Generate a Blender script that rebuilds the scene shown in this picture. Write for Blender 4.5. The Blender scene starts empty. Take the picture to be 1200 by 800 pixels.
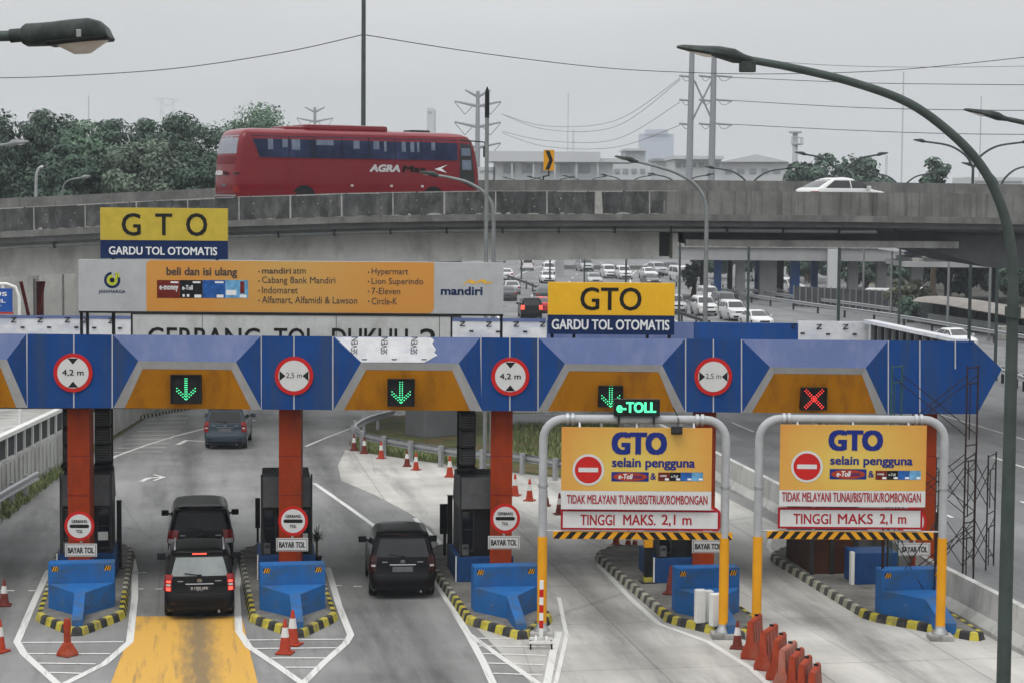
import bpy, bmesh, math, random
from mathutils import Vector, Matrix
R_ = math.radians
scene = bpy.context.scene
col = scene.collection
random.seed(7)

# ------------------------------------------------------------------ camera
H = 10.3
HAZE = 0.00027                    # density of the air box at the end of the script
FOC = 2400.0                      # focal length in photo pixels (photo is 1200 wide)
PITCH = math.atan(170 / FOC)
ROLL = R_(0.45)
_f = Vector((0, math.cos(PITCH), -math.sin(PITCH)))
_u0 = Vector((0, math.sin(PITCH), math.cos(PITCH)))
_r0 = Vector((1, 0, 0))
_r = _r0 * math.cos(ROLL) + _u0 * math.sin(ROLL)
_u = _u0 * math.cos(ROLL) - _r0 * math.sin(ROLL)
CAM = Vector((0, 0, H))
cd = bpy.data.cameras.new("camera")
cam = bpy.data.objects.new("camera", cd)
col.objects.link(cam)
cd.sensor_width = 36.0
cd.lens = 36.0 * FOC / 1200.0
cd.clip_start = 0.5
cd.clip_end = 6000
mw = Matrix((( _r.x, _u.x, -_f.x, 0), (_r.y, _u.y, -_f.y, 0), (_r.z, _u.z, -_f.z, H), (0, 0, 0, 1)))
cam.matrix_world = mw
scene.camera = cam

# ------------------------------------------------------------------ world, sun, exposure
SKY_HOR, SKY_ZEN = 6.7, 21.5
SUN_EL, SUN_AZ = 58.0, 205.0      # azimuth clockwise from +Y
world = bpy.data.worlds.new("World")
scene.world = world
world.use_nodes = True
wn, wl = world.node_tree.nodes, world.node_tree.links
wn.clear()
wo = wn.new("ShaderNodeOutputWorld")
bg = wn.new("ShaderNodeBackground")
sky = wn.new("ShaderNodeTexSky")
sky.sky_type = 'NISHITA'
sky.sun_disc = False
sky.sun_elevation = R_(SUN_EL)
sky.sun_rotation = R_(SUN_AZ)
sky.air_density = 1.0
sky.dust_density = 5.0
hs = wn.new("ShaderNodeHueSaturation")
hs.inputs['Saturation'].default_value = 0.10
mx = wn.new("ShaderNodeMix")
mx.data_type = 'RGBA'
mx.inputs[0].default_value = 0.85
# even overcast layer: about three times brighter overhead than at the horizon, as a covered sky is
gx = wn.new("ShaderNodeTexCoord"); sp = wn.new("ShaderNodeSeparateXYZ"); mr = wn.new("ShaderNodeMapRange")
wl.new(gx.outputs['Generated'], sp.inputs[0]); wl.new(sp.outputs['Z'], mr.inputs[0])
mr.inputs[1].default_value = 0.05; mr.inputs[2].default_value = 0.9; mr.inputs[3].default_value = 0.0; mr.inputs[4].default_value = 1.0
ov = wn.new("ShaderNodeMix"); ov.data_type = 'RGBA'
ov.inputs[6].default_value = (*[SKY_HOR * v for v in (0.985, 1.0, 1.01)], 1); ov.inputs[7].default_value = (*[SKY_ZEN * v for v in (0.985, 1.0, 1.015)], 1)
wl.new(mr.outputs[0], ov.inputs[0])
cn = wn.new("ShaderNodeTexNoise"); cm = wn.new("ShaderNodeMapping"); cm.inputs['Scale'].default_value = (2.2, 2.2, 9.0)
wl.new(gx.outputs['Generated'], cm.inputs['Vector']); wl.new(cm.outputs[0], cn.inputs['Vector']); cn.inputs['Scale'].default_value = 1.6; cn.inputs['Detail'].default_value = 5
cr = wn.new("ShaderNodeMapRange"); cr.inputs[1].default_value = .3; cr.inputs[2].default_value = .7; cr.inputs[3].default_value = .93; cr.inputs[4].default_value = 1.06
wl.new(cn.outputs['Fac'], cr.inputs[0])
cs = wn.new("ShaderNodeVectorMath"); cs.operation = 'SCALE'; wl.new(ov.outputs[2], cs.inputs[0]); wl.new(cr.outputs[0], cs.inputs['Scale']); wl.new(cs.outputs[0], mx.inputs[7])
wl.new(sky.outputs[0], hs.inputs['Color'])
wl.new(hs.outputs[0], mx.inputs[6])
wl.new(mx.outputs[2], bg.inputs['Color'])
bg.inputs['Strength'].default_value = 0.10
wl.new(bg.outputs[0], wo.inputs['Surface'])
sd = bpy.data.lights.new("sun", 'SUN')
sd.energy = 1.1
sd.angle = R_(24)
sd.color = (1.0, 0.96, 0.9)
sun = bpy.data.objects.new("sun", sd)
col.objects.link(sun)
az, el = R_(SUN_AZ), R_(SUN_EL)
sdir = Vector((math.sin(az) * math.cos(el), math.cos(az) * math.cos(el), math.sin(el)))
sun.rotation_euler = sdir.to_track_quat('Z', 'Y').to_euler()
sun.location = (0, -20, 60)
vs = scene.view_settings
scene.display_settings.display_device = 'sRGB'
vs.view_transform = 'Standard'
vs.look = 'None'
vs.exposure = 0.0
vs.gamma = 1.0
vs.use_curve_mapping = False
scene.cycles.max_bounces = 6
scene.cycles.volume_bounces = 0
scene.cycles.use_denoising = True

# ------------------------------------------------------------------ pixel -> world helpers (photo pixels onto real planes)
def ray(px, py):
    return _f + _r * ((px - 600) / FOC) + _u * ((400 - py) / FOC)
def at(px, py, Y):
    d = ray(px, py)
    return CAM + d * (Y / d.y)
def gnd(px, py, z=0.0):
    d = ray(px, py)
    return CAM + d * ((z - H) / d.z)
def RC(px0, py0, px1, py1, Y):
    cx, cy = (px0 + px1) / 2, (py0 + py1) / 2
    return at(px0, cy, Y).x, at(px1, cy, Y).x, at(cx, py1, Y).z, at(cx, py0, Y).z

# ------------------------------------------------------------------ materials
def _bsdf(name):
    m = bpy.data.materials.new(name)
    m.use_nodes = True
    return m, m.node_tree.nodes, m.node_tree.links, m.node_tree.nodes['Principled BSDF']

def mat(name, c, rough=0.6, metal=0.0, var=0.12, scale=3.0, bump=0.0, coat=0.0, emit=0.0, grime=None, stretch=None, spec=0.1, bscale=None, chips=None):
    """Painted / mineral surface with fine tone variation, optional streaky grime (colour, amount) and bump."""
    m, n, l, b = _bsdf(name)
    b.inputs['Roughness'].default_value = rough
    b.inputs['Metallic'].default_value = metal
    b.inputs['Coat Weight'].default_value = coat
    b.inputs['Specular IOR Level'].default_value = spec
    tc = n.new("ShaderNodeTexCoord")
    mp = n.new("ShaderNodeMapping")
    if stretch: mp.inputs['Scale'].default_value = stretch
    l.new(tc.outputs['Object'], mp.inputs['Vector'])
    nz = n.new("ShaderNodeTexNoise")
    nz.inputs['Scale'].default_value = scale
    nz.inputs['Detail'].default_value = 6
    nz.inputs['Roughness'].default_value = 0.65
    l.new(mp.outputs[0], nz.inputs['Vector'])
    rp = n.new("ShaderNodeValToRGB")
    rp.color_ramp.elements[0].position = 0.3
    rp.color_ramp.elements[1].position = 0.72
    lo = [max(0, x * (1 - var)) for x in c]; hi = [min(1, x * (1 + var)) for x in c]
    rp.color_ramp.elements[0].color = (*lo, 1); rp.color_ramp.elements[1].color = (*hi, 1)
    l.new(nz.outputs['Fac'], rp.inputs['Fac'])
    out = rp.outputs[0]
    if grime:
        gc, ga, gs, gst = grime
        mp2 = n.new("ShaderNodeMapping"); mp2.inputs['Scale'].default_value = gst
        l.new(tc.outputs['Object'], mp2.inputs['Vector'])
        g = n.new("ShaderNodeTexNoise"); g.inputs['Scale'].default_value = gs; g.inputs['Detail'].default_value = 8
        g.inputs['Roughness'].default_value = 0.7
        l.new(mp2.outputs[0], g.inputs['Vector'])
        r2 = n.new("ShaderNodeValToRGB")
        r2.color_ramp.elements[0].position = 0.48; r2.color_ramp.elements[0].color = (0, 0, 0, 1)
        r2.color_ramp.elements[1].position = 0.66; r2.color_ramp.elements[1].color = (ga, ga, ga, 1)
        l.new(g.outputs['Fac'], r2.inputs['Fac'])
        mm = n.new("ShaderNodeMix"); mm.data_type = 'RGBA'
        l.new(r2.outputs[0], mm.inputs[0]); l.new(out, mm.inputs[6]); mm.inputs[7].default_value = (*gc, 1)
        out = mm.outputs[2]
    if chips:                     # small knocks through the paint: (colour, scale, threshold)
        cc, cs, ct = chips
        z3 = n.new("ShaderNodeTexNoise"); z3.inputs['Scale'].default_value = cs; z3.inputs['Detail'].default_value = 9; z3.inputs['Roughness'].default_value = .72
        l.new(tc.outputs['Object'], z3.inputs['Vector'])
        r3 = n.new("ShaderNodeMapRange"); r3.inputs[1].default_value = ct; r3.inputs[2].default_value = ct + .03; l.new(z3.outputs['Fac'], r3.inputs[0])
        m3 = n.new("ShaderNodeMix"); m3.data_type = 'RGBA'; l.new(r3.outputs[0], m3.inputs[0]); l.new(out, m3.inputs[6]); m3.inputs[7].default_value = (*cc, 1); out = m3.outputs[2]
    l.new(out, b.inputs['Base Color'])
    if bump:
        nb = n.new("ShaderNodeTexNoise"); nb.inputs['Scale'].default_value = bscale or scale * 6; nb.inputs['Detail'].default_value = 5
        l.new(mp.outputs[0], nb.inputs['Vector'])
        bp = n.new("ShaderNodeBump"); bp.inputs['Strength'].default_value = bump; bp.inputs['Distance'].default_value = 0.02
        l.new(nb.outputs['Fac'], bp.inputs['Height']); l.new(bp.outputs[0], b.inputs['Normal'])
    if emit:
        b.inputs['Emission Color'].default_value = (*c, 1)
        b.inputs['Emission Strength'].default_value = emit
    return m

def leafmat(name, c, c2):
    m, n, l, b = _bsdf(name)
    b.inputs['Roughness'].default_value = 0.65
    b.inputs['Specular IOR Level'].default_value = 0.25
    g = n.new("ShaderNodeNewGeometry")
    nz = n.new("ShaderNodeTexNoise"); nz.inputs['Scale'].default_value = 0.35
    tc = n.new("ShaderNodeTexCoord"); l.new(tc.outputs['Object'], nz.inputs['Vector'])
    ad = n.new("ShaderNodeMath"); ad.operation = 'MULTIPLY_ADD'
    l.new(g.outputs['Random Per Island'], ad.inputs[0]); ad.inputs[1].default_value = 0.6
    sb = n.new("ShaderNodeMath"); sb.operation = 'SUBTRACT'; l.new(nz.outputs['Fac'], sb.inputs[0]); sb.inputs[1].default_value = 0.3
    l.new(sb.outputs[0], ad.inputs[2])
    mm = n.new("ShaderNodeMix"); mm.data_type = 'RGBA'
    l.new(ad.outputs[0], mm.inputs[0]); mm.inputs[6].default_value = (*c, 1); mm.inputs[7].default_value = (*c2, 1)
    l.new(mm.outputs[2], b.inputs['Base Color'])
    return m

OILX = 0.45                       # middle of the yellow lane, measured across the lanes
LANE = R_(9.3)                    # lanes run this far to the left of straight ahead
def roadmat(name, c, joint=0.0, stain=0.5, warm=0.0, tracks=True):
    """Road surface in world coordinates: aggregate, patches drawn out along the lane, tyre tracks, cracks, optional slab joints."""
    m, n, l, b = _bsdf(name)
    ge = n.new("ShaderNodeNewGeometry")
    mp = n.new("ShaderNodeMapping"); mp.vector_type = 'POINT'
    mp.inputs['Rotation'].default_value = (0, 0, -LANE)
    l.new(ge.outputs['Position'], mp.inputs['Vector'])
    def noise(sc, st, det=6, rough=0.6):
        q = n.new("ShaderNodeMapping"); q.inputs['Scale'].default_value = st; l.new(mp.outputs[0], q.inputs['Vector'])
        z = n.new("ShaderNodeTexNoise"); z.inputs['Scale'].default_value = sc; z.inputs['Detail'].default_value = det; z.inputs['Roughness'].default_value = rough
        l.new(q.outputs[0], z.inputs['Vector']); return z.outputs['Fac']
    def ramp(fac, p0, v0, p1, v1):
        r = n.new("ShaderNodeMapRange"); r.inputs[1].default_value = p0; r.inputs[2].default_value = p1; r.inputs[3].default_value = v0; r.inputs[4].default_value = v1
        l.new(fac, r.inputs[0]); return r.outputs[0]
    def mul(a, bb):
        k = n.new("ShaderNodeMath"); k.operation = 'MULTIPLY'; l.new(a, k.inputs[0]); l.new(bb, k.inputs[1]); return k.outputs[0]
    v = ramp(noise(0.55, (1, 0.14, 1), 8, .68), 0.3, 0.70, 0.7, 1.22)
    v = mul(v, ramp(noise(0.22, (.6, 1.3, 1), 6), 0.35, 0.78, 0.65, 1.12))
    v = mul(v, ramp(noise(40, (1, 1, 1), 3), 0.2, 0.92, 0.8, 1.08))
    if stain: v = mul(v, ramp(noise(0.8, (0.9, 0.12, 1), 6, 0.7), 0.50, 1.0, 0.72, 1.0 - stain))
    # cracks / sealed seams
    vo = n.new("ShaderNodeTexVoronoi"); vo.feature = 'DISTANCE_TO_EDGE'; vo.inputs['Scale'].default_value = 0.11
    q = n.new("ShaderNodeMapping"); q.inputs['Scale'].default_value = (1.0, 0.45, 1); l.new(mp.outputs[0], q.inputs['Vector'])
    wv = n.new("ShaderNodeTexNoise"); wv.inputs['Scale'].default_value = 0.7; l.new(mp.outputs[0], wv.inputs['Vector'])
    ad = n.new("ShaderNodeMix"); ad.data_type = 'RGBA'; ad.inputs[0].default_value = 0.10; ad.blend_type = 'ADD'
    l.new(q.outputs[0], ad.inputs[6]); l.new(wv.outputs['Color'], ad.inputs[7])
    l.new(ad.outputs[2], vo.inputs['Vector'])
    v = mul(v, ramp(vo.outputs['Distance'], 0.001, 0.80, 0.004, 1.0))
    if joint:
        sx = n.new("ShaderNodeSeparateXYZ"); l.new(mp.outputs[0], sx.inputs[0])
        for ax, per in (('Y', joint), ('X', joint * 0.72)):
            d = n.new("ShaderNodeMath"); d.operation = 'PINGPONG'; l.new(sx.outputs[ax], d.inputs[0]); d.inputs[1].default_value = per / 2
            v = mul(v, ramp(d.outputs[0], 0.012, 0.62, 0.03, 1.0))
    if tracks:
        s2 = n.new("ShaderNodeSeparateXYZ"); l.new(mp.outputs[0], s2.inputs[0])
        w1 = n.new("ShaderNodeMath"); w1.operation = 'WRAP'; l.new(s2.outputs['X'], w1.inputs[0]); w1.inputs[1].default_value = OILX + 2.515; w1.inputs[2].default_value = OILX - 2.515
        d1 = n.new("ShaderNodeMath"); d1.operation = 'SUBTRACT'; l.new(w1.outputs[0], d1.inputs[0]); d1.inputs[1].default_value = OILX
        a1 = n.new("ShaderNodeMath"); a1.operation = 'ABSOLUTE'; l.new(d1.outputs[0], a1.inputs[0])
        k1 = n.new("ShaderNodeMath"); k1.operation = 'MULTIPLY_ADD'; l.new(noise(1.2, (2.0, 0.22, 1), 8, .72), k1.inputs[0]); k1.inputs[1].default_value = -1.3; l.new(a1.outputs[0], k1.inputs[2])
        v = mul(v, ramp(k1.outputs[0], -.62, .62, .05, 1.0))
    vm = n.new("ShaderNodeVectorMath"); vm.operation = 'SCALE'; vm.inputs[0].default_value = c; l.new(v, vm.inputs['Scale'])
    l.new(vm.outputs[0], b.inputs['Base Color'])
    b.inputs['Roughness'].default_value = 0.72
    l.new(ramp(noise(0.4, (1, 0.3, 1), 4), 0.35, 0.55, 0.65, 0.85), b.inputs['Roughness'])
    bp = n.new("ShaderNodeBump"); bp.inputs['Strength'].default_value = 0.25; bp.inputs['Distance'].default_value = 0.01
    l.new(noise(25, (1, 1, 1), 4), bp.inputs['Height']); l.new(bp.outputs[0], b.inputs['Normal'])
    return m

def wornpaint(name, c, wear=0.5, under=(0.15, 0.15, 0.15), oil=None):
    """Road paint worn through to the surface below."""
    m, n, l, b = _bsdf(name)
    ge = n.new("ShaderNodeNewGeometry")
    mp = n.new("ShaderNodeMapping"); mp.inputs['Rotation'].default_value = (0, 0, -LANE); l.new(ge.outputs['Position'], mp.inputs['Vector'])
    q = n.new("ShaderNodeMapping"); q.inputs['Scale'].default_value = (2.6, 0.16, 1); l.new(mp.outputs[0], q.inputs['Vector'])
    z = n.new("ShaderNodeTexNoise"); z.inputs['Scale'].default_value = 2.2; z.inputs['Detail'].default_value = 9; z.inputs['Roughness'].default_value = 0.7
    l.new(q.outputs[0], z.inputs['Vector'])
    r = n.new("ShaderNodeMapRange"); r.inputs[1].default_value = 0.62 - wear * 0.22; r.inputs[2].default_value = 0.75 - wear * 0.1; r.inputs[3].default_value = 0; r.inputs[4].default_value = 0.85
    l.new(z.outputs['Fac'], r.inputs[0])
    fac = r.outputs[0]
    if oil is not None:       # drip stripe along the lane middle, ragged edges
        sx = n.new("ShaderNodeSeparateXYZ"); l.new(mp.outputs[0], sx.inputs[0])
        d = n.new("ShaderNodeMath"); d.operation = 'SUBTRACT'; l.new(sx.outputs['X'], d.inputs[0]); d.inputs[1].default_value = oil
        ab = n.new("ShaderNodeMath"); ab.operation = 'ABSOLUTE'; l.new(d.outputs[0], ab.inputs[0])
        q2 = n.new("ShaderNodeMapping"); q2.inputs['Scale'].default_value = (2.5, 0.5, 1); l.new(mp.outputs[0], q2.inputs['Vector'])
        z2 = n.new("ShaderNodeTexNoise"); z2.inputs['Scale'].default_value = 2.0; z2.inputs['Detail'].default_value = 8; z2.inputs['Roughness'].default_value = .75; l.new(q2.outputs[0], z2.inputs['Vector'])
        a2 = n.new("ShaderNodeMath"); a2.operation = 'MULTIPLY_ADD'; l.new(z2.outputs['Fac'], a2.inputs[0]); a2.inputs[1].default_value = -1.1; l.new(ab.outputs[0], a2.inputs[2])
        r2 = n.new("ShaderNodeMapRange"); r2.inputs[1].default_value = -.45; r2.inputs[2].default_value = 0.0; r2.inputs[3].default_value = .85; r2.inputs[4].default_value = 0; l.new(a2.outputs[0], r2.inputs[0])
        mxm = n.new("ShaderNodeMath"); mxm.operation = 'MAXIMUM'; l.new(fac, mxm.inputs[0]); l.new(r2.outputs[0], mxm.inputs[1]); fac = mxm.outputs[0]
    mm = n.new("ShaderNodeMix"); mm.data_type = 'RGBA'; l.new(fac, mm.inputs[0])
    mm.inputs[6].default_value = (*c, 1); mm.inputs[7].default_value = (*under, 1)
    l.new(mm.outputs[2], b.inputs['Base Color']); b.inputs['Roughness'].default_value = 0.6
    return m

M = {}
M['ground'] = mat('earth', (0.13, 0.12, 0.09), 0.95, var=0.5, scale=0.4, bump=0.5)
M['asphalt'] = roadmat('asphalt_worn', (0.185, 0.185, 0.182), stain=0.55)
M['asphalt_hwy'] = roadmat('asphalt_highway', (0.13, 0.132, 0.135), stain=0.35, tracks=False)
M['concrete_road'] = roadmat('concrete_pavement', (0.4, 0.39, 0.365), joint=4.8, stain=0.5)
M['white_line'] = wornpaint('white_road_paint', (0.54, 0.54, 0.52), 0.42, (0.19, 0.19, 0.185))
M['yellow_lane'] = wornpaint('yellow_lane_paint', (0.50, 0.28, 0.045), 0.42, (0.13, 0.10, 0.06), oil=OILX)
M['concrete'] = mat('concrete', (0.31, 0.305, 0.29), 0.85, var=0.22, scale=1.2, bump=0.25, grime=((0.09, 0.09, 0.085), 0.7, 1.1, (1.5, 1.5, 0.35)))
M['concrete_pale'] = mat('pale_concrete', (0.4, 0.4, 0.385), 0.85, var=0.16, scale=0.9, bump=0.2, grime=((0.16, 0.16, 0.15), 0.6, 0.8, (1.2, 1.2, 0.4)))
M['concrete_dark'] = mat('blackened_concrete', (0.052, 0.055, 0.055), 0.9, var=0.45, scale=1.3, bump=0.35, grime=((0.15, 0.15, 0.145), 0.6, 1.6, (1.6, 1.6, .6)), chips=((0.24, 0.24, 0.23), 5.0, .635))
M['concrete_streak'] = mat('streaked_concrete', (0.15, 0.15, 0.142), 0.9, var=0.3, scale=0.9, bump=0.3, grime=((0.045, 0.046, 0.045), 0.85, 0.9, (2.6, 2.6, 0.10)))
M['girder'] = mat('girder_concrete', (0.50, 0.50, 0.485), 0.85, var=0.14, scale=0.8, bump=0.2, grime=((0.22, 0.22, 0.21), 0.6, 0.7, (1.0, 1.0, 0.5)))
M['concrete_mid'] = mat('weathered_concrete', (0.14, 0.14, 0.133), 0.9, var=0.35, scale=1.1, bump=0.3, grime=((0.08, 0.08, 0.08), 0.7, 1.0, (2.2, 2.2, 0.3)))
M['mortar'] = mat('pale_mortar', (0.28, 0.28, 0.265), 0.9, var=0.3, scale=5)
M['pier'] = mat('pier_grey_paint', (0.12, 0.125, 0.13), 0.85, var=0.2, scale=0.8)
M['blue'] = mat('blue_panel', (0.006, 0.046, 0.185), 0.55, var=0.16, scale=0.8, spec=0.1, grime=((0.03, 0.05, 0.095), 0.75, 1.0, (2.4, 2.4, 0.2)))
M['lavender'] = mat('faded_blue_panel', (0.085, 0.115, 0.235), 0.45, var=0.08, scale=0.8, grime=((0.19, 0.2, 0.3), 0.35, 1.0, (1.5, 1.5, 0.3)))  # paler blue than the pillar panels
M['amber'] = mat('amber_panel', (0.42, 0.165, 0.003), 0.55, var=0.12, scale=0.9, spec=0.1, grime=((0.22, 0.085, 0.008), 0.7, 1.0, (2.2, 2.2, 0.22)))
M['trim'] = mat('grey_trim', (0.40, 0.405, 0.41), 0.5, var=0.1)
M['soffit'] = mat('canopy_soffit', (0.07, 0.07, 0.072), 0.7)
M['roof'] = mat('roof_sheet', (0.4, 0.41, 0.42), 0.6, var=0.2)
M['red_col'] = mat('orange_red_column', (0.245, 0.031, 0.006), 0.5, var=0.2, scale=1.2, grime=((0.10, 0.02, 0.012), 0.6, 1.0, (2, 2, 0.4)), chips=((0.09, 0.06, 0.05), 3.0, 0.68))
M['bumper_blue'] = mat('bumper_blue', (0.018, 0.105, 0.30), 0.55, var=0.2, scale=1.4, grime=((0.05, 0.075, 0.11), 0.8, 1.5, (1.0, 1.0, 1.6)), chips=((0.19, 0.21, 0.23), 3.2, 0.655))
M['dark_blue'] = mat('booth_blue', (0.014, 0.05, 0.15), 0.5, var=0.2)
M['black'] = mat('black_paint', (0.012, 0.012, 0.013), 0.5, var=0.3)
M['black_letter'] = mat('black_lettering', (0.012, 0.012, 0.012), 0.55, var=0.05)
M['dark_metal'] = mat('dark_metal', (0.035, 0.036, 0.038), 0.5, metal=0.3, var=0.3)
M['booth_grey'] = mat('booth_grey', (0.085, 0.086, 0.09), 0.5, var=0.2)
M['glass_dark'] = mat('dark_glass', (0.008, 0.009, 0.011), 0.08, var=0.1, spec=0.5)
M['glass_tint'] = mat('tinted_glass', (0.22, 0.25, 0.255), 0.08, var=0.25, scale=1.2)  # sky and daylight seen in the pane are put into this pale colour
M['glass_grey'] = mat('grey_glass', (0.03, 0.034, 0.038), 0.08, var=0.3, scale=1.5)
M['white'] = mat('white_paint', (0.62, 0.62, 0.6), 0.5, var=0.06, grime=((0.4, 0.4, 0.38), 0.4, 1.5, (1.5, 1.5, 0.5)))
M['sign_white'] = mat('sign_white', (0.52, 0.52, 0.515), 0.45, var=0.06)
M['sign_grey'] = mat('billboard_grey', (0.36, 0.37, 0.38), 0.5, var=0.07, grime=((0.28, 0.28, 0.28), 0.5, 0.9, (1.2, 1.2, 0.5)))
M['board_grey'] = mat('board_silver', (0.43, 0.44, 0.43), 0.5, var=0.12, grime=((0.25, 0.25, 0.24), 0.5, 1.2, (1.2, 1.2, 0.6)))
M['sign_red'] = mat('sign_red', (0.43, 0.016, 0.014), 0.45, var=0.1)
M['sign_maroon'] = mat('sign_maroon', (0.30, 0.012, 0.022), 0.45, var=0.1)
M['sign_yellow'] = mat('sign_yellow', (0.66, 0.37, 0.02), 0.45, var=0.06)
M['sign_yellow_dull'] = mat('sign_yellow_faded', (0.43, 0.33, 0.045), 0.5, var=0.12)
M['sign_orange'] = mat('billboard_orange', (0.46, 0.225, 0.035), 0.5, var=0.10, scale=0.5)
M['poster'] = mat('poster_yellow', (0.66, 0.40, 0.055), 0.5, var=0.13, scale=0.45, grime=((0.62, 0.28, 0.04), 0.7, 0.6, (0.8, 0.8, 0.8)))
M['navy'] = mat('navy_panel', (0.007, 0.020, 0.075), 0.45, var=0.1)
M['navy_letter'] = mat('navy_lettering', (0.010, 0.022, 0.16), 0.5, var=0.05)
M['grey_letter'] = mat('grey_lettering', (0.06, 0.05, 0.045), 0.5, var=0.05)
M['white_letter'] = mat('white_lettering', (0.66, 0.67, 0.68), 0.5, var=0.04)
M['gold'] = mat('gold_ribbon', (0.62, 0.36, 0.05), 0.5, var=0.08)
M['lime'] = mat('lime_mark', (0.42, 0.45, 0.02), 0.5, var=0.05)
M['card_red'] = mat('card_maroon', (0.13, 0.016, 0.012), 0.4, var=0.3, scale=6)
M['card_black'] = mat('card_black', (0.010, 0.010, 0.012), 0.4, var=0.3, scale=6)
M['card_blue'] = mat('card_blue', (0.018, 0.085, 0.28), 0.4, var=0.5, scale=5)
M['card_sky'] = mat('card_sky_blue', (0.12, 0.30, 0.48), 0.4, var=0.5, scale=5)
M['led_green'] = mat('green_led', (0.10, 0.95, 0.42), 0.4, var=0.02, emit=0.8)
M['led_red'] = mat('red_led', (1.0, 0.06, 0.05), 0.4, var=0.02, emit=1.15)
M['galv'] = mat('galvanised_steel', (0.36, 0.37, 0.38), 0.42, metal=0.55, var=0.15, scale=4)
M['pipe_grey'] = mat('grey_pipe_paint', (0.33, 0.34, 0.35), 0.45, var=0.12, scale=2)
M['sleeve'] = mat('amber_sleeve', (0.60, 0.27, 0.012), 0.5, var=0.12, scale=1.5)
M['kerb_y'] = mat('kerb_yellow', (0.40, 0.34, 0.05), 0.8, var=0.3, scale=4, bump=0.3, grime=((0.13, 0.12, 0.07), 0.7, 2.5, (1, 1, 1)), chips=((0.2, 0.2, 0.18), 5, 0.62))
M['kerb_k'] = mat('kerb_black', (0.03, 0.03, 0.03), 0.8, var=0.4, scale=4, bump=0.3, grime=((0.12, 0.12, 0.11), 0.5, 2.5, (1, 1, 1)))
M['kerb_pale'] = mat('kerb_bare', (0.33, 0.33, 0.26), 0.85, var=0.3, scale=4, bump=0.3, grime=((0.1, 0.1, 0.09), 0.6, 2.5, (1, 1, 1)))
M['kerb_dull'] = mat('kerb_dull', (0.075, 0.075, 0.07), 0.85, var=0.3, scale=4, bump=0.3)
M['island'] = mat('island_paving', (0.15, 0.145, 0.135), 0.9, var=0.35, scale=1.6, bump=0.4, grime=((0.06, 0.06, 0.055), 0.6, 1.2, (1, 1, 1)))
M['cone'] = mat('cone_orange', (0.31, 0.036, 0.015), 0.55, var=0.25, scale=5, grime=((0.14, 0.03, 0.02), 0.5, 4, (1, 1, 1)))
M['cone_dark'] = mat('cone_soiled', (0.12, 0.026, 0.02), 0.7, var=0.35, scale=6)
M['band'] = mat('reflective_band', (0.55, 0.54, 0.52), 0.5, var=0.15, scale=8)
M['barrier_orange'] = mat('barrier_orange', (0.27, 0.04, 0.016), 0.5, var=0.2, scale=3, grime=((0.36, 0.15, 0.11), 0.4, 1.5, (1, 1, 1)))
M['barrier_faded'] = mat('barrier_bleached', (0.31, 0.12, 0.09), 0.6, var=0.25, scale=3, grime=((0.5, 0.11, 0.05), 0.6, 2.0, (1, 1, 1)))
M['car_black'] = mat('car_black', (0.004, 0.004, 0.0045), 0.30, var=0.2, coat=0.08, spec=0.12)
M['car_blue'] = mat('car_slate_blue', (0.035, 0.05, 0.066), 0.3, metal=0.3, var=0.1, coat=0.6)
M['car_white'] = mat('car_white', (0.52, 0.52, 0.52), 0.28, var=0.04, coat=0.5)
M['car_silver'] = mat('car_silver', (0.33, 0.34, 0.35), 0.3, metal=0.4, var=0.05, coat=0.5)
M['car_grey'] = mat('car_dark_grey', (0.07, 0.073, 0.078), 0.3, metal=0.3, var=0.08, coat=0.5)
M['car_red'] = mat('car_red', (0.38, 0.018, 0.022), 0.28, var=0.08, coat=0.5)
M['car_green'] = mat('car_dark_green', (0.018, 0.04, 0.034), 0.3, var=0.1, coat=0.5)
M['bus_red'] = mat('bus_red', (0.145, 0.006, 0.012), 0.32, var=0.12, scale=0.5, coat=0.4, grime=((0.15, 0.02, 0.02), 0.3, 0.6, (1, 1, 0.6)))
M['bus_red_dark'] = mat('bus_dark_red', (0.12, 0.010, 0.014), 0.4, var=0.15)
M['bus_glass'] = mat('bus_glass', (0.020, 0.028, 0.065), 0.08, var=0.6, scale=0.7)
M['bus_rear_glass'] = mat('bus_rear_glass', (0.23, 0.24, 0.28), 0.1, var=0.1)
M['curtain'] = mat('pale_curtain', (0.13, 0.16, 0.21), 0.6, var=0.25, scale=3)  # pale tone standing for daylight and seats seen through the coach glass
M['tail_red'] = mat('tail_lamp_red', (0.22, 0.012, 0.012), 0.2, var=0.1, coat=0.5)
M['tail_dim'] = mat('tail_lamp_smoked', (0.028, 0.006, 0.006), 0.2, var=0.1, coat=0.5)
M['tail_clear'] = mat('lamp_clear', (0.42, 0.40, 0.40), 0.15, var=0.1, coat=0.5)
M['brake_on'] = mat('brake_lamp_lit', (1.0, 0.08, 0.05), 0.3, var=0.02, emit=1.6)
M['chrome'] = mat('chrome', (0.55, 0.55, 0.56), 0.15, metal=0.9, var=0.03)
M['tyre'] = mat('tyre_rubber', (0.018, 0.018, 0.018), 0.85, var=0.2)
M['rim'] = mat('alloy_rim', (0.30, 0.30, 0.31), 0.35, metal=0.6, var=0.1)
M['plate'] = mat('plate_black', (0.02, 0.021, 0.023), 0.5, var=0.1)
M['plate_grey'] = mat('plate_grey', (0.10, 0.105, 0.11), 0.5, var=0.15, scale=8)
M['plate_letter'] = mat('plate_letter', (0.45, 0.45, 0.45), 0.5, var=0.1)
M['lamp_dark'] = mat('lamp_housing', (0.030, 0.038, 0.036), 0.5, var=0.3, scale=5, grime=((0.09, 0.10, 0.095), 0.5, 3, (1, 1, 1)))
M['lamp_pole'] = mat('lamp_pole_green', (0.055, 0.07, 0.066), 0.5, metal=0.2, var=0.25, scale=2.0)
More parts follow.
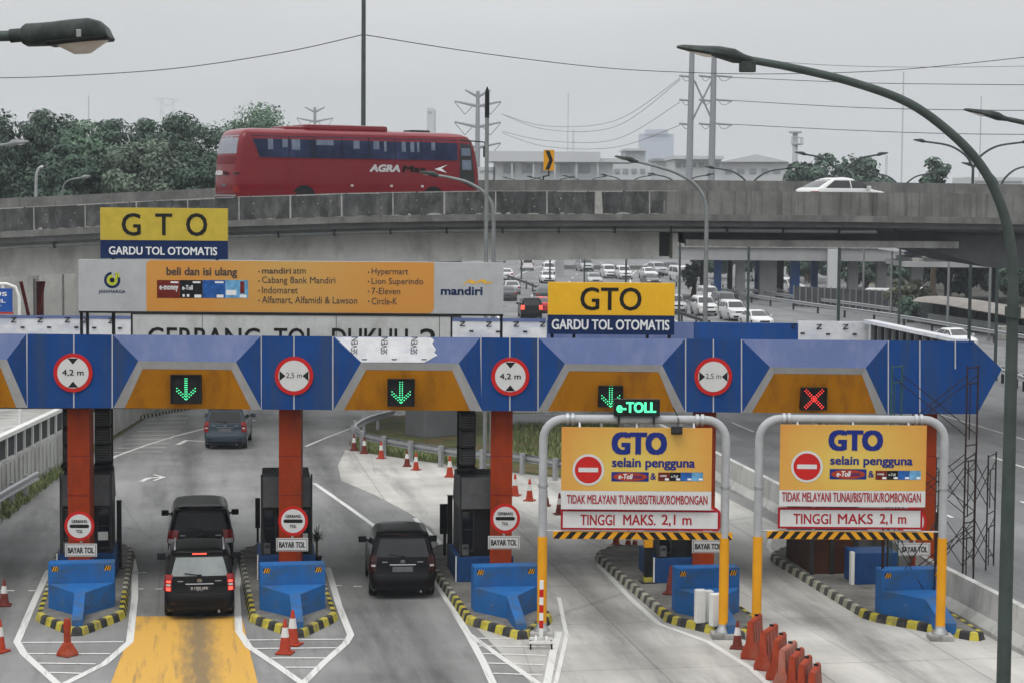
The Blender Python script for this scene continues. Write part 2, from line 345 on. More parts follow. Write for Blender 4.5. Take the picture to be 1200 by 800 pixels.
M['lamp_grey'] = mat('lamp_pole_grey', (0.19, 0.20, 0.20), 0.5, metal=0.3, var=0.15)
M['lens'] = mat('lamp_lens', (0.6, 0.53, 0.48), 0.15, var=0.2, scale=4, coat=0.5)
M['scaf_red'] = mat('scaffold_rust', (0.03, 0.018, 0.017), 0.7, var=0.4, scale=6)
M['scaf_teal'] = mat('scaffold_teal', (0.03, 0.075, 0.075), 0.6, var=0.3, scale=5)
M['scaf_grey'] = mat('scaffold_grey', (0.035, 0.035, 0.035), 0.6, var=0.3, scale=5)
M['pylon'] = mat('pylon_steel', (0.22, 0.23, 0.245), 0.6, metal=0.2, var=0.1)  # pylon greys lightened to stand for distance haze
M['pylon_pale'] = mat('pylon_pale', (0.42, 0.43, 0.45), 0.6, metal=0.2, var=0.1)  # paler still, more distance haze put into the colour
M['cable'] = mat('cable_black', (0.03, 0.03, 0.032), 0.6, var=0.1)
M['bark'] = mat('bark', (0.09, 0.07, 0.05), 0.9, var=0.3, scale=3)
M['leaf_dark'] = leafmat('leaf_dark', (0.032, 0.062, 0.045), (0.064, 0.102, 0.072))
M['leaf_mid'] = leafmat('leaf_mid', (0.060, 0.108, 0.076), (0.12, 0.19, 0.12))
M['leaf_olive'] = leafmat('leaf_olive', (0.072, 0.105, 0.082), (0.13, 0.17, 0.12))
M['leaf_bloom'] = leafmat('leaf_blossom', (0.05, 0.075, 0.04), (0.24, 0.25, 0.18))
M['grass'] = leafmat('grass_blade', (0.09, 0.125, 0.04), (0.20, 0.23, 0.10))
M['soil'] = mat('grass_soil', (0.075, 0.085, 0.035), 0.95, var=0.45, scale=1.0, bump=0.6, grime=((0.13, 0.07, 0.045), 0.8, 0.5, (1, 1, 1)))
M['bldg_pale'] = mat('render_pale', (0.45, 0.46, 0.475), 0.8, var=0.06, scale=0.1)  # far building colours from here on are paled to stand for haze
M['bldg_mid'] = mat('render_grey', (0.36, 0.38, 0.4), 0.8, var=0.06, scale=0.1)
M['bldg_window'] = mat('far_window', (0.22, 0.23, 0.25), 0.4, var=0.1)
M['bldg_blue'] = mat('far_blue_cladding', (0.34, 0.37, 0.44), 0.5, var=0.08)  # tower colour lightened towards the sky, haze put into the base
M['bldg_roof'] = mat('far_roof', (0.44, 0.45, 0.47), 0.7, var=0.06)
M['station_blue'] = mat('station_blue', (0.035, 0.09, 0.27), 0.5, var=0.12)
M['viaduct'] = mat('viaduct_concrete', (0.28, 0.28, 0.285), 0.85, var=0.15, scale=0.4)
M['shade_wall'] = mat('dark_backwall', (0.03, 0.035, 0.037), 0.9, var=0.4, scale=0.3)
M['fence_grey'] = mat('fence_sheet', (0.05, 0.052, 0.056), 0.7, var=0.25, scale=0.7)
M['shelter_roof'] = mat('shelter_roof', (0.2, 0.185, 0.17), 0.7, var=0.2, scale=0.6)
M['peel'] = mat('peeling_white', (0.50, 0.505, 0.52), 0.6, var=0.12, scale=2.5, grime=((0.33, 0.35, 0.43), 0.8, 1.2, (1.0, 1.0, 2.0)))
M['hazard_y'] = mat('hazard_amber', (0.58, 0.27, 0.015), 0.5, var=0.08)
M['sign_blue'] = mat('sign_blue', (0.015, 0.07, 0.28), 0.45, var=0.08)
M['steel_red'] = mat('steel_red', (0.22, 0.022, 0.022), 0.6, var=0.2)

def printed(name, a, b, rough=0.5):
    """printed sheet running from colour a at its edges to b in the middle (object coordinates, metres)"""
    m, n, l, bs = _bsdf(name)
    tc = n.new("ShaderNodeTexCoord"); mp = n.new("ShaderNodeMapping"); mp.inputs['Location'].default_value = (0, 0, -.62 if 'poster' in name else -.6)
    mp.inputs['Scale'].default_value = (.45, 0, .62) if 'poster' in name else (.36, 0, .2)
    l.new(tc.outputs['Object'], mp.inputs['Vector'])
    g = n.new("ShaderNodeTexGradient"); g.gradient_type = 'SPHERICAL'; l.new(mp.outputs[0], g.inputs[0])
    z = n.new("ShaderNodeTexNoise"); z.inputs['Scale'].default_value = 1.5; z.inputs['Detail'].default_value = 6; l.new(tc.outputs['Object'], z.inputs['Vector'])
    k = n.new("ShaderNodeMath"); k.operation = 'MULTIPLY_ADD'; l.new(z.outputs['Fac'], k.inputs[0]); k.inputs[1].default_value = .5; k.inputs[2].default_value = -.2
    ad = n.new("ShaderNodeMath"); l.new(g.outputs['Fac'], ad.inputs[0]); l.new(k.outputs[0], ad.inputs[1]); ad.use_clamp = True
    mm = n.new("ShaderNodeMix"); mm.data_type = 'RGBA'; l.new(ad.outputs[0], mm.inputs[0]); mm.inputs[6].default_value = (*a, 1); mm.inputs[7].default_value = (*b, 1)
    l.new(mm.outputs[2], bs.inputs['Base Color']); bs.inputs['Roughness'].default_value = rough
    return m
M['poster'] = printed('poster_print', (0.52, 0.20, 0.025), (0.56, 0.42, 0.075))
M['sign_orange'] = printed('billboard_print', (0.50, 0.21, 0.025), (0.46, 0.29, 0.075))
M['cabin_brown'] = mat('cabin_brown', (0.055, 0.022, 0.013), 0.7, var=0.4, scale=2)
M['soil_dark'] = mat('trodden_soil', (0.05, 0.05, 0.042), 0.95, var=0.4, scale=0.5)  # darker than the verge soil

# ------------------------------------------------------------------ mesh builder
_txt = {}
def text_geo(s, bold=0.0):
    k = (s, bold)
    if k not in _txt:
        c = bpy.data.curves.new("lettering", 'FONT')
        c.body = s; c.size = 1.0; c.resolution_u = 3; c.offset = bold
        o = bpy.data.objects.new("lettering", c)
        col.objects.link(o)
        dg = bpy.context.evaluated_depsgraph_get()
        me = bpy.data.meshes.new_from_object(o.evaluated_get(dg))
        v = [(p.co.x, p.co.y) for p in me.vertices]
        f = [tuple(p.vertices) for p in me.polygons]
        bpy.data.objects.remove(o); bpy.data.curves.remove(c); bpy.data.meshes.remove(me)
        x0 = min(p[0] for p in v); x1 = max(p[0] for p in v); y0 = min(p[1] for p in v); y1 = max(p[1] for p in v)
        v = [((p[0] - x0) / (x1 - x0), (p[1] - y0) / (y1 - y0)) for p in v]
        _txt[k] = (v, f)
    return _txt[k]

class MB:
    def __init__(s):
        s.v = []; s.f = []; s.m = []; s.M = None
    def P(s, p):
        p = Vector(p)
        if s.M is not None: p = s.M @ p
        s.v.append(p); return len(s.v) - 1
    def face(s, pts, m=0):
        s.f.append([s.P(p) for p in pts]); s.m.append(m)
    def idx(s, ids, m=0):
        s.f.append(list(ids)); s.m.append(m)
    def box(s, x0, x1, y0, y1, z0, z1, m=0):
        i = [s.P((x, y, z)) for z in (z0, z1) for y in (y0, y1) for x in (x0, x1)]
        for q in ((0, 2, 3, 1), (4, 5, 7, 6), (0, 1, 5, 4), (2, 6, 7, 3), (0, 4, 6, 2), (1, 3, 7, 5)):
            s.idx([i[k] for k in q], m)
    def bar(s, a, b, w, h=None, m=0):
        """rectangular bar from a to b"""
        a, b = Vector(a), Vector(b); h = h or w
        d = (b - a).normalized()
        up = Vector((0, 0, 1)) if abs(d.z) < 0.95 else Vector((0, 1, 0))
        x = d.cross(up).normalized() * w / 2; y = x.cross(d).normalized() * h / 2
        i = [s.P(p + x * sx + y * sy) for p in (a, b) for sx, sy in ((-1, -1), (1, -1), (1, 1), (-1, 1))]
        for q in ((3, 2, 1, 0), (4, 5, 6, 7), (0, 1, 5, 4), (1, 2, 6, 5), (2, 3, 7, 6), (3, 0, 4, 7)):
            s.idx([i[k] for k in q], m)
    def tube(s, pts, r, n=10, m=0, caps=True):
        pts = [Vector(p) for p in pts]
        rs = r if isinstance(r, (list, tuple)) else [r] * len(pts)
        rings = []; ref = None
        for k, p in enumerate(pts):
            d = (pts[min(k + 1, len(pts) - 1)] - pts[max(k - 1, 0)]).normalized()
            if ref is None:
                ref = Vector((0, 0, 1)) if abs(d.z) < 0.9 else Vector((0, 1, 0))
            x = d.cross(ref).normalized(); y = x.cross(d).normalized(); ref = y
            rings.append([s.P(p + (x * math.cos(2 * math.pi * j / n) + y * math.sin(2 * math.pi * j / n)) * rs[k]) for j in range(n)])
        for a, b in zip(rings, rings[1:]):
            for j in range(n): s.idx((a[j], b[j], b[(j + 1) % n], a[(j + 1) % n])[::-1], m)
        if caps:
            s.idx(rings[0], m); s.idx(rings[-1][::-1], m)
    def lathe(s, prof, c=(0, 0, 0), n=20, m=0):
        rings = [[s.P((c[0] + r * math.cos(2 * math.pi * j / n), c[1] + r * math.sin(2 * math.pi * j / n), c[2] + z)) for j in range(n)] for r, z in prof]
        for a, b in zip(rings, rings[1:]):
            for j in range(n): s.idx((a[j], a[(j + 1) % n], b[(j + 1) % n], b[j]), m)
        s.idx(rings[0][::-1], m); s.idx(rings[-1], m)
    def prism(s, poly, y0, y1, m=0):
        """poly: (x, z) counter-clockwise seen from the front (-y); extruded y0 (front) .. y1"""
        a = [s.P((p[0], y0, p[1])) for p in poly]; b = [s.P((p[0], y1, p[1])) for p in poly]
        s.idx(a, m); s.idx(b[::-1], m); n = len(poly)
        for k in range(n): s.idx((a[k], b[k], b[(k + 1) % n], a[(k + 1) % n]), m)
    def slab(s, poly, z0, z1, m=0, mt=None):
        """poly: (x, y) counter-clockwise seen from above"""
        a = [s.P((p[0], p[1], z0)) for p in poly]; b = [s.P((p[0], p[1], z1)) for p in poly]
        s.idx(b, m if mt is None else mt); s.idx(a[::-1], m); n = len(poly)
        for k in range(n): s.idx((a[k], a[(k + 1) % n], b[(k + 1) % n], b[k]), m)
    def disc(s, cx, cz, r, y0, y1, n=40, m=0, sx=1.0):
        s.prism([(cx + sx * r * math.cos(2 * math.pi * k / n), cz + r * math.sin(2 * math.pi * k / n)) for k in range(n)], y0, y1, m)
    def ring(s, cx, cz, r0, r1, y, a0=0, a1=360, n=40, m=0):
        """flat annulus facing -y"""
        k0 = None
        for k in range(n + 1):
            a = R_(a0 + (a1 - a0) * k / n)
            i = s.P((cx + r0 * math.cos(a), y, cz + r0 * math.sin(a))); o = s.P((cx + r1 * math.cos(a), y, cz + r1 * math.sin(a)))
            if k0: s.idx((k0[0], k0[1], o, i), m)
            k0 = (i, o)
    def rect(s, x0, x1, z0, z1, y, m=0):
        s.face([(x0, y, z0), (x1, y, z0), (x1, y, z1), (x0, y, z1)], m)
    def text(s, t, x0, x1, z0, z1, y, m=0, bold=0.0, rot=0, shear=0.0):
        """lettering fitted into a rectangle on a face at y; bold thickens the strokes by stacked stamps a hair apart"""
        v, f = text_geo(t)
        e = bold * abs((x1 - x0) if rot else (z1 - z0)) * 1.6
        st = [(0, 0)] if e == 0 else [(-e, -e * .6), (e, e * .6), (-e, e * .6), (e, -e * .6), (0, 0)]
        x0 += e; x1 -= e; z0 += e * .6; z1 -= e * .6
        w, h = x1 - x0, z1 - z0
        for q, (dx, dz) in enumerate(st):
            ids = []
            for a, b in v:
                if rot == 90: X, Z = x0 + (1 - b) * w, z0 + a * h
                elif rot == 270: X, Z = x0 + b * w, z0 + (1 - a) * h
                else: X, Z = x0 + a * w + shear * b * h, z0 + b * h
                ids.append(s.P((X + dx, y - .0012 * q, Z + dz)))
            for g in f: s.idx([ids[k] for k in g], m)
    def sweep(s, path, prof, m=0, closed=True, flat=True):
        """profile (offset to the right of travel, height) along a path of (x, y, z)"""
        path = [Vector(p) for p in path]; rings = []
        for k, p in enumerate(path):
            d = path[min(k + 1, len(path) - 1)] - path[max(k - 1, 0)]; d.z = 0; d.normalize()
            n = Vector((d.y, -d.x, 0))
            rings.append([s.P(p + n * o + Vector((0, 0, z))) for o, z in prof])
        np_ = len(prof)
        for a, b in zip(rings, rings[1:]):
            for j in range(np_ if closed else np_ - 1):
                s.idx((a[j], a[(j + 1) % np_], b[(j + 1) % np_], b[j]), m)
        if closed: s.idx(rings[0][::-1], m); s.idx(rings[-1], m)
    def build(s, name, mats, parent=None, origin=None, smooth=None, bevel=0.0, fixn=True):
        if not isinstance(mats, (list, tuple)): mats = [mats]
        off = Vector(origin) if origin is not None else None
        if off is None and parent is not None:
            chain = [parent]
            while chain[-1].parent is not None: chain.append(chain[-1].parent)
            if chain[-1].get('_w'):
                off = Vector((0, 0, 0))
                for q in chain: off += q.location
        if off is None: off = Vector((0, 0, 0))
        me = bpy.data.meshes.new(name)
        me.from_pydata([tuple(p - off) for p in s.v], [], s.f)
        me.polygons.foreach_set('material_index', s.m)
        for k in mats: me.materials.append(M[k] if isinstance(k, str) else k)
        if bevel or fixn:
            bm = bmesh.new(); bm.from_mesh(me)
            if bevel:
                bmesh.ops.remove_doubles(bm, verts=bm.verts, dist=1e-5)
                ed = [e for e in bm.edges if len(e.link_faces) == 2 and e.calc_face_angle(0) > R_(35)]
                bmesh.ops.bevel(bm, geom=ed, offset=bevel, segments=2, profile=0.6, affect='EDGES', clamp_overlap=True)
            bmesh.ops.recalc_face_normals(bm, faces=bm.faces) if fixn == 'all' else None
            bm.to_mesh(me); bm.free()
        if smooth is not None:
            me.polygons.foreach_set('use_smooth', [True] * len(me.polygons))
            me.set_sharp_from_angle(angle=R_(smooth))
        me.update()
        o = bpy.data.objects.new(name, me)
        col.objects.link(o)
        if parent is not None: o.parent = parent
        elif origin is not None: o.location = off
        return o

def tag(o, label=None, cat=None, group=None, kind=None):
    if label: o['label'] = label
    if cat: o['category'] = cat
    if group: o['group'] = group
    if kind: o['kind'] = kind
    return o
def thing(name, label, cat, loc=(0, 0, 0), rz=0.0, group=None, world_coords=False):
    o = bpy.data.objects.new(name, None); col.objects.link(o)
    o.empty_display_size = 0.3
    o.location = loc; o.rotation_euler = (0, 0, rz)
    if world_coords: o['_w'] = 1            # its parts are given in world coordinates
    return tag(o, label, cat, group)
def struct(o): o['kind'] = 'structure'; return o
_kids = {}
def kids(o): return [c for c in o.children]
def dup(o, loc=None, rz=None, label=None, group=None, parent=None, swap=None):
    """copy of a thing with its parts and sub-parts; swap = {material: material} on object slots"""
    c = o.copy(); col.objects.link(c)
    if parent is not None: c.parent = parent
    if loc is not None: c.location = loc
    if rz is not None: c.rotation_euler = (0, 0, rz)
    if label: c['label'] = label
    if group: c['group'] = group
    if swap and c.type == 'MESH':
        for k, sl in enumerate(c.material_slots):
            if o.data.materials[k] and o.data.materials[k].name in swap:
                sl.link = 'OBJECT'; sl.material = swap[o.data.materials[k].name]
    for ch in kids(o): dup(ch, parent=c, swap=swap)
    return c
def one(mb, name, mats, label, cat, origin, group=None, **k):
    """a thing that is one mesh"""
    return tag(mb.build(name, mats, origin=origin, **k), label, cat, group)

def arc(p0, p1, p2, n=8):
    p0, p1, p2 = Vector(p0), Vector(p1), Vector(p2)
    return [p0 * (1 - t) ** 2 + p1 * 2 * t * (1 - t) + p2 * t * t for t in [k / n for k in range(n + 1)]]
def spline(pts, n=6):
    pts = [Vector(p) for p in pts]; out = []
    for k in range(len(pts) - 1):
        a = pts[max(k - 1, 0)]; b = pts[k]; c = pts[k + 1]; d = pts[min(k + 2, len(pts) - 1)]
        for j in range(n):
            t = j / n
            out.append(0.5 * ((2 * b) + (c - a) * t + (2 * a - 5 * b + 4 * c - d) * t * t + (3 * b - a - 3 * c + d) * t ** 3))
    out.append(pts[-1]); return out

# ------------------------------------------------------------------ vehicles
class Shell:
    """a vehicle body as stacked plan outlines: (z, half width, rear y, front y)"""
    def __init__(s, sl, rr=0.14, rf=0.3, cr=0.04, cf=0.12):
        s.sl = sl; s.rr = rr; s.rf = rf; s.cr = cr; s.cf = cf
    def q(s, z):
        a = s.sl
        if z <= a[0][0]: return a[0][1:]
        for p, n in zip(a, a[1:]):
            if z <= n[0]:
                t = (z - p[0]) / (n[0] - p[0]); return tuple(p[k] * (1 - t) + n[k] * t for k in (1, 2, 3))
        return a[-1][1:]
    def rear(s, x, z):
        w, yr, yf = s.q(z); d = abs(x) - (w - s.rr)
        y = yr + s.cr * (x / w) ** 2
        if d > 0: y += s.rr - math.sqrt(max(0, s.rr ** 2 - min(d, s.rr) ** 2))
        return y
    def front(s, x, z):
        w, yr, yf = s.q(z); d = abs(x) - (w - s.rf)
        y = yf - s.cf * (x / w) ** 2
        if d > 0: y -= s.rf - math.sqrt(max(0, s.rf ** 2 - min(d, s.rf) ** 2))
        return y
    FR = (-1, -.985, -.94, -.86, -.7, -.4, 0, .4, .7, .86, .94, .985, 1)
    def body(s, mb, m=0, zs=None):
        zs = zs or [q[0] for q in s.sl]; rings = []
        for z in zs:
            w, yr, yf = s.q(z); r = []
            for f in s.FR: r.append((f * w, s.rear(f * w, z), z))
            y0, y1 = s.rear(w, z), s.front(w, z)
            for t in (.25, .5, .75): r.append((w, y0 + (y1 - y0) * t, z))
            for f in reversed(s.FR): r.append((f * w, s.front(f * w, z), z))
            for t in (.75, .5, .25): r.append((-w, y0 + (y1 - y0) * t, z))
            rings.append([mb.P(p) for p in r])
        n = len(rings[0])
        for a, b in zip(rings, rings[1:]):
            for j in range(n): mb.idx((a[j], a[(j + 1) % n], b[(j + 1) % n], b[j]), m)
        mb.idx(rings[0][::-1], m); mb.idx(rings[-1], m)
    def grid(s, mb, fn, nu, nv, m=0):
        g = [[mb.P(fn(i / nu, j / nv)) for i in range(nu + 1)] for j in range(nv + 1)]
        for j in range(nv):
            for i in range(nu): mb.idx((g[j][i], g[j][i + 1], g[j + 1][i + 1], g[j + 1][i]), m)
    def p_rear(s, mb, a0, a1, b0, b1, z0, z1, off=0.006, nu=10, nv=4, m=0):
        """patch on the rear: x fractions a0..a1 at z0 and b0..b1 at z1"""
        def fn(u, v):
            z = z0 + (z1 - z0) * v; w = s.q(z)[0]
            f = (a0 + (a1 - a0) * u) * (1 - v) + (b0 + (b1 - b0) * u) * v
            x = f * w; e = max(0, (abs(f) - .9) * 10)
            return (x + math.copysign(off * e, x), s.rear(x, z) - off, z)
        s.grid(mb, fn, nu, nv, m)
    def p_front(s, mb, a0, a1, b0, b1, z0, z1, off=0.006, nu=10, nv=4, m=0):
        def fn(u, v):
            z = z0 + (z1 - z0) * v; w = s.q(z)[0]
            f = (a1 + (a0 - a1) * u) * (1 - v) + (b1 + (b0 - b1) * u) * v
            x = f * w; e = max(0, (abs(f) - .9) * 10)
            return (x + math.copysign(off * e, x), s.front(x, z) + off, z)
        s.grid(mb, fn, nu, nv, m)
    def p_top(s, mb, a0, a1, z0, z1, side, off=0.006, m=0):
        """windscreen patch: sloping front (side 1)"""
        (s.p_front if side > 0 else s.p_rear)(mb, a0, a1, a0, a1, z0, z1, off, 10, 5, m)
    def p_side(s, mb, sg, c, off=0.006, nu=4, nv=4, m=0):
        """c: four (y, z) corners, anticlockwise from low rear"""
        def fn(u, v):
            if sg < 0: u = 1 - u
            y = (c[0][0] * (1 - u) + c[1][0] * u) * (1 - v) + (c[3][0] * (1 - u) + c[2][0] * u) * v
            z = (c[0][1] * (1 - u) + c[1][1] * u) * (1 - v) + (c[3][1] * (1 - u) + c[2][1] * u) * v
            return (sg * (s.q(z)[0] + off), y, z)
        s.grid(mb, fn, nu, nv, m)

def add_wheels(root, sh, r, tw, ys, rim=True):
    for y in ys:
        for sg in (-1, 1):
            w = sh.q(0.45)[0]
            mb = MB(); pr = [(r - .05, 0), (r - .012, .012), (r, .04), (r, tw - .04), (r - .012, tw - .012), (r - .05, tw)]
            mb.M = Matrix.Translation((sg * (w - tw - .02) if sg > 0 else -(w - .02) , y, r)) @ Matrix.Rotation(R_(90), 4, 'Y')
            if sg > 0: mb.M = Matrix.Translation((w - tw + .012, y, r)) @ Matrix.Rotation(R_(90), 4, 'Y')
            else: mb.M = Matrix.Translation((-(w + .012), y, r)) @ Matrix.Rotation(R_(90), 4, 'Y')
            mb.lathe(pr, n=24)
            wh = mb.build('wheel', 'tyre', root, smooth=40)
            if rim:
                mb = MB(); mb.M = Matrix.Translation((sg * (w + .016), y, r)) @ Matrix.Rotation(R_(90 * sg), 4, 'Y')
                mb.lathe([(r - .09, 0), (r - .10, .006), (.05, .002), (.04, .012)], n=20)
                mb.build('rim', 'rim', wh, smooth=40)
            # dark wheel arch
            mb = MB()
            n = 16; ra = r + .07
            pts = [(y + ra * math.cos(math.pi * k / n), r + ra * math.sin(math.pi * k / n)) for k in range(n + 1)] + [(y - ra, max(.21, r - .1)), (y + ra, max(.21, r - .1))]
            pts = [(a, b) for a, b in pts if b >= .2]
            ps = [(sg * (sh.q(b)[0] + .004), a, b) for a, b in pts]
            mb.face(ps if sg > 0 else ps[::-1])
            mb.build('wheel_arch', 'black', root)

def mirror_part(root, sg, x, y, z, k='black'):
    mb = MB()
    mb.box(sg * x - .02, sg * (x + .06) + .02 * sg, y - .02, y + .04, z - .03, z + .02) if sg > 0 else mb.box(-(x + .08), -x + .02, y - .02, y + .04, z - .03, z + .02)
    cx = sg * (x + .14)
    mb.box(cx - .105, cx + .105, y - .05, y + .06, z - .06, z + .10)
    mb.build('door_mirror', k, root, bevel=.035, smooth=50)

def mpv(name, label, paint, L=4.12, W=1.66, Hh=1.68, group=None, loc=(0, 0, 0), rz=0, glass='glass_dark', tail='tail_red', brake=False,
        plate='plate', number=None, rails=True, chrome=True, detail=True, side_glass='glass_dark', wide_lamp=False, cat='car', third=True):
    """five-door people carrier; origin under its centre, nose towards +y"""
    h = L / 2; k = Hh / 1.68; w = W / 2
    sl = [(.19, w * .90, -h + .14, h - .16), (.27, w * .955, -h + .04, h - .04), (.44, w * .99, -h, h), (.60, w, -h + .02, h - .02), (.66, w, -h + .055, h - .06),
          (.84 * k, w, -h + .075, h - .10), (.95 * k, w * .988, -h + .09, h - .26), (1.0 * k, w * .978, -h + .10, h - .62), (1.03 * k, w * .968, -h + .105, h - .98),
          (1.08 * k, w * .955, -h + .12, h - 1.06), (1.28 * k, w * .905, -h + .165, h - 1.32), (1.46 * k, w * .85, -h + .215, h - 1.57), (1.57 * k, w * .80, -h + .24, h - 1.74),
          (1.625 * k, w * .745, -h + .285, h - 1.87), (1.655 * k, w * .66, -h + .38, h - 2.02), (1.67 * k, w * .5, -h + .6, h - 2.25)]
    sh = Shell(sl)
    root = thing(name, label, cat, loc, rz, group)
    mb = MB(); sh.body(mb); mb.build('body', paint, root, smooth=32)
    mb = MB(); sh.p_rear(mb, -.84, .84, -.80, .80, 1.06 * k, 1.50 * k); mb.build('rear_window', glass, root, smooth=60)
    mb = MB(); sh.p_front(mb, -.86, .86, -.82, .82, 1.09 * k, 1.54 * k, nu=10, nv=5); mb.build('windscreen', side_glass, root, smooth=60)
    zb, zt = 1.07 * k, 1.47 * k
    for sg in (-1, 1):
        for c in (((-h + .36, zb), (-h + 1.16, zb), (-h + 1.16, zt), (-h + .52, zt)), ((-h + 1.24, zb), (-h + 2.02, zb), (-h + 2.02, zt), (-h + 1.24, zt)),
                  ((-h + 2.10, zb), (h - 1.20, zb), (h - 1.66, zt), (-h + 2.10, zt))):
            mb = MB(); sh.p_side(mb, sg, c); mb.build('side_window', side_glass, root, smooth=60)
    for sg in (-1, 1):
        lo, hi = ((.70, 1.0) if sg > 0 else (-1.0, -.70)) if wide_lamp else ((.80, 1.0) if sg > 0 else (-1.0, -.80))
        z0, z1 = (.74, 1.08) if wide_lamp else (.70, 1.10)
        mb = MB(); sh.p_rear(mb, lo, hi, lo, hi, z0 * k, z1 * k, off=.018, nu=8, nv=6)
        t = mb.build('tail_light', tail, root, smooth=60)
        if detail:
            mb = MB()
            if wide_lamp:
                sh.p_rear(mb, lo + .03, hi - .03, lo + .03, hi - .03, .745 * k, .86 * k, off=.024, nu=6, nv=3)
                mb.build('clear_lens', 'tail_clear', t, smooth=60)
            else:
                a0, a1 = sorted((sg * .83, sg * .94))
                for za, zc, mk in ((.72, .80, 'brake_on' if brake else tail), (.83, .88, 'tail_clear'), (.91, .96, 'brake_on' if brake else 'tail_dim')):
                    mb = MB(); sh.p_rear(mb, a0, a1, a0, a1, za * k, zc * k, off=.026, nu=5, nv=3)
                    mb.build('lamp_lens', mk, t, smooth=60)
        lo, hi = (.60, .97) if sg > 0 else (-.97, -.60)
        mb = MB(); sh.p_front(mb, lo, hi, lo, hi, .70 * k, .90 * k, off=.012, nu=6, nv=3); mb.build('headlight', 'tail_clear', root, smooth=60)
        mirror_part(root, sg, w * .96, h - 1.42, 1.08 * k, 'black' if paint == 'car_black' else paint)
    # front grille, lower intake
    mb = MB(); sh.p_front(mb, -.5, .5, -.52, .52, .70 * k, .82 * k, off=.012); mb.build('grille', 'black', root, smooth=60)
    mb = MB(); sh.p_front(mb, -.7, .7, -.72, .72, .30, .46, off=.012); mb.build('air_intake', 'black', root, smooth=60)
    mb = MB(); sh.p_rear(mb, -.86, .86, -.86, .86, .25, .33, off=.01); mb.build('lower_valance', 'black', root, smooth=60)
    add_wheels(root, sh, .31, .19, (-h + .78, h - .82))
    mb = MB(); mb.box(-w * .8, w * .8, -h + .25, h - .3, .16, .24); mb.build('underbody', 'black', root)
    if not detail: return root
    # tailgate shut lines, bumper step, plate, emblem, badges
    mb = MB()
    for sg in (-1, 1): sh.p_rear(mb, sg * .795 - .006, sg * .795 + .006, sg * .795 - .006, sg * .795 + .006, .64, 1.06 * k, off=.004, nu=1)
    sh.p_rear(mb, -.80, .80, -.80, .80, .632, .645, off=.004, nv=1)
    mb.build('shut_line', 'black', root)
    mb = MB(); sh.p_rear(mb, -.31, .31, -.31, .31, .70 * k, .83 * k, off=.016, nv=1)
    pl = mb.build('number_plate', plate, root)
    if number:
        yy = sh.rear(0, .77 * k) - .03
        mb = MB(); mb.text(number, -.20, .20, .745 * k, .81 * k, yy, bold=.02); mb.text('09 17', -.07, .07, .712 * k, .735 * k, yy, bold=.02)
        mb.build('plate_characters', 'plate_letter', pl)
    if chrome:
        mb = MB(); sh.p_rear(mb, -.40, .40, -.40, .40, .865 * k, .89 * k, off=.022, nv=1); mb.build('chrome_strip', 'chrome', root)
    # emblem: two crossed ellipses in an oval
    ye = sh.rear(0, .955 * k) - .02; ze = .955 * k
    mb = MB()
    for rx, rz_, dx, dz in ((.062, .043, 0, 0), (.022, .042, 0, 0), (.052, .016, 0, .018)):
        prev = None
        for q in range(25):
            a = 2 * math.pi * q / 24
            i = mb.P(((rx - .010) * math.cos(a), ye, ze + dz + (rz_ - .010) * math.sin(a))); o_ = mb.P((rx * math.cos(a), ye, ze + dz + rz_ * math.sin(a)))
            if prev: mb.idx((prev[0], prev[1], o_, i))
            prev = (i, o_)
    mb.build('emblem', 'chrome', root)
    mb = MB(); sh.p_rear(mb, -.63, -.47, -.63, -.47, .93 * k, .952 * k, off=.01, nv=1); sh.p_rear(mb, .45, .63, .45, .63, .93 * k, .952 * k, off=.01, nv=1)
    mb.build('badge', 'rim', root)
    # roof spoiler, third brake lamp, wiper
    zs = 1.60 * k
    mb = MB()
    ys = sh.rear(0, zs)
    prof = [(-.80, 0), (.80, 0)]
    g0 = [(f * w * .80, ys - .05 - .0 + .03 * f * f, zs) for f in (-1, -.5, 0, .5, 1)]
    g1 = [(f * w * .78, ys + .26, zs + .065 * k - .03 * f * f) for f in (-1, -.5, 0, .5, 1)]
    g2 = [(f * w * .80, ys - .05 + .03 * f * f, zs - .035) for f in (-1, -.5, 0, .5, 1)]
    g3 = [(f * w * .80, ys + .05, zs - .06) for f in (-1, -.5, 0, .5, 1)]
    rows = [[mb.P(p) for p in g] for g in (g1, g0, g2, g3)]
    for a, b in zip(rows, rows[1:]):
        for j in range(4): mb.idx((a[j], b[j], b[j + 1], a[j + 1]))
    sp = mb.build('roof_spoiler', paint, root, smooth=40)
    if third:
        mb = MB(); mb.box(-.17, .17, ys - .062, ys - .04, zs - .034, zs - .002); mb.build('high_brake_light', 'brake_on' if brake else 'tail_dim', root, bevel=.006)
    mb = MB(); mb.bar((-.02, sh.rear(0, 1.08 * k) - .02, 1.08 * k), (-.36, sh.rear(-.36, 1.13 * k) - .03, 1.13 * k), .022, .02)
    mb.box(-.05, .05, sh.rear(0, 1.06 * k) - .04, sh.rear(0, 1.06 * k), 1.05 * k, 1.10 * k)
    mb.build('rear_wiper', 'black', root)
    if rails:
        for sg in (-1, 1):
            y0, y1 = -h + .5, h - 2.2; z = 1.655 * k
            x = sg * w * .70
            mb = MB(); mb.tube([(x, y0, z - .04), (x, y0 + .08, z + .05), (x, y0 + .25, z + .07), (x, y1 - .25, z + .07), (x, y1 - .08, z + .05), (x, y1, z - .04)], .018, 8)
            mb.build('roof_rail', 'rim' if brake else 'black', root, smooth=50)
    # bumper lamps / reflectors and tow cover
    for sg in (-1, 1):
        a0, a1 = sorted((sg * .66, sg * .84))
        mb = MB(); sh.p_rear(mb, a0, a1, a0, a1, .40, .44, off=.008, nv=1); mb.build('reflector', 'tail_dim', root)
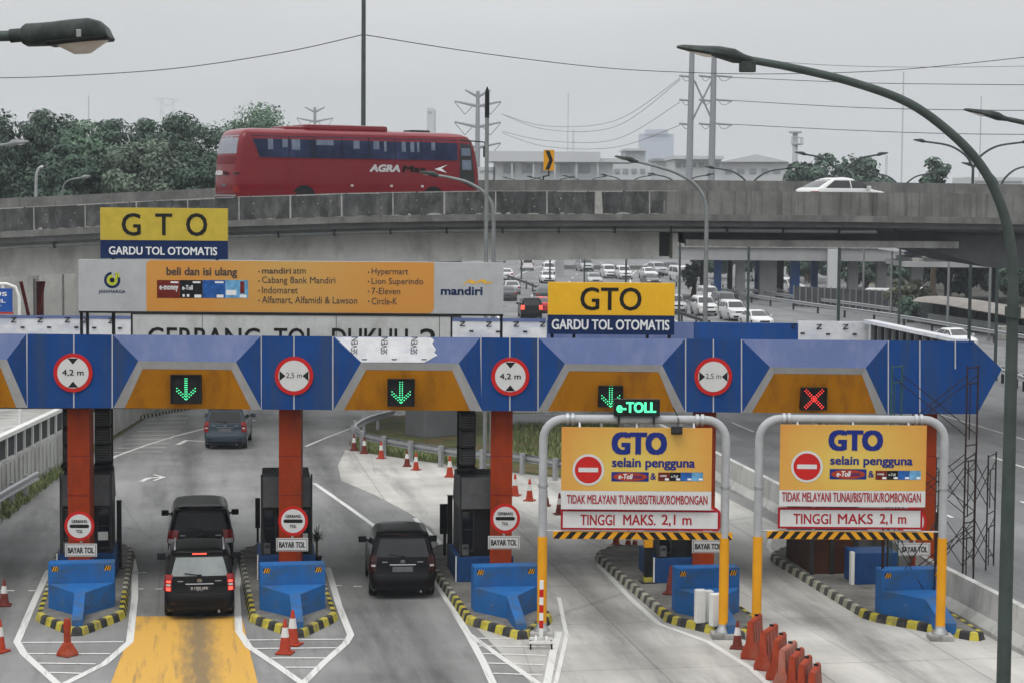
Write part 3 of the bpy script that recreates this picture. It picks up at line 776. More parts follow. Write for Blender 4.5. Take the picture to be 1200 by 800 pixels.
    mb = MB(); mb.tube([(w * .55, -h + .02, .21), (w * .55, -h + .3, .22)], .03, 10); mb.build('exhaust_pipe', 'rim', root, smooth=40)
    return root

def sedan(name, label, paint, L=4.5, W=1.72, group=None, loc=(0, 0, 0), rz=0, brake=False, k=1.0, glass='glass_dark'):
    h = L / 2; w = W / 2
    sl = [(.19, w * .9, -h + .15, h - .17), (.28, w * .96, -h + .03, h - .04), (.45, w, -h, h), (.62, w, -h + .02, h - .03), (.74, w, -h + .04, h - .14), (.83, w * .985, -h + .07, h - .45),
          (.90, w * .965, -h + .12, h - .90), (.94, w * .95, -h + .20, h - 1.00), (.965, w * .93, -h + .32, h - 1.08), (1.12, w * .87, -h + .62, h - 1.38), (1.28, w * .78, -h + .98, h - 1.74),
          (1.37, w * .70, -h + 1.24, h - 1.95), (1.41, w * .60, -h + 1.48, h - 2.14), (1.43, w * .42, -h + 1.8, h - 2.36)]
    sl = [(a * k, b, c, d) for a, b, c, d in sl]
    sh = Shell(sl, rr=.16, rf=.32, cr=.06, cf=.14)
    root = thing(name, label, 'car', loc, rz, group)
    mb = MB(); sh.body(mb); mb.build('body', paint, root, smooth=32)
    mb = MB(); sh.p_rear(mb, -.84, .84, -.80, .80, .98 * k, 1.33 * k, nv=5); mb.build('rear_window', glass, root, smooth=60)
    mb = MB(); sh.p_front(mb, -.85, .85, -.80, .80, .98 * k, 1.34 * k, nv=5); mb.build('windscreen', glass, root, smooth=60)
    zb, zt = .96 * k, 1.29 * k
    for sg in (-1, 1):
        for c in (((-h + .66, zb), (-h + 2.0, zb), (-h + 2.0, zt), (-h + 1.22, zt)), ((-h + 2.06, zb), (h - 1.16, zb), (h - 1.84, zt), (-h + 2.06, zt))):
            mb = MB(); sh.p_side(mb, sg, c); mb.build('side_window', glass, root, smooth=60)
        lo, hi = (.62, 1.0) if sg > 0 else (-1.0, -.62)
        mb = MB(); sh.p_rear(mb, lo, hi, lo, hi, .66 * k, .82 * k, off=.014, nu=6); mb.build('tail_light', 'brake_on' if brake else 'tail_red', root, smooth=60)
        mb = MB(); sh.p_front(mb, lo, hi, lo, hi, .60 * k, .72 * k, off=.014, nu=6); mb.build('headlight', 'tail_clear', root, smooth=60)
        mirror_part(root, sg, w * .95, h - 1.50, .97 * k, paint)
    mb = MB(); sh.p_front(mb, -.45, .45, -.48, .48, .55 * k, .68 * k, off=.012); mb.build('grille', 'black', root, smooth=60)
    mb = MB(); sh.p_front(mb, -.7, .7, -.7, .7, .27, .42, off=.012); mb.build('air_intake', 'black', root, smooth=60)
    mb = MB(); sh.p_rear(mb, -.28, .28, -.28, .28, .52 * k, .62 * k, off=.014, nv=1); mb.build('number_plate', 'plate', root)
    if brake:
        mb = MB(); mb.box(-.14, .14, sh.rear(0, 1.34 * k) - .03, sh.rear(0, 1.34 * k) - .005, 1.32 * k, 1.36 * k); mb.build('high_brake_light', 'brake_on', root)
    add_wheels(root, sh, .31, .19, (-h + .85, h - .85))
    return root

def pickup(name, label, paint, group=None, loc=(0, 0, 0), rz=0):
    """small flat-nosed van / cab with box, front to +y"""
    L, W = 4.3, 1.66; h = L / 2; w = W / 2
    sl = [(.22, w * .95, -h + .05, h - .08), (.40, w, -h, h), (.9, w, -h, h - .02), (1.05, w, -h, h - .10), (1.5, w * .95, -h + .03, h - .42), (1.8, w * .88, -h + .08, h - .75), (1.88, w * .75, -h + .2, h - .95)]
    sh = Shell(sl, rr=.08, rf=.2, cr=.02, cf=.06)
    root = thing(name, label, 'van', loc, rz, group)
    mb = MB(); sh.body(mb); mb.build('body', paint, root, smooth=32)
    mb = MB(); sh.p_front(mb, -.86, .86, -.84, .84, 1.08, 1.68, nv=5); mb.build('windscreen', 'glass_dark', root, smooth=60)
    mb = MB(); sh.p_rear(mb, -.8, .8, -.78, .78, 1.12, 1.65); mb.build('rear_window', 'glass_dark', root, smooth=60)
    for sg in (-1, 1):
        for c in (((-h + .4, 1.1), (-h + 1.7, 1.1), (-h + 1.7, 1.66), (-h + .5, 1.66)), ((-h + 1.8, 1.1), (h - .45, 1.1), (h - .85, 1.66), (-h + 1.8, 1.66))):
            mb = MB(); sh.p_side(mb, sg, c); mb.build('side_window', 'glass_dark', root, smooth=60)
        lo, hi = (.6, .96) if sg > 0 else (-.96, -.6)
        mb = MB(); sh.p_front(mb, lo, hi, lo, hi, .62, .80, off=.012); mb.build('headlight', 'tail_clear', root, smooth=60)
        lo, hi = (.82, 1) if sg > 0 else (-1, -.82)
        mb = MB(); sh.p_rear(mb, lo, hi, lo, hi, .6, 1.0, off=.012); mb.build('tail_light', 'tail_red', root, smooth=60)
        mirror_part(root, sg, w * .96, h - .55, 1.2, 'black')
    mb = MB(); sh.p_front(mb, -.55, .55, -.55, .55, .62, .74, off=.01); mb.build('grille', 'black', root, smooth=60)
    add_wheels(root, sh, .31, .19, (-h + .9, h - .75))
    return root

# ================================================================== SETTING
mb = MB(); mb.face([(-2500, -200, -.03), (2500, -200, -.03), (2500, 4500, -.03), (-2500, 4500, -.03)])
struct(mb.build('ground', 'ground'))
mb = MB(); mb.face([(-17, 15, 0), (62, 15, 0), (60, 110, 0), (44, 170, 0), (42, 260, 0), (70, 430, 0), (-45, 430, 0), (-17, 200, 0)])
struct(mb.build('highway_road', 'asphalt_hwy'))
BX = lambda Y: 11.16 - .152 * (Y - 49.6)          # foot of the concrete barrier beside the highway
mb = MB(); mb.face([(-16.95, 15, .004), (BX(15), 15, .004), (BX(78), 78, .004), (BX(118), 118, .004), (-16.95, 118, .004)])
struct(mb.build('toll_plaza_road', 'asphalt'))
pts = [gnd(*p) for p in ((622, 800), (545, 722), (509, 663), (518, 640), (505, 618), (478, 600), (440, 580), (400, 563), (396, 545), (405, 527))]
pts = [(2.6, 15, 0)] + pts + [gnd(*p) for p in ((540, 547), (656, 560), (760, 568), (838, 576))] + [(BX(50) - .1, 50, 0), (BX(15) - .1, 15, 0)]
mb = MB(); mb.face([(p[0], p[1], .008) for p in pts][::-1])
struct(mb.build('concrete_pavement', 'concrete_road'))
# raised side road beyond the retaining wall
mb = MB(); mb.box(-75, -17.35, 58, 180, -.5, 1.35)
struct(mb.build('upper_side_road', 'concrete_pale'))
# verge soil
vp = [gnd(*p) for p in ((409, 521), (425, 530), (540, 546), (656, 559), (838, 575), (838, 532), (770, 500), (700, 486), (560, 482), (440, 488), (414, 500))]
mb = MB(); mb.face([(p.x, p.y, .012) for p in vp])
struct(mb.build('verge_ground', 'soil'))
mb = MB(); mb.face([(-16.95, 20, .012), (-15.9, 20, .012), (-16.2, 64, .012), (-16.55, 78, .012), (-16.9, 100, .012), (-16.95, 100, .012)])
struct(mb.build('verge_ground', 'soil'))
mb = MB(); mb.face([(62, 60, .012), (140, 60, .012), (140, 430, .012), (72, 430, .012), (44, 260, .012), (46, 170, .012)])
struct(mb.build('roadside_ground', 'soil_dark'))

# grass: blades on the two verges
def grass(name, poly_px, n, h, seed, dens_fn=None, label=None):
    rnd = random.Random(seed); mb = MB()
    P = [gnd(*p) for p in poly_px]
    x0 = min(p.x for p in P); x1 = max(p.x for p in P); y0 = min(p.y for p in P); y1 = max(p.y for p in P)
    def inside(x, y):
        r = False
        for a, b in zip(P, P[1:] + P[:1]):
            if (a.y > y) != (b.y > y) and x < (b.x - a.x) * (y - a.y) / (b.y - a.y) + a.x: r = not r
        return r
    cl = [(rnd.uniform(x0, x1), rnd.uniform(y0, y1), rnd.uniform(.3, 1.3)) for _ in range(60)]
    k = 0; t = 0
    while k < n and t < n * 40:
        t += 1
        if rnd.random() < .7:
            c = rnd.choice(cl); x, y = rnd.gauss(c[0], c[2] * .5), rnd.gauss(c[1], c[2])
        else: x, y = rnd.uniform(x0, x1), rnd.uniform(y0, y1)
        if not inside(x, y): continue
        k += 1
        a = rnd.uniform(0, 6.28); w = rnd.uniform(.012, .03); hh = h * rnd.uniform(.4, 1.4); l = rnd.uniform(.2, .8) * hh
        dx, dy = math.cos(a), math.sin(a)
        b = Vector((x, y, .01)); s_ = Vector((-dy, dx, 0)) * w
        m_ = b + Vector((dx * l * .4, dy * l * .4, hh * .65)); e = b + Vector((dx * l, dy * l, hh))
        mb.face([b - s_, b + s_, m_ + s_ * .7, m_ - s_ * .7]); mb.face([m_ - s_ * .7, m_ + s_ * .7, e])
    o = mb.build(name, 'grass'); o['kind'] = 'stuff'; o['label'] = label
    return o
grass('verge_grass', ((600, 505), (600, 540), (665, 552), (760, 560), (830, 565), (800, 515), (720, 490), (620, 488)), 5200, .28, 3, label='patchy green grass behind the guard rail in the middle')
grass('nose_grass', ((412, 520), (430, 530), (545, 546), (545, 540), (470, 528), (425, 515)), 1500, .22, 4, label='low weeds under the curved guard rail nose')
grass('wall_grass', ((0, 616), (62, 566), (95, 540), (128, 512), (110, 512), (62, 540), (20, 566), (0, 580)), 2800, .22, 5, label='weedy grass at the foot of the pale retaining wall')

# ------------------------------------------------------------------ road markings
mk = MB(); Z = .014
def line(p, q, w, z=Z, m=0):
    a, b = Vector((p[0], p[1], 0)), Vector((q[0], q[1], 0)); d = (b - a).normalized(); n = Vector((-d.y, d.x, 0)) * w / 2
    mk.face([(a - n) + Vector((0, 0, z)), (b - n) + Vector((0, 0, z)), (b + n) + Vector((0, 0, z)), (a + n) + Vector((0, 0, z))][::1], m)
def poly(pp, w, z=Z):
    """mitred stripe through pixel points on the ground"""
    P = [gnd(*p) for p in pp] if len(pp[0]) == 2 and not isinstance(pp[0], Vector) else pp
    L, Rr = [], []
    for k, p in enumerate(P):
        a = (P[k] - P[k - 1]).normalized() if k else (P[1] - P[0]).normalized()
        b = (P[k + 1] - P[k]).normalized() if k < len(P) - 1 else a
        d = (a + b).normalized(); n = Vector((-d.y, d.x, 0)); s_ = w / 2 / max(.4, n.dot(Vector((-a.y, a.x, 0))))
        L.append(p + n * s_); Rr.append(p - n * s_)
    for k in range(len(P) - 1):
        mk.face([(q.x, q.y, z) for q in (Rr[k], Rr[k + 1], L[k + 1], L[k])])
# outlines and bars of the painted noses in front of the islands
poly([(155, 655), (158, 668), (158, 700), (152, 752), (122, 778), (78, 800), (60, 818)], .17)
poly([(57, 668), (40, 705), (20, 752), (28, 766), (66, 800), (80, 815)], .17)
for a, b in (((26, 753), (145, 752)), ((31, 766), (130, 766)), ((44, 777), (112, 778)), ((58, 788), (95, 789))): poly([a, b], .10, Z + .002)
poly([(283, 655), (277, 690), (280, 740), (292, 758), (325, 780), (356, 802), (375, 820)], .17)
poly([(384, 665), (398, 712), (411, 744), (405, 754), (380, 776), (354, 802)], .17, Z + .001)
for a, b in (((290, 750), (405, 749)), ((297, 760), (398, 759)), ((318, 771), (386, 771)), ((334, 782), (372, 782))): poly([a, b], .10, Z + .002)
poly([(504, 670), (526, 706), (548, 742), (566, 775), (580, 806)], .17)
poly([(548, 742), (590, 772), (638, 806)], .15, Z + .001)
poly([(655, 740), (648, 765), (640, 806)], .17)
for a, b in (((556, 748), (640, 748)), ((560, 757), (640, 758)), ((566, 766), (640, 768)), ((572, 777), (638, 779)), ((578, 789), (636, 791))): poly([a, b], .10, Z + .002)
poly([(368, 566), (404, 591), (440, 617), (478, 645), (500, 663)], .16)
poly([(358, 523), (384, 512), (413, 501)], .14)
poly([(486, 607), (500, 622), (517, 637), (505, 664)], .15)
for k in range(4): poly([(508 - k * 1.5, 640 + k * 6), (526, 640 + k * 6)], .09, Z + .002)
# left road: edge line, hatch bars, lane line, arrows
poly([(100, 553), (137, 534), (170, 522), (205, 511), (240, 502), (300, 492)], .15)
for k in range(10):
    t = k / 9
    x0 = 133 + t * 48; y0 = 530 - t * 44
    poly([(x0, y0), (x0 + 58 - t * 14, y0 - 1)], .10, Z + .002)
poly([(208, 521), (218, 516), (240, 517)], .22)
poly([(165, 564), (174, 560), (190, 559)], .20); poly([(180, 556), (192, 559), (180, 563)], .12, Z + .002)
for a, b in (((0, 692), (17, 692)), ((33, 692), (43, 692)), ((161, 690), (168, 690)), ((182, 690), (190, 690)), ((393, 686), (401, 686)), ((414, 687), (424, 687)), ((157, 671), (172, 671))): poly([a, b], .14)
# concrete lanes: edge lines beside the island kerbs
poly([(708, 650), (702, 663), (740, 702), (772, 731), (830, 752), (880, 783), (905, 806)], .15)
poly([(655, 700), (664, 745), (650, 806)], .10, Z + .001)
poly([(918, 665), (900, 640), (905, 625)], .12)
# highway lanes
def hwy(off, w, dash=None, y0=30, y1=330):
    P = []
    Y = y0
    while Y < y1:
        P.append(Vector((BX(min(Y, 120)) + off + max(0, Y - 120) * (-.10) + max(0, Y - 120) ** 2 * .0006, Y, 0))); Y += 6
    if dash is None: poly(P, w, Z)
    else:
        for k in range(0, len(P) - 1, 2): poly([P[k], P[k] + (P[k + 1] - P[k]) * .62], w, Z)
hwy(2.0, .16); hwy(5.7, .14, 1); hwy(9.4, .14, 1); hwy(13.1, .14, 1); hwy(16.8, .16)
struct(mk.build('road_markings', 'white_line'))
mb = MB(); P = [gnd(*p) for p in ((160, 722), (283, 722), (302, 800), (310, 830), (118, 830), (130, 800))]
mb.face([(p.x, p.y, .011) for p in P][::-1])
struct(mb.build('yellow_lane_markings', 'yellow_lane'))

# ------------------------------------------------------------------ concrete barrier beside the highway
bar = thing('concrete_barrier', 'long grey concrete barrier between toll lanes and highway', 'barrier', (BX(50), 50, 0), 0, None, True)
jp = [(-.30, 0), (.30, 0), (.30, .08), (.14, .32), (.09, .95), (-.09, .95), (-.14, .32), (-.30, .08)]
segs = [20 + 4.0 * k for k in range(26)]
for k, Y in enumerate(segs):
    mb = MB()
    xo = .3
    mb.sweep([(BX(Y) + xo, Y + .012, 0), (BX(Y + 2) + xo, Y + 2, 0), (BX(Y + 4) + xo, Y + 3.988, 0)], jp)
    mb.build('barrier_section', 'concrete_pale' if 16 > k and k != 8 else 'concrete', bar)

# ------------------------------------------------------------------ retaining wall with railing, left
rw = thing('retaining_wall', 'pale ribbed retaining wall topped by a dark slatted railing with white rail', 'wall', (-17.15, 60, 0), 0, None, True)
mb = MB(); mb.box(-17.35, -17.0, 20, 128, 0, 1.3)
for k in range(180):
    y = 21 + k * .6; mb.box(-17.0, -16.96, y, y + .12, .05, 1.2)
mb.build('wall_base', 'concrete_pale', rw)
mb = MB(); mb.box(-17.3, -17.05, 20, 128, 2.02, 2.16); mb.build('top_rail', 'white', rw)
mb = MB(); mb.box(-17.22, -17.17, 20, 128, 1.32, 2.0); mb.build('railing_panel', 'fence_grey', rw)  # dark sheet standing for the dark openings between the posts
for k in range(55):
    mb = MB(); y = 44 + k * 1.25; mb.box(-17.16, -17.08, y, y + .09, 1.3, 2.02); mb.build('railing_post', 'white', rw)

def guardrail(name, label, path, posts=True, prof_h=.62, every=2, double=False, k='galv', post_k='galv', posts_max=40):
    path = [Vector((p[0], p[1], 0)) for p in path]
    c = path[len(path) // 2]
    root = thing(name, label, 'guard rail', (c.x, c.y, 0), 0, None, True)
    mb = MB(); hh = prof_h
    prof = [(.05, -.155), (-.03, -.13), (-.035, -.09), (.05, -.04), (.05, .04), (-.035, .09), (-.03, .13), (.05, .155), (.06, .155), (-.02, .13), (-.025, .09), (.06, .04), (.06, -.04), (-.025, -.09), (-.02, -.13), (.06, -.155)]
    prof = [(-a, z + hh) for a, z in prof]
    mb.sweep(path, prof); mb.build('rail', k, root, smooth=35)
    if double:
        mb = MB(); mb.sweep(path, [(a + .42, z) for a, z in [(-q[0], q[1]) for q in prof]]); mb.build('rail', k, root, smooth=35)
    # posts every metre or two along the path
    acc = 0; n = 0
    for a, b in zip(path, path[1:]):
        L = (b - a).length
        while acc < L and n < posts_max:
            p = a + (b - a) * (acc / L); d = (b - a).normalized(); q = p + Vector((-d.y, d.x, 0)) * .16
            mb = MB(); mb.M = Matrix.Translation((q.x, q.y, 0)) @ Matrix.Rotation(math.atan2(d.y, d.x), 4, 'Z')
            mb.box(-.08, .08, -.07, .07, -.02, hh + .20); mb.build('post', post_k, root); acc += every; n += 1
        acc -= L
    return root
gp = [(464, 483), (440, 489), (425, 495), (417, 501.5), (422, 507), (432, 511), (470, 519), (540, 530), (600, 534), (658, 543), (720, 552), (790, 562)]
gp = spline([gnd(p[0], p[1], .62) for p in gp], 5)
guardrail('guard_rail', 'galvanised guard rail bending round the nose of the verge beside the cones', [(p.x, p.y) for p in gp][::-1], every=1.9)
gl = [gnd(-60, 612, .62), gnd(0, 583, .62), gnd(22, 570, .62), gnd(45, 557, .62)]
guardrail('guard_rail', 'short grey guard rail in weeds below the pale retaining wall', [(p.x, p.y) for p in gl], every=1.8)
# black and white kerb of the far ramp
kb = MB()
kp = spline([gnd(*p) for p in ((124, 504), (150, 494), (185, 486), (215, 480), (260, 473))], 8)
for a, b in zip(kp, kp[1:]):
    kb.M = None; d = (b - a).normalized(); n = Vector((-d.y, d.x, 0)) * .14; i = kp.index(a) % 2
    m = a + (b - a) * .5
    for (u, v, mm) in ((a, m, 0), (m, b, 1)):
        lo = [u - n, v - n, v + n, u + n]
        kb.slab([(q.x, q.y) for q in lo], .0, .16, mm)
struct(kb.build('ramp_kerb', ['kerb_pale', 'kerb_k']))
o = MB(); o.tube([gnd(596, 499), gnd(650, 498), gnd(760, 499)], .27, 14)
for v in o.v: v.z += .27
one(o, 'steel_pipe', 'pipe_grey', 'thick grey pipe lying across the verge behind the guard rail', 'pipe', gnd(650, 498), smooth=40)

# ------------------------------------------------------------------ flyover
FS = 2400 / 84.0
def lev(px, py): return 10.3 + (230 - (py - .00785 * (px - 600))) / FS
def fx(px): return (px - 600) / FS
nt = [(-75, 7.0), (-45, 8.35), (-30, 9.15), (fx(0), 9.64), (fx(100), 9.84), (fx(220), 10.08), (fx(280), 10.19), (fx(340), 10.27), (fx(400), 10.36), (fx(460), 10.42), (fx(560), 10.50), (fx(777), 10.57), (fx(1000), 10.57), (fx(1200), 10.52), (30, 10.45), (80, 9.9)]
def zt(x):
    for a, b in zip(nt, nt[1:]):
        if x <= b[0]: return a[1] + (b[1] - a[1]) * max(0, (x - a[0])) / (b[0] - a[0])
    return nt[-1][1]
def zf(x): return zt(x) + .58
FAR = 101.5
fl = thing('flyover_bridge', 'stained concrete flyover carrying the red coach across the whole view', 'bridge', (0, 90, 0), 0, None, True)
xs = sorted(set([p[0] for p in nt] + [-60 + 2.1 * k for k in range(64)]))
def strip(x0, x1, prof, zfn, Y, m=0, mb=None):
    X = [x0] + [x for x in xs if x0 < x < x1] + [x1]
    mb.sweep([(x, Y, zfn(x)) for x in X], prof, m)
XS = fx(777)
# near parapet: dark cast panels to the left of the expansion joint, streaked concrete to the right
mb = MB(); strip(-75, XS - .02, [(.0, -.96), (.0, 0), (-.22, 0), (-.30, -.96)], zt, 84.0, 0, mb); mb.build('parapet', 'concrete_dark', fl)
mb = MB(); strip(XS + .02, 80, [(.0, -.98), (.0, .0), (-.22, .0), (-.30, -.98)], zt, 84.0, 0, mb); mb.build('parapet', 'concrete_streak', fl)
mb = MB(); rnd = random.Random(5)
k = 0
for q in range(-30, 60):
    x = fx(39.5 + 60.0 * q)
    if x > XS - .5 or x < -74: continue
    w = rnd.uniform(.018, .032) if q not in (11,) else .14
    z = zt(x)
    mb.face([(x - w, 83.994, z - .95), (x + w * 1.4, 83.994, z - .95), (x + w, 83.994, z + .003), (x - w, 83.994, z + .003)])
    mb.face([(x - w, 83.994, z + .003), (x + w, 83.994, z + .003), (x + w, 84.22, z + .003), (x - w, 84.22, z + .003)])
# ragged lime bloom along the ledge and lifting-hole plugs on the panels
X = -40.0
while X < XS - .3:
    w = rnd.uniform(.15, .7); h = rnd.choice((.015, .02, .03, .03, .05, .09)); z = zt(X)
    pts = [(X, 83.992, z - .955), (X + w, 83.992, zt(X + w) - .955), (X + w * .8, 83.992, z - .955 + h * rnd.uniform(.3, 1)), (X + w * .45, 83.992, z - .955 + h), (X + w * .15, 83.992, z - .955 + h * rnd.uniform(.2, .7))]
    mb.face(pts); X += w * rnd.uniform(.9, 1.6)
for q in range(-10, 13):
    for dx, dz in ((.5, -.33), (1.05, -.36), (1.6, -.33), (.5, -.70), (1.15, -.74), (1.6, -.68)):
        if rnd.random() < .6:
            x = fx(39.5 + 60 * q) + dx + rnd.uniform(-.1, .1); z = zt(x) + dz + rnd.uniform(-.05, .05); r = rnd.uniform(.012, .03)
            if x < XS - .2: mb.face([(x - r, 83.991, z - r), (x + r, 83.991, z - r * .6), (x + r * .7, 83.991, z + r), (x - r * .8, 83.991, z + r * .8)])
mb.build('joint_mortar', 'mortar', fl)
mb = MB(); X = -45.0
while X < XS - .5:
    w = rnd.uniform(.5, 2.2); a, b = zt(X), zt(X + w); t = rnd.uniform(.02, .05)
    mb.face([(X, 83.9925, a - t), (X + w, 83.9925, b - t * rnd.uniform(.5, 1.4)), (X + w, 83.9925, b + .002), (X, 83.9925, a + .002)]); X += w + rnd.uniform(0, .12)
mb.build('coping_edge', 'mortar', fl)
mb = MB(); strip(-75, 80, [(.06, -1.22), (.06, -.96), (-.3, -.96), (-.3, -1.22)], zt, 84.0, 0, mb); mb.build('ledge', 'concrete_mid', fl)
# deck slab, banked towards the far side
mb = MB()
X = [x for x in xs]
mb.sweep([(x, 84.0, zt(x)) for x in X], [(-.3, -1.05), (-.3, -1.45), (-2.0, -1.60), (-17.5, -1.0), (-17.5, -.42)])
mb.build('deck', 'asphalt_hwy', fl)
mb = MB(); strip(-75, 80, [(.15, -1.0), (.15, 0), (-.15, 0), (-.15, -1.0)], zf, FAR, 0, mb); mb.build('far_parapet', 'concrete_mid', fl)
# box girder: pale fascia on the left span, thinner steel-grey edge beam on the right
G1 = fx(775)
def zb(x):                      # girder soffit
    a = [(-75, 4.6), (fx(0), 6.78), (fx(250), 7.24), (fx(560), 7.60), (fx(775), 7.72), (80, 7.72)]
    for p, q in zip(a, a[1:]):
        if x <= q[0]: return p[1] + (q[1] - p[1]) * (x - p[0]) / (q[0] - p[0])
    return 7.72
mb = MB(); Xg = [x for x in xs if x < G1] + [G1]; rg = []
for x in Xg: rg.append([mb.P(p) for p in ((x, 85.9, zt(x) - 1.5), (x, 85.7, zb(x)), (x, 99, zb(x) + .3), (x, 99, zt(x) - 1.15))])
for a, b in zip(rg, rg[1:]):
    for j in range(4): mb.idx((a[j], a[(j + 1) % 4], b[(j + 1) % 4], b[j]))
mb.idx(rg[0]); mb.idx(rg[-1][::-1])
mb.build('box_girder', 'girder', fl)
mb = MB(); mb.box(G1 + .55, fx(797), 85.5, 87.4, 7.72, zt(6.8) - 1.75); mb.build('bearing_block', 'girder', fl)
mb = MB(); mb.box(G1 - .35, G1 + 1.0, 88.6, 98.5, 7.75, zt(6.8) - 1.62); mb.build('pier_cap', 'pier', fl)
# right span: edge beam and haunched cross head at the far right
mb = MB()
zz = lambda x: zt(x) - 1.22
Xr = [G1 + 1.1, 12, 16, 18.6]
for a, b in zip(Xr, Xr[1:]):
    z0, z1 = 10.3 + (230 - 280) / FS, 10.3 + (230 - 287.5) / FS
    mb.box(a, b, 85.5, 86.2, z1 - .02, z0)
mb.build('edge_beam', 'concrete_pale', fl)
mb = MB()
mb.prism([(fx(1090), 8.30), (fx(1175), 7.45), (fx(1420), 7.2), (fx(1420), 8.8), (fx(1090), 8.8)], 86.3, 98)
mb.build('cross_head', 'pier', fl)
mb = MB(); mb.box(G1 + 1.1, 60, 86.4, 98.6, 8.35, 9.0); mb.build('girder_soffit', 'pier', fl)
# drain pipe on brackets under the ledge
mb = MB(); mb.tube([(x, 84.55, zt(x) - 1.62) for x in [-45 + 3 * k for k in range(22)] if x < fx(1100)], .085, 10)
mb.build('drain_pipe', 'lamp_grey', fl, smooth=40)
for k in range(16):
    x = fx(60 + 66 * k)
    mb = MB(); mb.box(x - .04, x + .04, 84.42, 84.68, zt(x) - 1.74, zt(x) - 1.2); mb.build('pipe_bracket', 'dark_metal', fl)
pc = gnd(506, 514)
mb = MB(); mb.M = Matrix.Translation((pc.x, pc.y + 1.3, 0)) @ Matrix.Rotation(R_(38), 4, 'Z'); mb.box(-.95, .95, -.75, .75, 0, 7.9)
mb.build('pier', 'pier', fl, bevel=.06)
mb = MB(); mb.M = Matrix.Translation((26, 91, 0)); mb.box(-1.0, 1.0, -.9, .9, 0, 8.0); mb.build('pier', 'pier', fl, bevel=.06)

# ================================================================== TOLL CANOPY
GYAW = R_(3.7); GP0 = Vector((0, 52.5, 0)); GN = Vector((math.sin(GYAW), -math.cos(GYAW), 0)); GA = Vector((math.cos(GYAW), math.sin(GYAW), 0))
def G(px, py, off=0.0):
    d = ray(px, py); P0 = GP0 - GN * off
    return CAM + d * ((P0 - CAM).dot(GN) / d.dot(GN))
cp = thing('toll_canopy', 'blue and amber toll plaza canopy with four lane bays on orange red columns', 'toll canopy', (0, 55, 0), 0, None, True)
BAYS = [
 dict(LT=(-141, 390), RT=(31, 391), LM=(-112, 420), RM=(8, 421), LB=(-141, 476.5), RB=(32, 477.3), lm=(-106, 430), rm=(1, 431), lb=(-128, 476.5), rb=(19, 477.2)),
 dict(LT=(132, 392), RT=(306, 393.3), LM=(162, 422.5), RM=(276.5, 424), LB=(133, 477.7), RB=(306.5, 479.4), lm=(167, 432), rm=(271, 433), lb=(146, 477.8), rb=(294.5, 479.3)),
 dict(LT=(390, 394), RT=(563, 395.2), LM=(423, 424.5), RM=(537.5, 425.5), LB=(391, 480), RB=(565, 481), lm=(429, 433), rm=(530, 434), lb=(403, 480.1), rb=(551, 480.9)),
 dict(LT=(631, 395.8), RT=(803, 396.8), LM=(662, 426), RM=(776, 427.5), LB=(630.5, 481.2), RB=(803, 482.3), lm=(667, 434.5), rm=(772, 435.5), lb=(641.5, 481.3), rb=(791, 482.2)),
 dict(LT=(869, 397.4), RT=(1041, 398.8), LM=(902.5, 430), RM=(1014.5, 431), LB=(870, 483), RB=(1039, 484.3), lm=(907, 437.5), rm=(1010, 438.5), lb=(881, 483.1), rb=(1027, 484.2))]
def gface(name, k, pts, off=0):
    mb = MB(); mb.face([G(p[0], p[1], p[2] if len(p) > 2 else off) for p in pts]); return mb.build(name, k, cp)
fr = -.32
for i, b in enumerate(BAYS):
    gface('sloped_panel', 'lavender', [b['LM'] + (fr,), b['RM'] + (fr,), b['RT'], b['LT']])
    gface('corner_panel', 'blue', [b['LT'], b['LB'], b['LM'] + (fr,)]); gface('corner_panel', 'blue', [b['RT'], b['RM'] + (fr,), b['RB']])
    i0, i1 = fr + .10, .12
    mb = MB()
    mb.face([G(*b['LM'], fr), G(*b['lm'], i0), G(*b['rm'], i0), G(*b['RM'], fr)])
    mb.face([G(*b['LM'], fr), G(*b['LB']), G(*b['lb'], i1), G(*b['lm'], i0)])
    mb.face([G(*b['RM'], fr), G(*b['rm'], i0), G(*b['rb'], i1), G(*b['RB'])])
    mb.build('bay_trim', 'trim', cp)
    gface('bay_panel', 'amber', [b['lb'] + (i1 + .01,), b['rb'] + (i1 + .01,), b['rm'] + (i0 + .01,), b['lm'] + (i0 + .01,)])
def strip_px(x, y0, y1, w=.7):
    mb = MB()
    mb.face([G(x - w, y1, -.006), G(x + w, y1, -.006), G(x + w, y0, -.006), G(x - w, y0, -.006)]); mb.build('panel_joint', 'trim', cp)
END = [(1141, 400), (1174, 432), (1145, 484.8)]
for i in range(5):
    b = BAYS[i]
    if i < 4:
        n = BAYS[i + 1]
        gface('pillar_panel', 'blue', [b['RB'], n['LB'], n['LT'], b['RT']])
    else:
        mb = MB(); pp = [b['RB'], END[2], END[1], END[0], b['RT']]
        a = [mb.P(G(*p)) for p in pp]; c = [mb.P(G(*p, .6)) for p in pp]
        mb.idx(a); mb.idx(c[::-1])
        for k in range(5): mb.idx((a[k], c[k], c[(k + 1) % 5], a[(k + 1) % 5]))
        mb.build('end_panel', 'blue', cp)
mb = MB()
for x in (31.5, 86.5, 131.5, 306, 344.5, 390, 563.5, 597.5, 630.5, 803.5, 836, 869, 1041, 1078): strip_px(x, 391 + x * .0075, 477 + x * .007)
strip_px(1119.5, 399.6, 432)
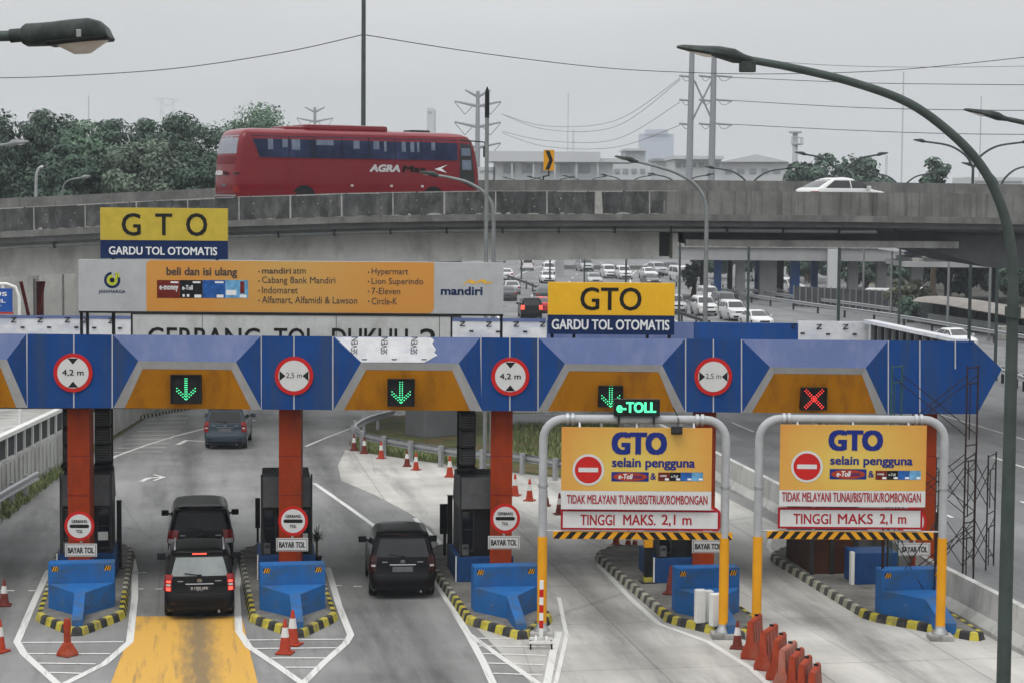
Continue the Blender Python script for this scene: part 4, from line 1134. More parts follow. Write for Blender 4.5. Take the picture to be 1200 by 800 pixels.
# body of the canopy, soffit and parapets behind the front face
zr = 6.42
def gw(u, off, z): p = GP0 + GA * u - GN * off; return (p.x, p.y, z)
U0, U1 = -18.0, 12.05
zbot = lambda u: G(600 + u * 45, 480.8 + (u * 45) * .0072).z
mb = MB()
lanesk = -.10                        # the ends run back along the lanes
q = [gw(U0, .42, 0), gw(U1, .42, 0), gw(U1 + lanesk * 10, 10.2, 0), gw(U0 + lanesk * 10, 10.2, 0)]
mb.slab([(p[0], p[1]) for p in q], 4.835, 5.55); mb.build('roof_body', 'roof', cp)
mb = MB(); q = [gw(U0, .40, 0), gw(U1, .40, 0), gw(U1 + lanesk * 10, 10.3, 0), gw(U0 + lanesk * 10, 10.3, 0)]
mb.slab([(p[0], p[1]) for p in q], 4.795, 4.83); mb.build('soffit', 'soffit', cp)
def GB(px, py, off=10.2): return G(px, py, off)
def para(name, k, x0, x1, y0, y1, off=10.2, d=.12):
    mb = MB(); a = [GB(x0, y1[0], off), GB(x1, y1[1], off), GB(x1, y0[1], off), GB(x0, y0[0], off)]
    i = [mb.P(p) for p in a]; j = [mb.P(p - GN * d) for p in a]
    mb.idx(i); mb.idx(j[::-1])
    for t in range(4): mb.idx((i[t], j[t], j[(t + 1) % 4], i[(t + 1) % 4]))
    return mb.build(name, k, cp)
para('rear_parapet', 'peel', -200, 640.5, (368.5, 373.5), (393, 398)); para('rear_parapet', 'lavender', 641, 813, (375.6, 377.5), (400, 402))
para('rear_parapet', 'blue', 813.4, 935, (377.6, 378.8), (402, 403)); para('rear_parapet', 'peel', 935.4, 1018, (376.2, 377.0), (403, 404))
para('parapet_strip', 'lavender', -200, 640, (368.2, 373.2), (371.5, 377), 10.18, .01)
mb = MB()
for x, y in ((16, 372), (47, 372), (79, 372), (100, 372.5), (130, 373), (542, 376.5), (573, 377), (605, 377), (636, 377), (930, 379), (960, 380), (991, 380)):
    a = GB(x - 3.2, y + 6, 10.17); c = GB(x + 3.2, y, 10.17)
    mb.text('N', a.x, c.x, a.z, c.z, a.y, 0, .02, rot=270)
    a = GB(x + 8, y + 12.6, 10.17); c = GB(x + 13, y + 10.6, 10.17)
    mb.text('l', a.x, c.x, a.z, c.z, a.y, 0, .02, rot=90)
mb.build('torn_lettering', 'black_letter', cp)
# right-hand parapet seen from inside: cap on dark posts
c0, c1 = G(1018, 376.5, 10.1), G(1128, 399.5, .6)
mb = MB(); mb.bar(c0, c1, .34, .10); mb.build('side_parapet_cap', 'peel', cp)
mb = MB(); mb.bar(c0 + Vector((.14, 0, -.36)), c1 + Vector((.14, 0, -.36)), .05, .6); mb.build('side_parapet', 'black', cp)
for k in range(12):
    p = c0 + (c1 - c0) * (k + .5) / 12
    mb = MB(); mb.bar(p + Vector((.02, 0, -.02)), p + Vector((.02, 0, -.62)), .10); mb.build('parapet_post', 'lamp_grey', cp)
# peeling advert on the second sloped panel
b = BAYS[2]
def lav(x, y, d=-.012): return G(x, y, fr * (y - 394.3) / (424.8 - 394.3) + d)
rr = random.Random(3)
edge = [(506, 396), (509, 399), (506.5, 402), (508, 405), (511, 409), (509, 413), (512.5, 416), (507, 419), (503, 421.5)]
mb = MB(); mb.face([lav(423.5, 424.2), lav(497, 424.4)] + [lav(*p) for p in edge[::-1]] + [lav(500, 395.2), lav(392.5, 394.8)])
pv = mb.build('torn_poster', 'peel', cp)
mb = MB()
for x0 in (411, 446, 481):
    v, f = text_geo('SEVEN'); ids = []
    for p, q_ in v: ids.append(mb.P(lav(x0 + (1 - q_) * 7.6 + p * 1.0, 414.5 - p * 19.5, -.02)))
    for t in f: mb.idx([ids[k] for k in t])
for x0 in (424, 459, 494): mb.face([lav(x0, 421.5, -.02), lav(x0 + 6, 421.5, -.02), lav(x0 + 6, 420.3, -.02), lav(x0, 420.3, -.02)])
mb.build('torn_lettering', 'black_letter', pv)
# columns
COLX = (94.5, 340.8, 587.5, 824.5, 1082)
for x in COLX:
    p = G(x, 560, .75); yb = p.y; zb_ = .16
    mb = MB(); mb.box(p.x - .285, p.x + .285, p.y - .25, p.y + .3, .15, 4.794)
    c = mb.build('column', 'red_col', cp, bevel=.02)
    mb = MB(); mb.box(p.x - .29, p.x + .29, p.y - .255, p.y + .305, 2.53, 2.55); mb.box(p.x - .29, p.x + .29, p.y - .255, p.y + .305, 3.55, 3.57); mb.build('weld_seam', 'bus_red_dark', c)

# ================================================================== TOLL ISLANDS (local frame: x across, y along the lane, away from the camera)
IX = [-10.37, -5.20, .02, 4.97, 9.98]; IY = 48.85
ANG = LANE
def IL(i, lat, fwd, z=0):
    return Vector((IX[i] + lat * math.cos(ANG) - fwd * math.sin(ANG), IY + lat * math.sin(ANG) + fwd * math.cos(ANG), z))
ORD = ['', '', '', '', '']
WH = ['beside the yellow lane', 'between the yellow lane and the wet grey lane', 'beside the first portal frame', 'with three white blocks', 'below the scaffolding']
def island(i):
    root = thing('toll_island', ['raised toll island left of the yellow lane, black and yellow kerb', 'raised toll island with two orange cones standing at its tip', 'raised toll island whose tip touches the first portal frame post',
                                 'raised toll island with pale kerb and white blocks on top', 'raised toll island nearest the highway barrier, below the scaffolding'][i], 'toll island', (IX[i], IY, 0), ANG, 'toll islands')
    B_ = [(.35, 10.6), (-.35, 10.6), (-1.0, 9.6), (-1.12, 9.0)]; E_ = [(1.12, 9.0), (1.0, 9.6)]
    P = B_ + [(-1.08, .25), (-.95, -.15), (-.14, -1.74), (.14, -1.74), (.95, -.15), (1.08, .25)] + E_
    if i == 4: P = B_ + [(-1.12, 1.2), (-.95, .7), (.55, -1.55), (.75, -1.66), (.97, -1.5), (1.08, .25)] + E_
    if i == 3: P = B_ + [(-1.10, .55), (-.95, .1), (.0, -1.5), (.3, -1.6), (.95, -.45), (1.08, .05)] + E_
    P = [Vector((p[0], p[1], 0)) for p in P]
    # resample the outline in half-metre blocks
    out = []; acc = 0; step = .31
    seg = []
    for a, b in zip(P, P[1:] + P[:1]):
        L = (b - a).length; n = max(1, round(L / step))
        if L < .3: n = 1
        for k in range(n): seg.append(a + (b - a) * (k / n))
    mb = MB(); n = len(seg)
    ins = []
    for k in range(n):
        d0 = (seg[k] - seg[k - 1]).normalized(); d1 = (seg[(k + 1) % n] - seg[k]).normalized(); d = (d0 + d1).normalized()
        ins.append(Vector((-d.y, d.x, 0)) / max(.5, d.dot(d0)))
    rr = random.Random(i)
    for k in range(n):
        a, b = seg[k], seg[(k + 1) % n]; na, nb = ins[k], ins[(k + 1) % n]
        sgn = 1
        cen = (a + b) / 2
        front = cen.y < 2.6
        mat_i = k % 2
        if not front: mat_i = 2 + (k % 2)
        if i >= 3 and cen.y > 1.6: mat_i = 2 + (k % 2)
        t = .05
        q = [(a, 0), (b, 0)]
        pr = [(0, 0), (.045, .17), (.075, .195), (.17, .195)]
        i0 = [mb.P((a + na * o_) + Vector((0, 0, z))) for o_, z in pr]; i1 = [mb.P((b + nb * o_) + Vector((0, 0, z))) for o_, z in pr]
        for j in range(3): mb.idx((i0[j], i1[j], i1[j + 1], i0[j + 1]), mat_i)
    mb.build('kerb', ['kerb_y', 'kerb_k', 'kerb_pale', 'kerb_dull'], root)
    mb = MB(); inner = [(p + v * .165) for p, v in zip(seg, ins)]
    mb.face([(p.x, p.y, .185) for p in inner]); mb.build('paving', 'island', root)
    return root
for i in range(5): island(i)

# crash cushion ------------------------------------------------------
BL = ['blue concrete crash cushion on the island left of the yellow lane', 'blue concrete crash cushion behind two orange cones at its foot', 'blue concrete crash cushion behind the striped trolley post',
      'blue concrete crash cushion partly behind three white blocks', 'large blue concrete crash cushion beside the scaffolding legs']
def bumper(i):
    root = thing('crash_cushion', BL[i], 'crash cushion', IL(i, 0, .76, .185), ANG, 'blue crash cushions')
    w = .80
    mb = MB(); mb.box(-w, w, 0, .46, 0, 1.10); mb.build('block', 'bumper_blue', root, bevel=.025)
    if i == 4: fx_, tip, sw = .18, -1.95, .20
    else: fx_, tip, sw = 0, -2.3, .13
    mb = MB()
    z1 = .60
    T = [(-w + .004, -.003, z1), (w - .004, -.003, z1), (fx_ + sw, -.95, z1 - .06), (fx_ - sw, -.95, z1 - .06)]
    B = [(-w + .004, -.003, 0), (w - .004, -.003, 0), (fx_ + sw, -.95, 0), (fx_ - sw, -.95, 0)]
    t = [mb.P(p) for p in T]; b = [mb.P(p) for p in B]
    mb.idx((t[3], t[2], t[1], t[0])); mb.idx((b[3], b[0], t[0], t[3])); mb.idx((b[1], b[2], t[2], t[1]))
    e = [mb.P((fx_ + sw * .95, tip, .16)), mb.P((fx_ - sw * .95, tip, .16)), mb.P((fx_ + sw * .95, tip, -.10)), mb.P((fx_ - sw * .95, tip, -.10))]
    b2 = [mb.P((fx_ + sw, -.95, -.0)), mb.P((fx_ - sw, -.95, -.0))]
    mb.idx((t[3], e[1], e[0], t[2])); mb.idx((b[2], e[2], e[0], t[2])[::-1]); mb.idx((b[3], t[3], e[1], e[3])[::-1]); mb.idx((e[3], e[1], e[0], e[2]))
    mb.build('prow', 'bumper_blue', root)
    for sx in (-1, 1):
        mb = MB(); x0 = sx * .63
        mb.rect(x0 - .085, x0 + .085, .90, 1.02, -.004, 0)
        for k in range(3):
            o = x0 - .085 + k * .057
            mb.face([(o, -.006, .90), (o + .03, -.006, .90), (min(o + .03 + .05, x0 + .085), -.006, 1.02), (o + .05, -.006, 1.02)], 1)
        mb.build('hazard_sticker', ['black', 'hazard_y'], root)
    return root
for i in range(5): bumper(i)

# booths ---------------------------------------------------------------
BO = ['dark toll booth with stacked air units, behind the leftmost red column', 'dark toll booth with grey sloping hood beside a small spiky plant', 'dark toll booth beside a pair of black bollards, third column',
      'dark toll booth behind the first portal sign', 'stripped toll booth behind the second portal sign']
def booth(i):
    f0 = 4.55; lat = [-.05, .05, .04, .30, .25][i]
    root = thing('toll_booth', BO[i], 'toll booth', IL(i, lat, f0, .185), ANG * .8, 'toll booths')
    if i < 4:
        mb = MB(); mb.box(-.76, .76, 0, 2.1, 0, .66); mb.build('base', 'dark_blue', root, bevel=.02)
        mb = MB(); mb.box(-.77, -.74, -.01, .06, 0.02, .68); mb.build('base_edge', 'white', root)
        mb = MB(); mb.box(-.63, .63, .15, 2.0, .66, 1.92); mb.build('cabin', 'black', root)
        for sx in (-1, 1):
            mb = MB(); x0, x1 = sorted((sx * .28, sx * .60)); mb.rect(x0, x1, .8, 1.85, .143); mb.build('window', 'glass_dark', root)
        mb = MB(); mb.prism([(-.66, 1.92), (.66, 1.92), (.62, 2.74), (-.62, 2.74)], .02, 1.9); mb.build('hood', 'booth_grey', root, bevel=.02)
        for sx in (-1, 1):
            x0, x1 = sorted((sx * .27, sx * .61)); mb = MB()
            for (a_, b_, c_, d_) in ((x0, x1, .78, .81), (x0, x1, 1.84, 1.87), (x0, x0 + .03, .81, 1.84), (x1 - .03, x1, .81, 1.84), (x0 + .03, x1 - .03, 1.36, 1.38)): mb.box(a_, b_, .118, .142, c_, d_)
            mb.build('window_frame', 'dark_metal', root)
        mb = MB(); mb.box(-.60, -.42, .02, .11, .70, .98); mb.build('card_reader', 'booth_grey', root, bevel=.01)
        mb = MB(); mb.rect(-.57, -.45, .86, .94, .016); mb.build('reader_screen', 'glass_grey', root)
        mb = MB(); mb.box(.30, .56, .10, .135, 1.0, 1.22); mb.build('notice_card', 'sign_white', root)
        for k in range(2):
            mb = MB(); x = -.65 if k == 0 else .65; mb.box(x - .025, x + .025, .0, .04, 0.66, 2.8); mb.build('corner_post', 'dark_metal', root)
    else:
        mb = MB(); mb.box(-.42, .75, 0, 1.0, 0, .84); mb.build('base', 'dark_blue', root, bevel=.02)
        mb = MB(); mb.box(-.52, -.43, .02, .2, 0, .86); mb.build('base_edge', 'white', root)
        mb = MB(); mb.box(-1.15, .1, 1.6, 4.2, 0, 2.35); mb.build('cabin', 'cabin_brown', root)
        mb = MB(); mb.box(-1.2, .15, 1.55, 4.3, 2.35, 2.45); mb.build('hood', 'booth_grey', root)
        for x in (-1.16, -.6, .06):
            mb = MB(); mb.box(x - .05, x + .05, 1.5, 1.59, 0, 2.35); mb.build('corner_post', 'dark_metal', root)
    if i in (0, 2):
        for sx in ((-1, 1) if i == 0 else (-1,)):
            for k in range(3):
                z = 3.05 + k * .47
                x0, x1 = sorted((sx * .22, sx * .62))
                mb = MB(); mb.box(x0, x1, .3, .8, z, z + .42)
                u = mb.build('air_unit', 'dark_metal', root, bevel=.015)
                mb = MB()
                for j in range(5): mb.box(x0 + .04, x1 - .04, .285, .297, z + .06 + j * .065, z + .085 + j * .065)
                mb.build('grille', 'booth_grey', u)
            mb = MB(); x0, x1 = sorted((sx * .18, sx * .66)); mb.box(x0, x1, .28, .9, 2.9, 2.96); mb.box(x0, x1, .82, .9, 2.74, 4.46); mb.build('unit_frame', 'black', root)
    return root
for i in range(5): booth(i)

# stop sign discs with "GERBANG TOL" and plates "BAYAR TOL" -------------
SG = [(93, 616, 95, 644), (343.5, 610, 342.5, 637.5), (592, 607, 590.5, 635), (829.5, 609, 829.5, 639.5), (1069, 611, 1071.5, 643)]
YS = 51.2
WHO = ['on the leftmost red column', 'on the second red column from the left', 'on the middle red column', 'partly hidden by the first portal sign', 'partly hidden by the second portal sign']
for i, (cx, cy, px, py) in enumerate(SG):
    c = at(cx, cy, YS); rz = GYAW * .6
    root = thing('toll_gate_sign', 'round white and red toll gate sign ' + WHO[i], 'sign', (c.x, c.y, 1.5), rz, 'round toll gate signs')
    cz = c.z - 1.5; r = .375
    mb = MB(); mb.disc(0, cz, r, 0, .02); mb.build('disc', 'sign_red', root)
    mb = MB(); mb.disc(0, cz, r * .80, -.004, .001); mb.build('face', 'sign_white', root)
    mb = MB(); mb.box(-.20, .20, -.008, -.005, cz - .045, cz + .045); mb.disc(-.20, cz, .045, -.008, -.005, 16); mb.disc(.20, cz, .045, -.0082, -.005, 16)
    mb.build('bar', 'black_letter', root)
    mb = MB(); mb.text('GERBANG', -.195, .195, cz + .085, cz + .165, -.008, 0, .02); mb.text('TOL', -.085, .085, cz - .17, cz - .09, -.008, 0, .02)
    mb.build('lettering', 'black_letter', root)
    p = at(px, py, YS)
    mb = MB(); mb.tube([(p.x - c.x, .035, 0), (p.x - c.x, .035, cz + .3)], .03, 10); mb.build('post', 'galv', root, smooth=40)
    pr = thing('pay_toll_plate', 'white pay toll plate below the round sign ' + WHO[i], 'sign', (p.x, p.y - .01, p.z - .165), rz, 'pay toll plates')
    mb = MB(); mb.box(-.40, .40, -.012, .012, 0, .33); mb.build('plate', 'sign_white', pr, bevel=.004)
    mb = MB(); mb.text('BAYAR TOL', -.33, .33, .09, .24, -.016, 0, .02); mb.build('lettering', 'black_letter', pr)
    mb = MB(); e = .375
    for (x0, x1, z0, z1) in ((-e, e, .018, .030), (-e, e, .30, .312), (-e, -e + .012, .030, .30), (e - .012, e, .030, .30)): mb.rect(x0, x1, z0, z1, -.015)
    mb.build('border', 'black_letter', pr)

# bollards, plant, white blocks --------------------------------------------
def bollard(x, y, z0, z1, w, label, group=None, k='black', foot=True):
    root = thing('bollard', label, 'bollard', (x, y, z0), ANG, group)
    mb = MB(); mb.box(-w / 2, w / 2, -w / 2, w / 2, 0, z1 - z0); mb.build('post', k, root, bevel=.012)
    if foot:
        mb = MB(); mb.box(-w, w, -w, w, -.01, .03); mb.build('foot_plate', 'dark_metal', root)
        mb = MB(); mb.box(-w * .56, w * .56, -w * .56, w * .56, z1 - z0 - .002, z1 - z0 + .03); mb.build('cap', 'dark_metal', root, bevel=.008)
    return root
p = gnd(140, 665, .185); bollard(p.x, p.y, .185, at(140, 587, p.y).z, .13, 'black square bollard right of the leftmost toll booth')
p = gnd(527, 662, .185); bollard(p.x, p.y, .185, at(527, 581, p.y).z, .13, 'tall black square bollard in front of the black panel, third island')
p = gnd(521, 650, .185)
root = thing('display_panel', 'black rectangular panel on a leg behind the tall bollard, third island', 'panel', (p.x, p.y, .185), ANG)
zz = at(521, 590, p.y).z - .185; z1 = at(521, 625, p.y).z - .185
mb = MB(); mb.box(-.14, .14, -.05, .05, z1, zz); mb.build('box', 'black', root, bevel=.01)
mb = MB(); mb.box(-.04, .04, -.03, .03, 0, z1); mb.build('leg', 'black', root)
p = gnd(302, 640, .185)
root = thing('display_panel', 'slim black panel on a leg left of the second toll booth', 'panel', (p.x, p.y, .185), ANG)
zz = at(302, 583, p.y).z - .185; z1 = at(302, 618, p.y).z - .185
mb = MB(); mb.box(-.07, .07, -.05, .05, z1, zz); mb.build('box', 'black', root, bevel=.01)
mb = MB(); mb.box(-.03, .03, -.03, .03, 0, z1); mb.build('leg', 'black', root)
p = gnd(759, 682, .185); r_ = bollard(p.x, p.y, .185, at(759, 626, p.y).z, .2, 'black bollard with amber band left of the blue booth base behind the first portal', k='black')
mb = MB(); mb.box(-.104, .104, -.104, .104, .95, 1.15); mb.build('band', 'hazard_y', r_); mb = MB(); mb.box(-.105, .105, -.105, .105, .0, .16); mb.build('band', 'kerb_y', r_)
p = gnd(475, 486, .0)
# white concrete blocks on the fourth island
for k, (bx, by, bh, bl) in enumerate(((820, 729, 39, 'leftmost'), (829, 728, 37, 'middle'), (838, 733, 38, 'rightmost'))):
    p = gnd(bx, by, .185); w = .25
    mb = MB(); mb.box(-w / 2, w / 2, -.11, .11, 0, bh / 48.5); o = mb.build('concrete_block', 'white', origin=(0, 0, 0), bevel=.03)
    o.location = (p.x, p.y, .185); o.rotation_euler = (0, 0, R_(8 + 5 * k))
    tag(o, bl + ' of three upright white blocks in front of the blue crash cushion', 'block', 'white upright blocks')
# spiky plant beside the second booth
p = gnd(371, 664, .185); rr = random.Random(9)
root = thing('potted_plant', 'small spiky plant in a dark pot right of the second booth', 'plant', (p.x, p.y, .185))
mb = MB(); mb.lathe([(.10, 0), (.15, .28), (.16, .3), (.13, .28)], n=16); mb.build('pot', 'black', root, smooth=40)
mb = MB()
for k in range(46):
    a = rr.uniform(0, 6.28); l = rr.uniform(.35, .62); el_ = rr.uniform(.1, 1.3); w = .018
    d = Vector((math.cos(a) * math.cos(el_), math.sin(a) * math.cos(el_), math.sin(el_))); s_ = Vector((-math.sin(a), math.cos(a), 0)) * w
    b0 = Vector((0, 0, .75 + rr.uniform(-.1, .05))); m_ = b0 + d * l * .6; e = b0 + d * l - Vector((0, 0, .12))
    mb.face([b0 - s_, b0 + s_, m_ + s_ * .8, m_ - s_ * .8]); mb.face([m_ - s_ * .8, m_ + s_ * .8, e])
mb.build('leaves', 'leaf_dark', root)
mb = MB(); mb.tube([(0, 0, .25), (.01, 0, .8)], .03, 8); mb.build('stem', 'bark', root)

# ================================================================== PORTAL FRAMES WITH SIGN BOARDS
YP = 47.5
def cards(mb, px0, px1, py0, py1, Y, y):
    """four bank cards side by side: maroon, black, blue, sky blue"""
    for k in range(4):
        x0, x1, z0, z1 = RC(px0 + (px1 - px0) * k / 4, py0, px0 + (px1 - px0) * (k + 1) / 4, py1, Y)
        mb.rect(x0, x1 - .003, z0, z1, y, k)
def portal(i, xl, xr, S, label):
    """S: pixel layout of the boards"""
    yb = (747, 753)[0] if i == 0 else 754
    root = thing('portal_frame', label, 'portal frame', (at((xl + xr) / 2, 700, YP).x, YP, 0), 0, 'height limit portal frames', True)
    a = at(xl, 600, YP).x; b = at(xr, 600, YP).x; zt_ = at((xl + xr) / 2, 491, YP).z
    r = .10; rb = .48
    path = [(a, YP, .02), (a, YP, zt_ - rb)] + [(a + rb - rb * math.cos(t), YP, zt_ - rb + rb * math.sin(t)) for t in [math.pi / 2 * k / 6 for k in range(1, 7)]]
    path += [(b - rb + rb * math.sin(t), YP, zt_ - rb + rb * math.cos(t)) for t in [math.pi / 2 * k / 6 for k in range(0, 7)]] + [(b, YP, .02)]
    mb = MB(); mb.tube(path, r, 16); mb.build('tube_frame', 'pipe_grey', root, smooth=40)
    zs = at(xl, 628, YP).z
    for x in (a, b):
        mb = MB(); mb.tube([(x, YP, .16), (x, YP, zs)], r + .012, 16); mb.build('amber_sleeve', 'sleeve', root, smooth=40)
        mb = MB(); mb.box(x - .28, x + .28, YP - .24, YP + .24, 0, .14); mb.build('footing', 'concrete', root, bevel=.03)
        mb = MB(); mb.lathe([(r + .09, 0), (r + .09, .03), (r + .02, .12), (r + .015, .2)], (x, YP, .14), 16); mb.build('base_collar', 'galv', root, smooth=40)
        for q in (-1, 1):
            mb = MB(); xx = x + (1 if x == a else -1) * (.62 + .06 * q); mb.tube([(xx - .035, YP, zt_), (xx + .035, YP, zt_)], r + .035, 16); mb.build('flange', 'galv', root, smooth=40)
        mb = MB(); mb.tube([(x, YP, 3.55), (x, YP, 3.60)], r + .02, 16); mb.build('clamp', 'galv', root, smooth=40)
    # striped height bar
    x0, x1, z0, z1 = RC(*S['bar'], YP)
    y0 = YP - .06
    cm = (x0 + x1) / 2
    hb = thing('height_bar', ['amber and black striped height bar hanging below the first portal sign', 'amber and black striped height bar hanging below the second portal sign'][i], 'height bar', (cm, y0, z0), 0, 'striped height bars', True)
    mb = MB(); mb.box(x0, x1, y0, y0 + .06, z0, z1); mb.build('bar', 'hazard_y', hb)
    mb = MB(); n = 15; w = (x1 - x0) / n; lean = z1 - z0
    for k in range(n):
        s0 = x0 + k * w; sg = 1 if k < 7 else -1
        lo, hi = s0 + (.0 if sg > 0 else lean * .8), s0 + (lean * .8 if sg > 0 else 0)
        mb.face([(lo, y0 - .004, z0 + .004), (min(lo + w * .5, x1), y0 - .004, z0 + .004), (min(hi + w * .5, x1), y0 - .004, z1 - .004), (hi, y0 - .004, z1 - .004)])
    mb.build('stripes', 'black_letter', hb)
    mb = MB(); mb.tube([(a, YP + .02, z1 + .0), (b, YP + .02, z1 + .0)], .022, 8); mb.build('carrier_rod', 'galv', hb, smooth=40)
    # height sign
    x0, x1, z0, z1 = RC(*S['tinggi'], YP)
    y0 = YP - .10
    ts = thing('height_limit_board', ['white board with red border giving the height limit, below the first portal sign', 'white board with red border giving the height limit, below the second portal sign'][i], 'sign', ((x0 + x1) / 2, y0, z0), 0, 'height limit boards', True)
    mb = MB(); mb.box(x0, x1, y0, y0 + .05, z0, z1); mb.build('border', 'sign_maroon', ts, bevel=.006)
    mb = MB(); e = .05; mb.box(x0 + e, x1 - e, y0 - .006, y0, z0 + e, z1 - e); mb.build('face', 'sign_white', ts)
    mb = MB()
    for t, r_ in zip(S['tw'], S['tr']):
        q = RC(*r_, YP); mb.text(t, q[0], q[1], q[2], q[3], y0 - .010, 0, .012)
    mb.build('lettering', 'sign_maroon', ts)
    mb = MB()
    for f in (.25, .75):
        xx = x0 + (x1 - x0) * f; mb.box(xx - .03, xx + .03, y0 + .05, y0 + .09, z0 - .12, zt_)
    mb.build('hanger', 'galv', ts)
    # poster
    x0, x1, z0, z1 = RC(*S['poster'], YP); y0 = YP - .22
    ps = thing('lane_poster', ['yellow automatic lane poster with no entry disc on the first portal frame', 'yellow automatic lane poster with no entry disc on the second portal frame'][i], 'sign', ((x0 + x1) / 2, y0, z0), 0, 'automatic lane posters', True)
    zm = at(S['poster'][0], S['split'], YP).z
    mb = MB(); mb.box(x0, x1, y0, y0 + .06, zm, z1); mb.build('upper_panel', 'poster', ps)
    mb = MB(); mb.box(x0, x1, y0 + .002, y0 + .06, z0, zm - .003); mb.build('lower_panel', 'sign_white', ps)
    mb = MB(); q = RC(*S['gto'], YP); mb.text('GTO', q[0], q[1], q[2], q[3], y0 - .006, 0, .045)
    q = RC(*S['sel'], YP); mb.text('selain pengguna', q[0], q[1], q[2], q[3], y0 - .006, 0, .02)
    q = RC(*S['amp'], YP); mb.text('&', q[0], q[1], q[2], q[3], y0 - .006, 0, .015)
    mb.build('lettering', 'navy_letter', ps)
    mb = MB(); q = RC(*S['tidak'], YP); mb.text('TIDAK MELAYANI TUNAI/BIS/TRUK/ROMBONGAN', q[0], q[1], q[2], q[3], y0 - .006, 0, .008); mb.build('notice_lettering', 'sign_maroon', ps)
    q = RC(*S['disc'], YP); cx, cz = (q[0] + q[1]) / 2, (q[2] + q[3]) / 2; rd = (q[1] - q[0]) / 2
    mb = MB(); mb.disc(cx, cz, rd, y0 - .008, y0 - .002); d = mb.build('no_entry_disc', 'sign_white', ps)
    mb = MB(); mb.disc(cx, cz, rd * .85, y0 - .012, y0 - .009); mb.build('disc_field', 'sign_red', d)
    mb = MB(); mb.rect(cx - rd * .62, cx + rd * .62, cz - rd * .14, cz + rd * .14, y0 - .014); mb.build('disc_bar', 'sign_white', d)
    q = RC(*S['etoll'], YP)
    mb = MB(); mb.rect(q[0], q[1], q[2], q[3], y0 - .006); t = mb.build('card_strip', 'navy_letter', ps)
    mb = MB(); n = 28; cx, cz = (q[0] + q[1]) / 2, (q[2] + q[3]) / 2
    mb.face([(cx + (q[1] - q[0]) * .46 * math.cos(2 * math.pi * k / n), y0 - .009, cz + (q[3] - q[2]) * .44 * math.sin(2 * math.pi * k / n)) for k in range(n)]); mb.build('oval', 'cone', t)
    mb = MB(); w = q[1] - q[0]; h_ = q[3] - q[2]
    mb.text('e-Toll', q[0] + w * .18, q[0] + w * .55, q[2] + h_ * .26, q[2] + h_ * .8, y0 - .012, 0, .02, shear=.15); mb.text('pass', q[0] + w * .58, q[0] + w * .82, q[2] + h_ * .24, q[2] + h_ * .62, y0 - .012, 1, .01)
    mb.build('strip_lettering', ['white_letter', 'navy_letter'], t)
    mb = MB(); cards(mb, S['cards'][0], S['cards'][2], S['cards'][1], S['cards'][3], YP, y0 - .006)
    cs = mb.build('card_picture', ['card_red', 'card_black', 'card_blue', 'card_sky'], ps)
    mb = MB(); cw = (S['cards'][2] - S['cards'][0]) / 4
    for k in range(4):
        xa = S['cards'][0] + cw * k
        q = RC(xa + cw * .15, S['cards'][1] + 3, xa + cw * .75, S['cards'][1] + 6, YP)
        if k == 0: mb.text('e-money', q[0], q[1], q[2], q[3], y0 - .009, 0, .01)
        elif k == 1: mb.text('e-Toll', q[0], q[1], q[2], q[3], y0 - .009, 0, .01)
        q = RC(xa + cw * .6, S['cards'][3] - 3.2, xa + cw * .95, S['cards'][3] - .8, YP); mb.rect(q[0], q[1], q[2], q[3], y0 - .009)
    mb.build('card_marks', 'white_letter', cs)
    mb = MB()
    for f in (.12, .5, .88):
        xx = x0 + (x1 - x0) * f; mb.box(xx - .04, xx + .04, y0 + .06, YP - .09, z0 + .1, z1); mb.bar((xx, y0 + .08, z1 - .02), (xx, YP, zt_), .04)
    mb.build('hanger', 'galv', ps)
    return a, b, zt_
S1 = dict(bar=(648, 622.5, 858, 631), tinggi=(657, 596, 843, 620), tw=['TINGGI', 'MAKS.', '2,1 m'], tr=[(680, 601.5, 720, 614), (730, 601.5, 768, 614), (775, 601.5, 810, 615.5)], poster=(657.5, 499.5, 833, 595), split=572.5,
          gto=(716, 504.5, 781, 531), sel=(716.5, 534.5, 813.5, 549), amp=(761.5, 552, 768, 560), tidak=(664, 578, 828, 588.5), disc=(670.5, 530, 707.5, 567), etoll=(716, 551, 759.5, 562), cards=(770.5, 551.5, 823, 561.5))
S2 = dict(bar=(898.5, 622, 1093, 631), tinggi=(911, 594, 1080, 618.5), tw=['TINGGI', 'MAKS', '2,1 m'], tr=[(929, 600.5, 973, 612.5), (981, 600.5, 1022, 612.5), (1030, 600.5, 1061, 614)], poster=(912.5, 496.5, 1083, 591.5), split=572,
          gto=(969, 502, 1033, 526.5), sel=(971, 532.5, 1067.5, 546), amp=(1015.5, 549.5, 1022.5, 557.5), tidak=(915, 575, 1077, 586), disc=(925.5, 526.5, 962.5, 563), etoll=(970.5, 547.5, 1013.5, 559.5), cards=(1024, 549.5, 1077, 560))
PA = portal(0, 636, 849.5, S1, 'grey tubular portal frame with amber legs left of the orange water barriers')
PB = portal(1, 888.5, 1105, S2, 'grey tubular portal frame with amber legs nearest the highway')
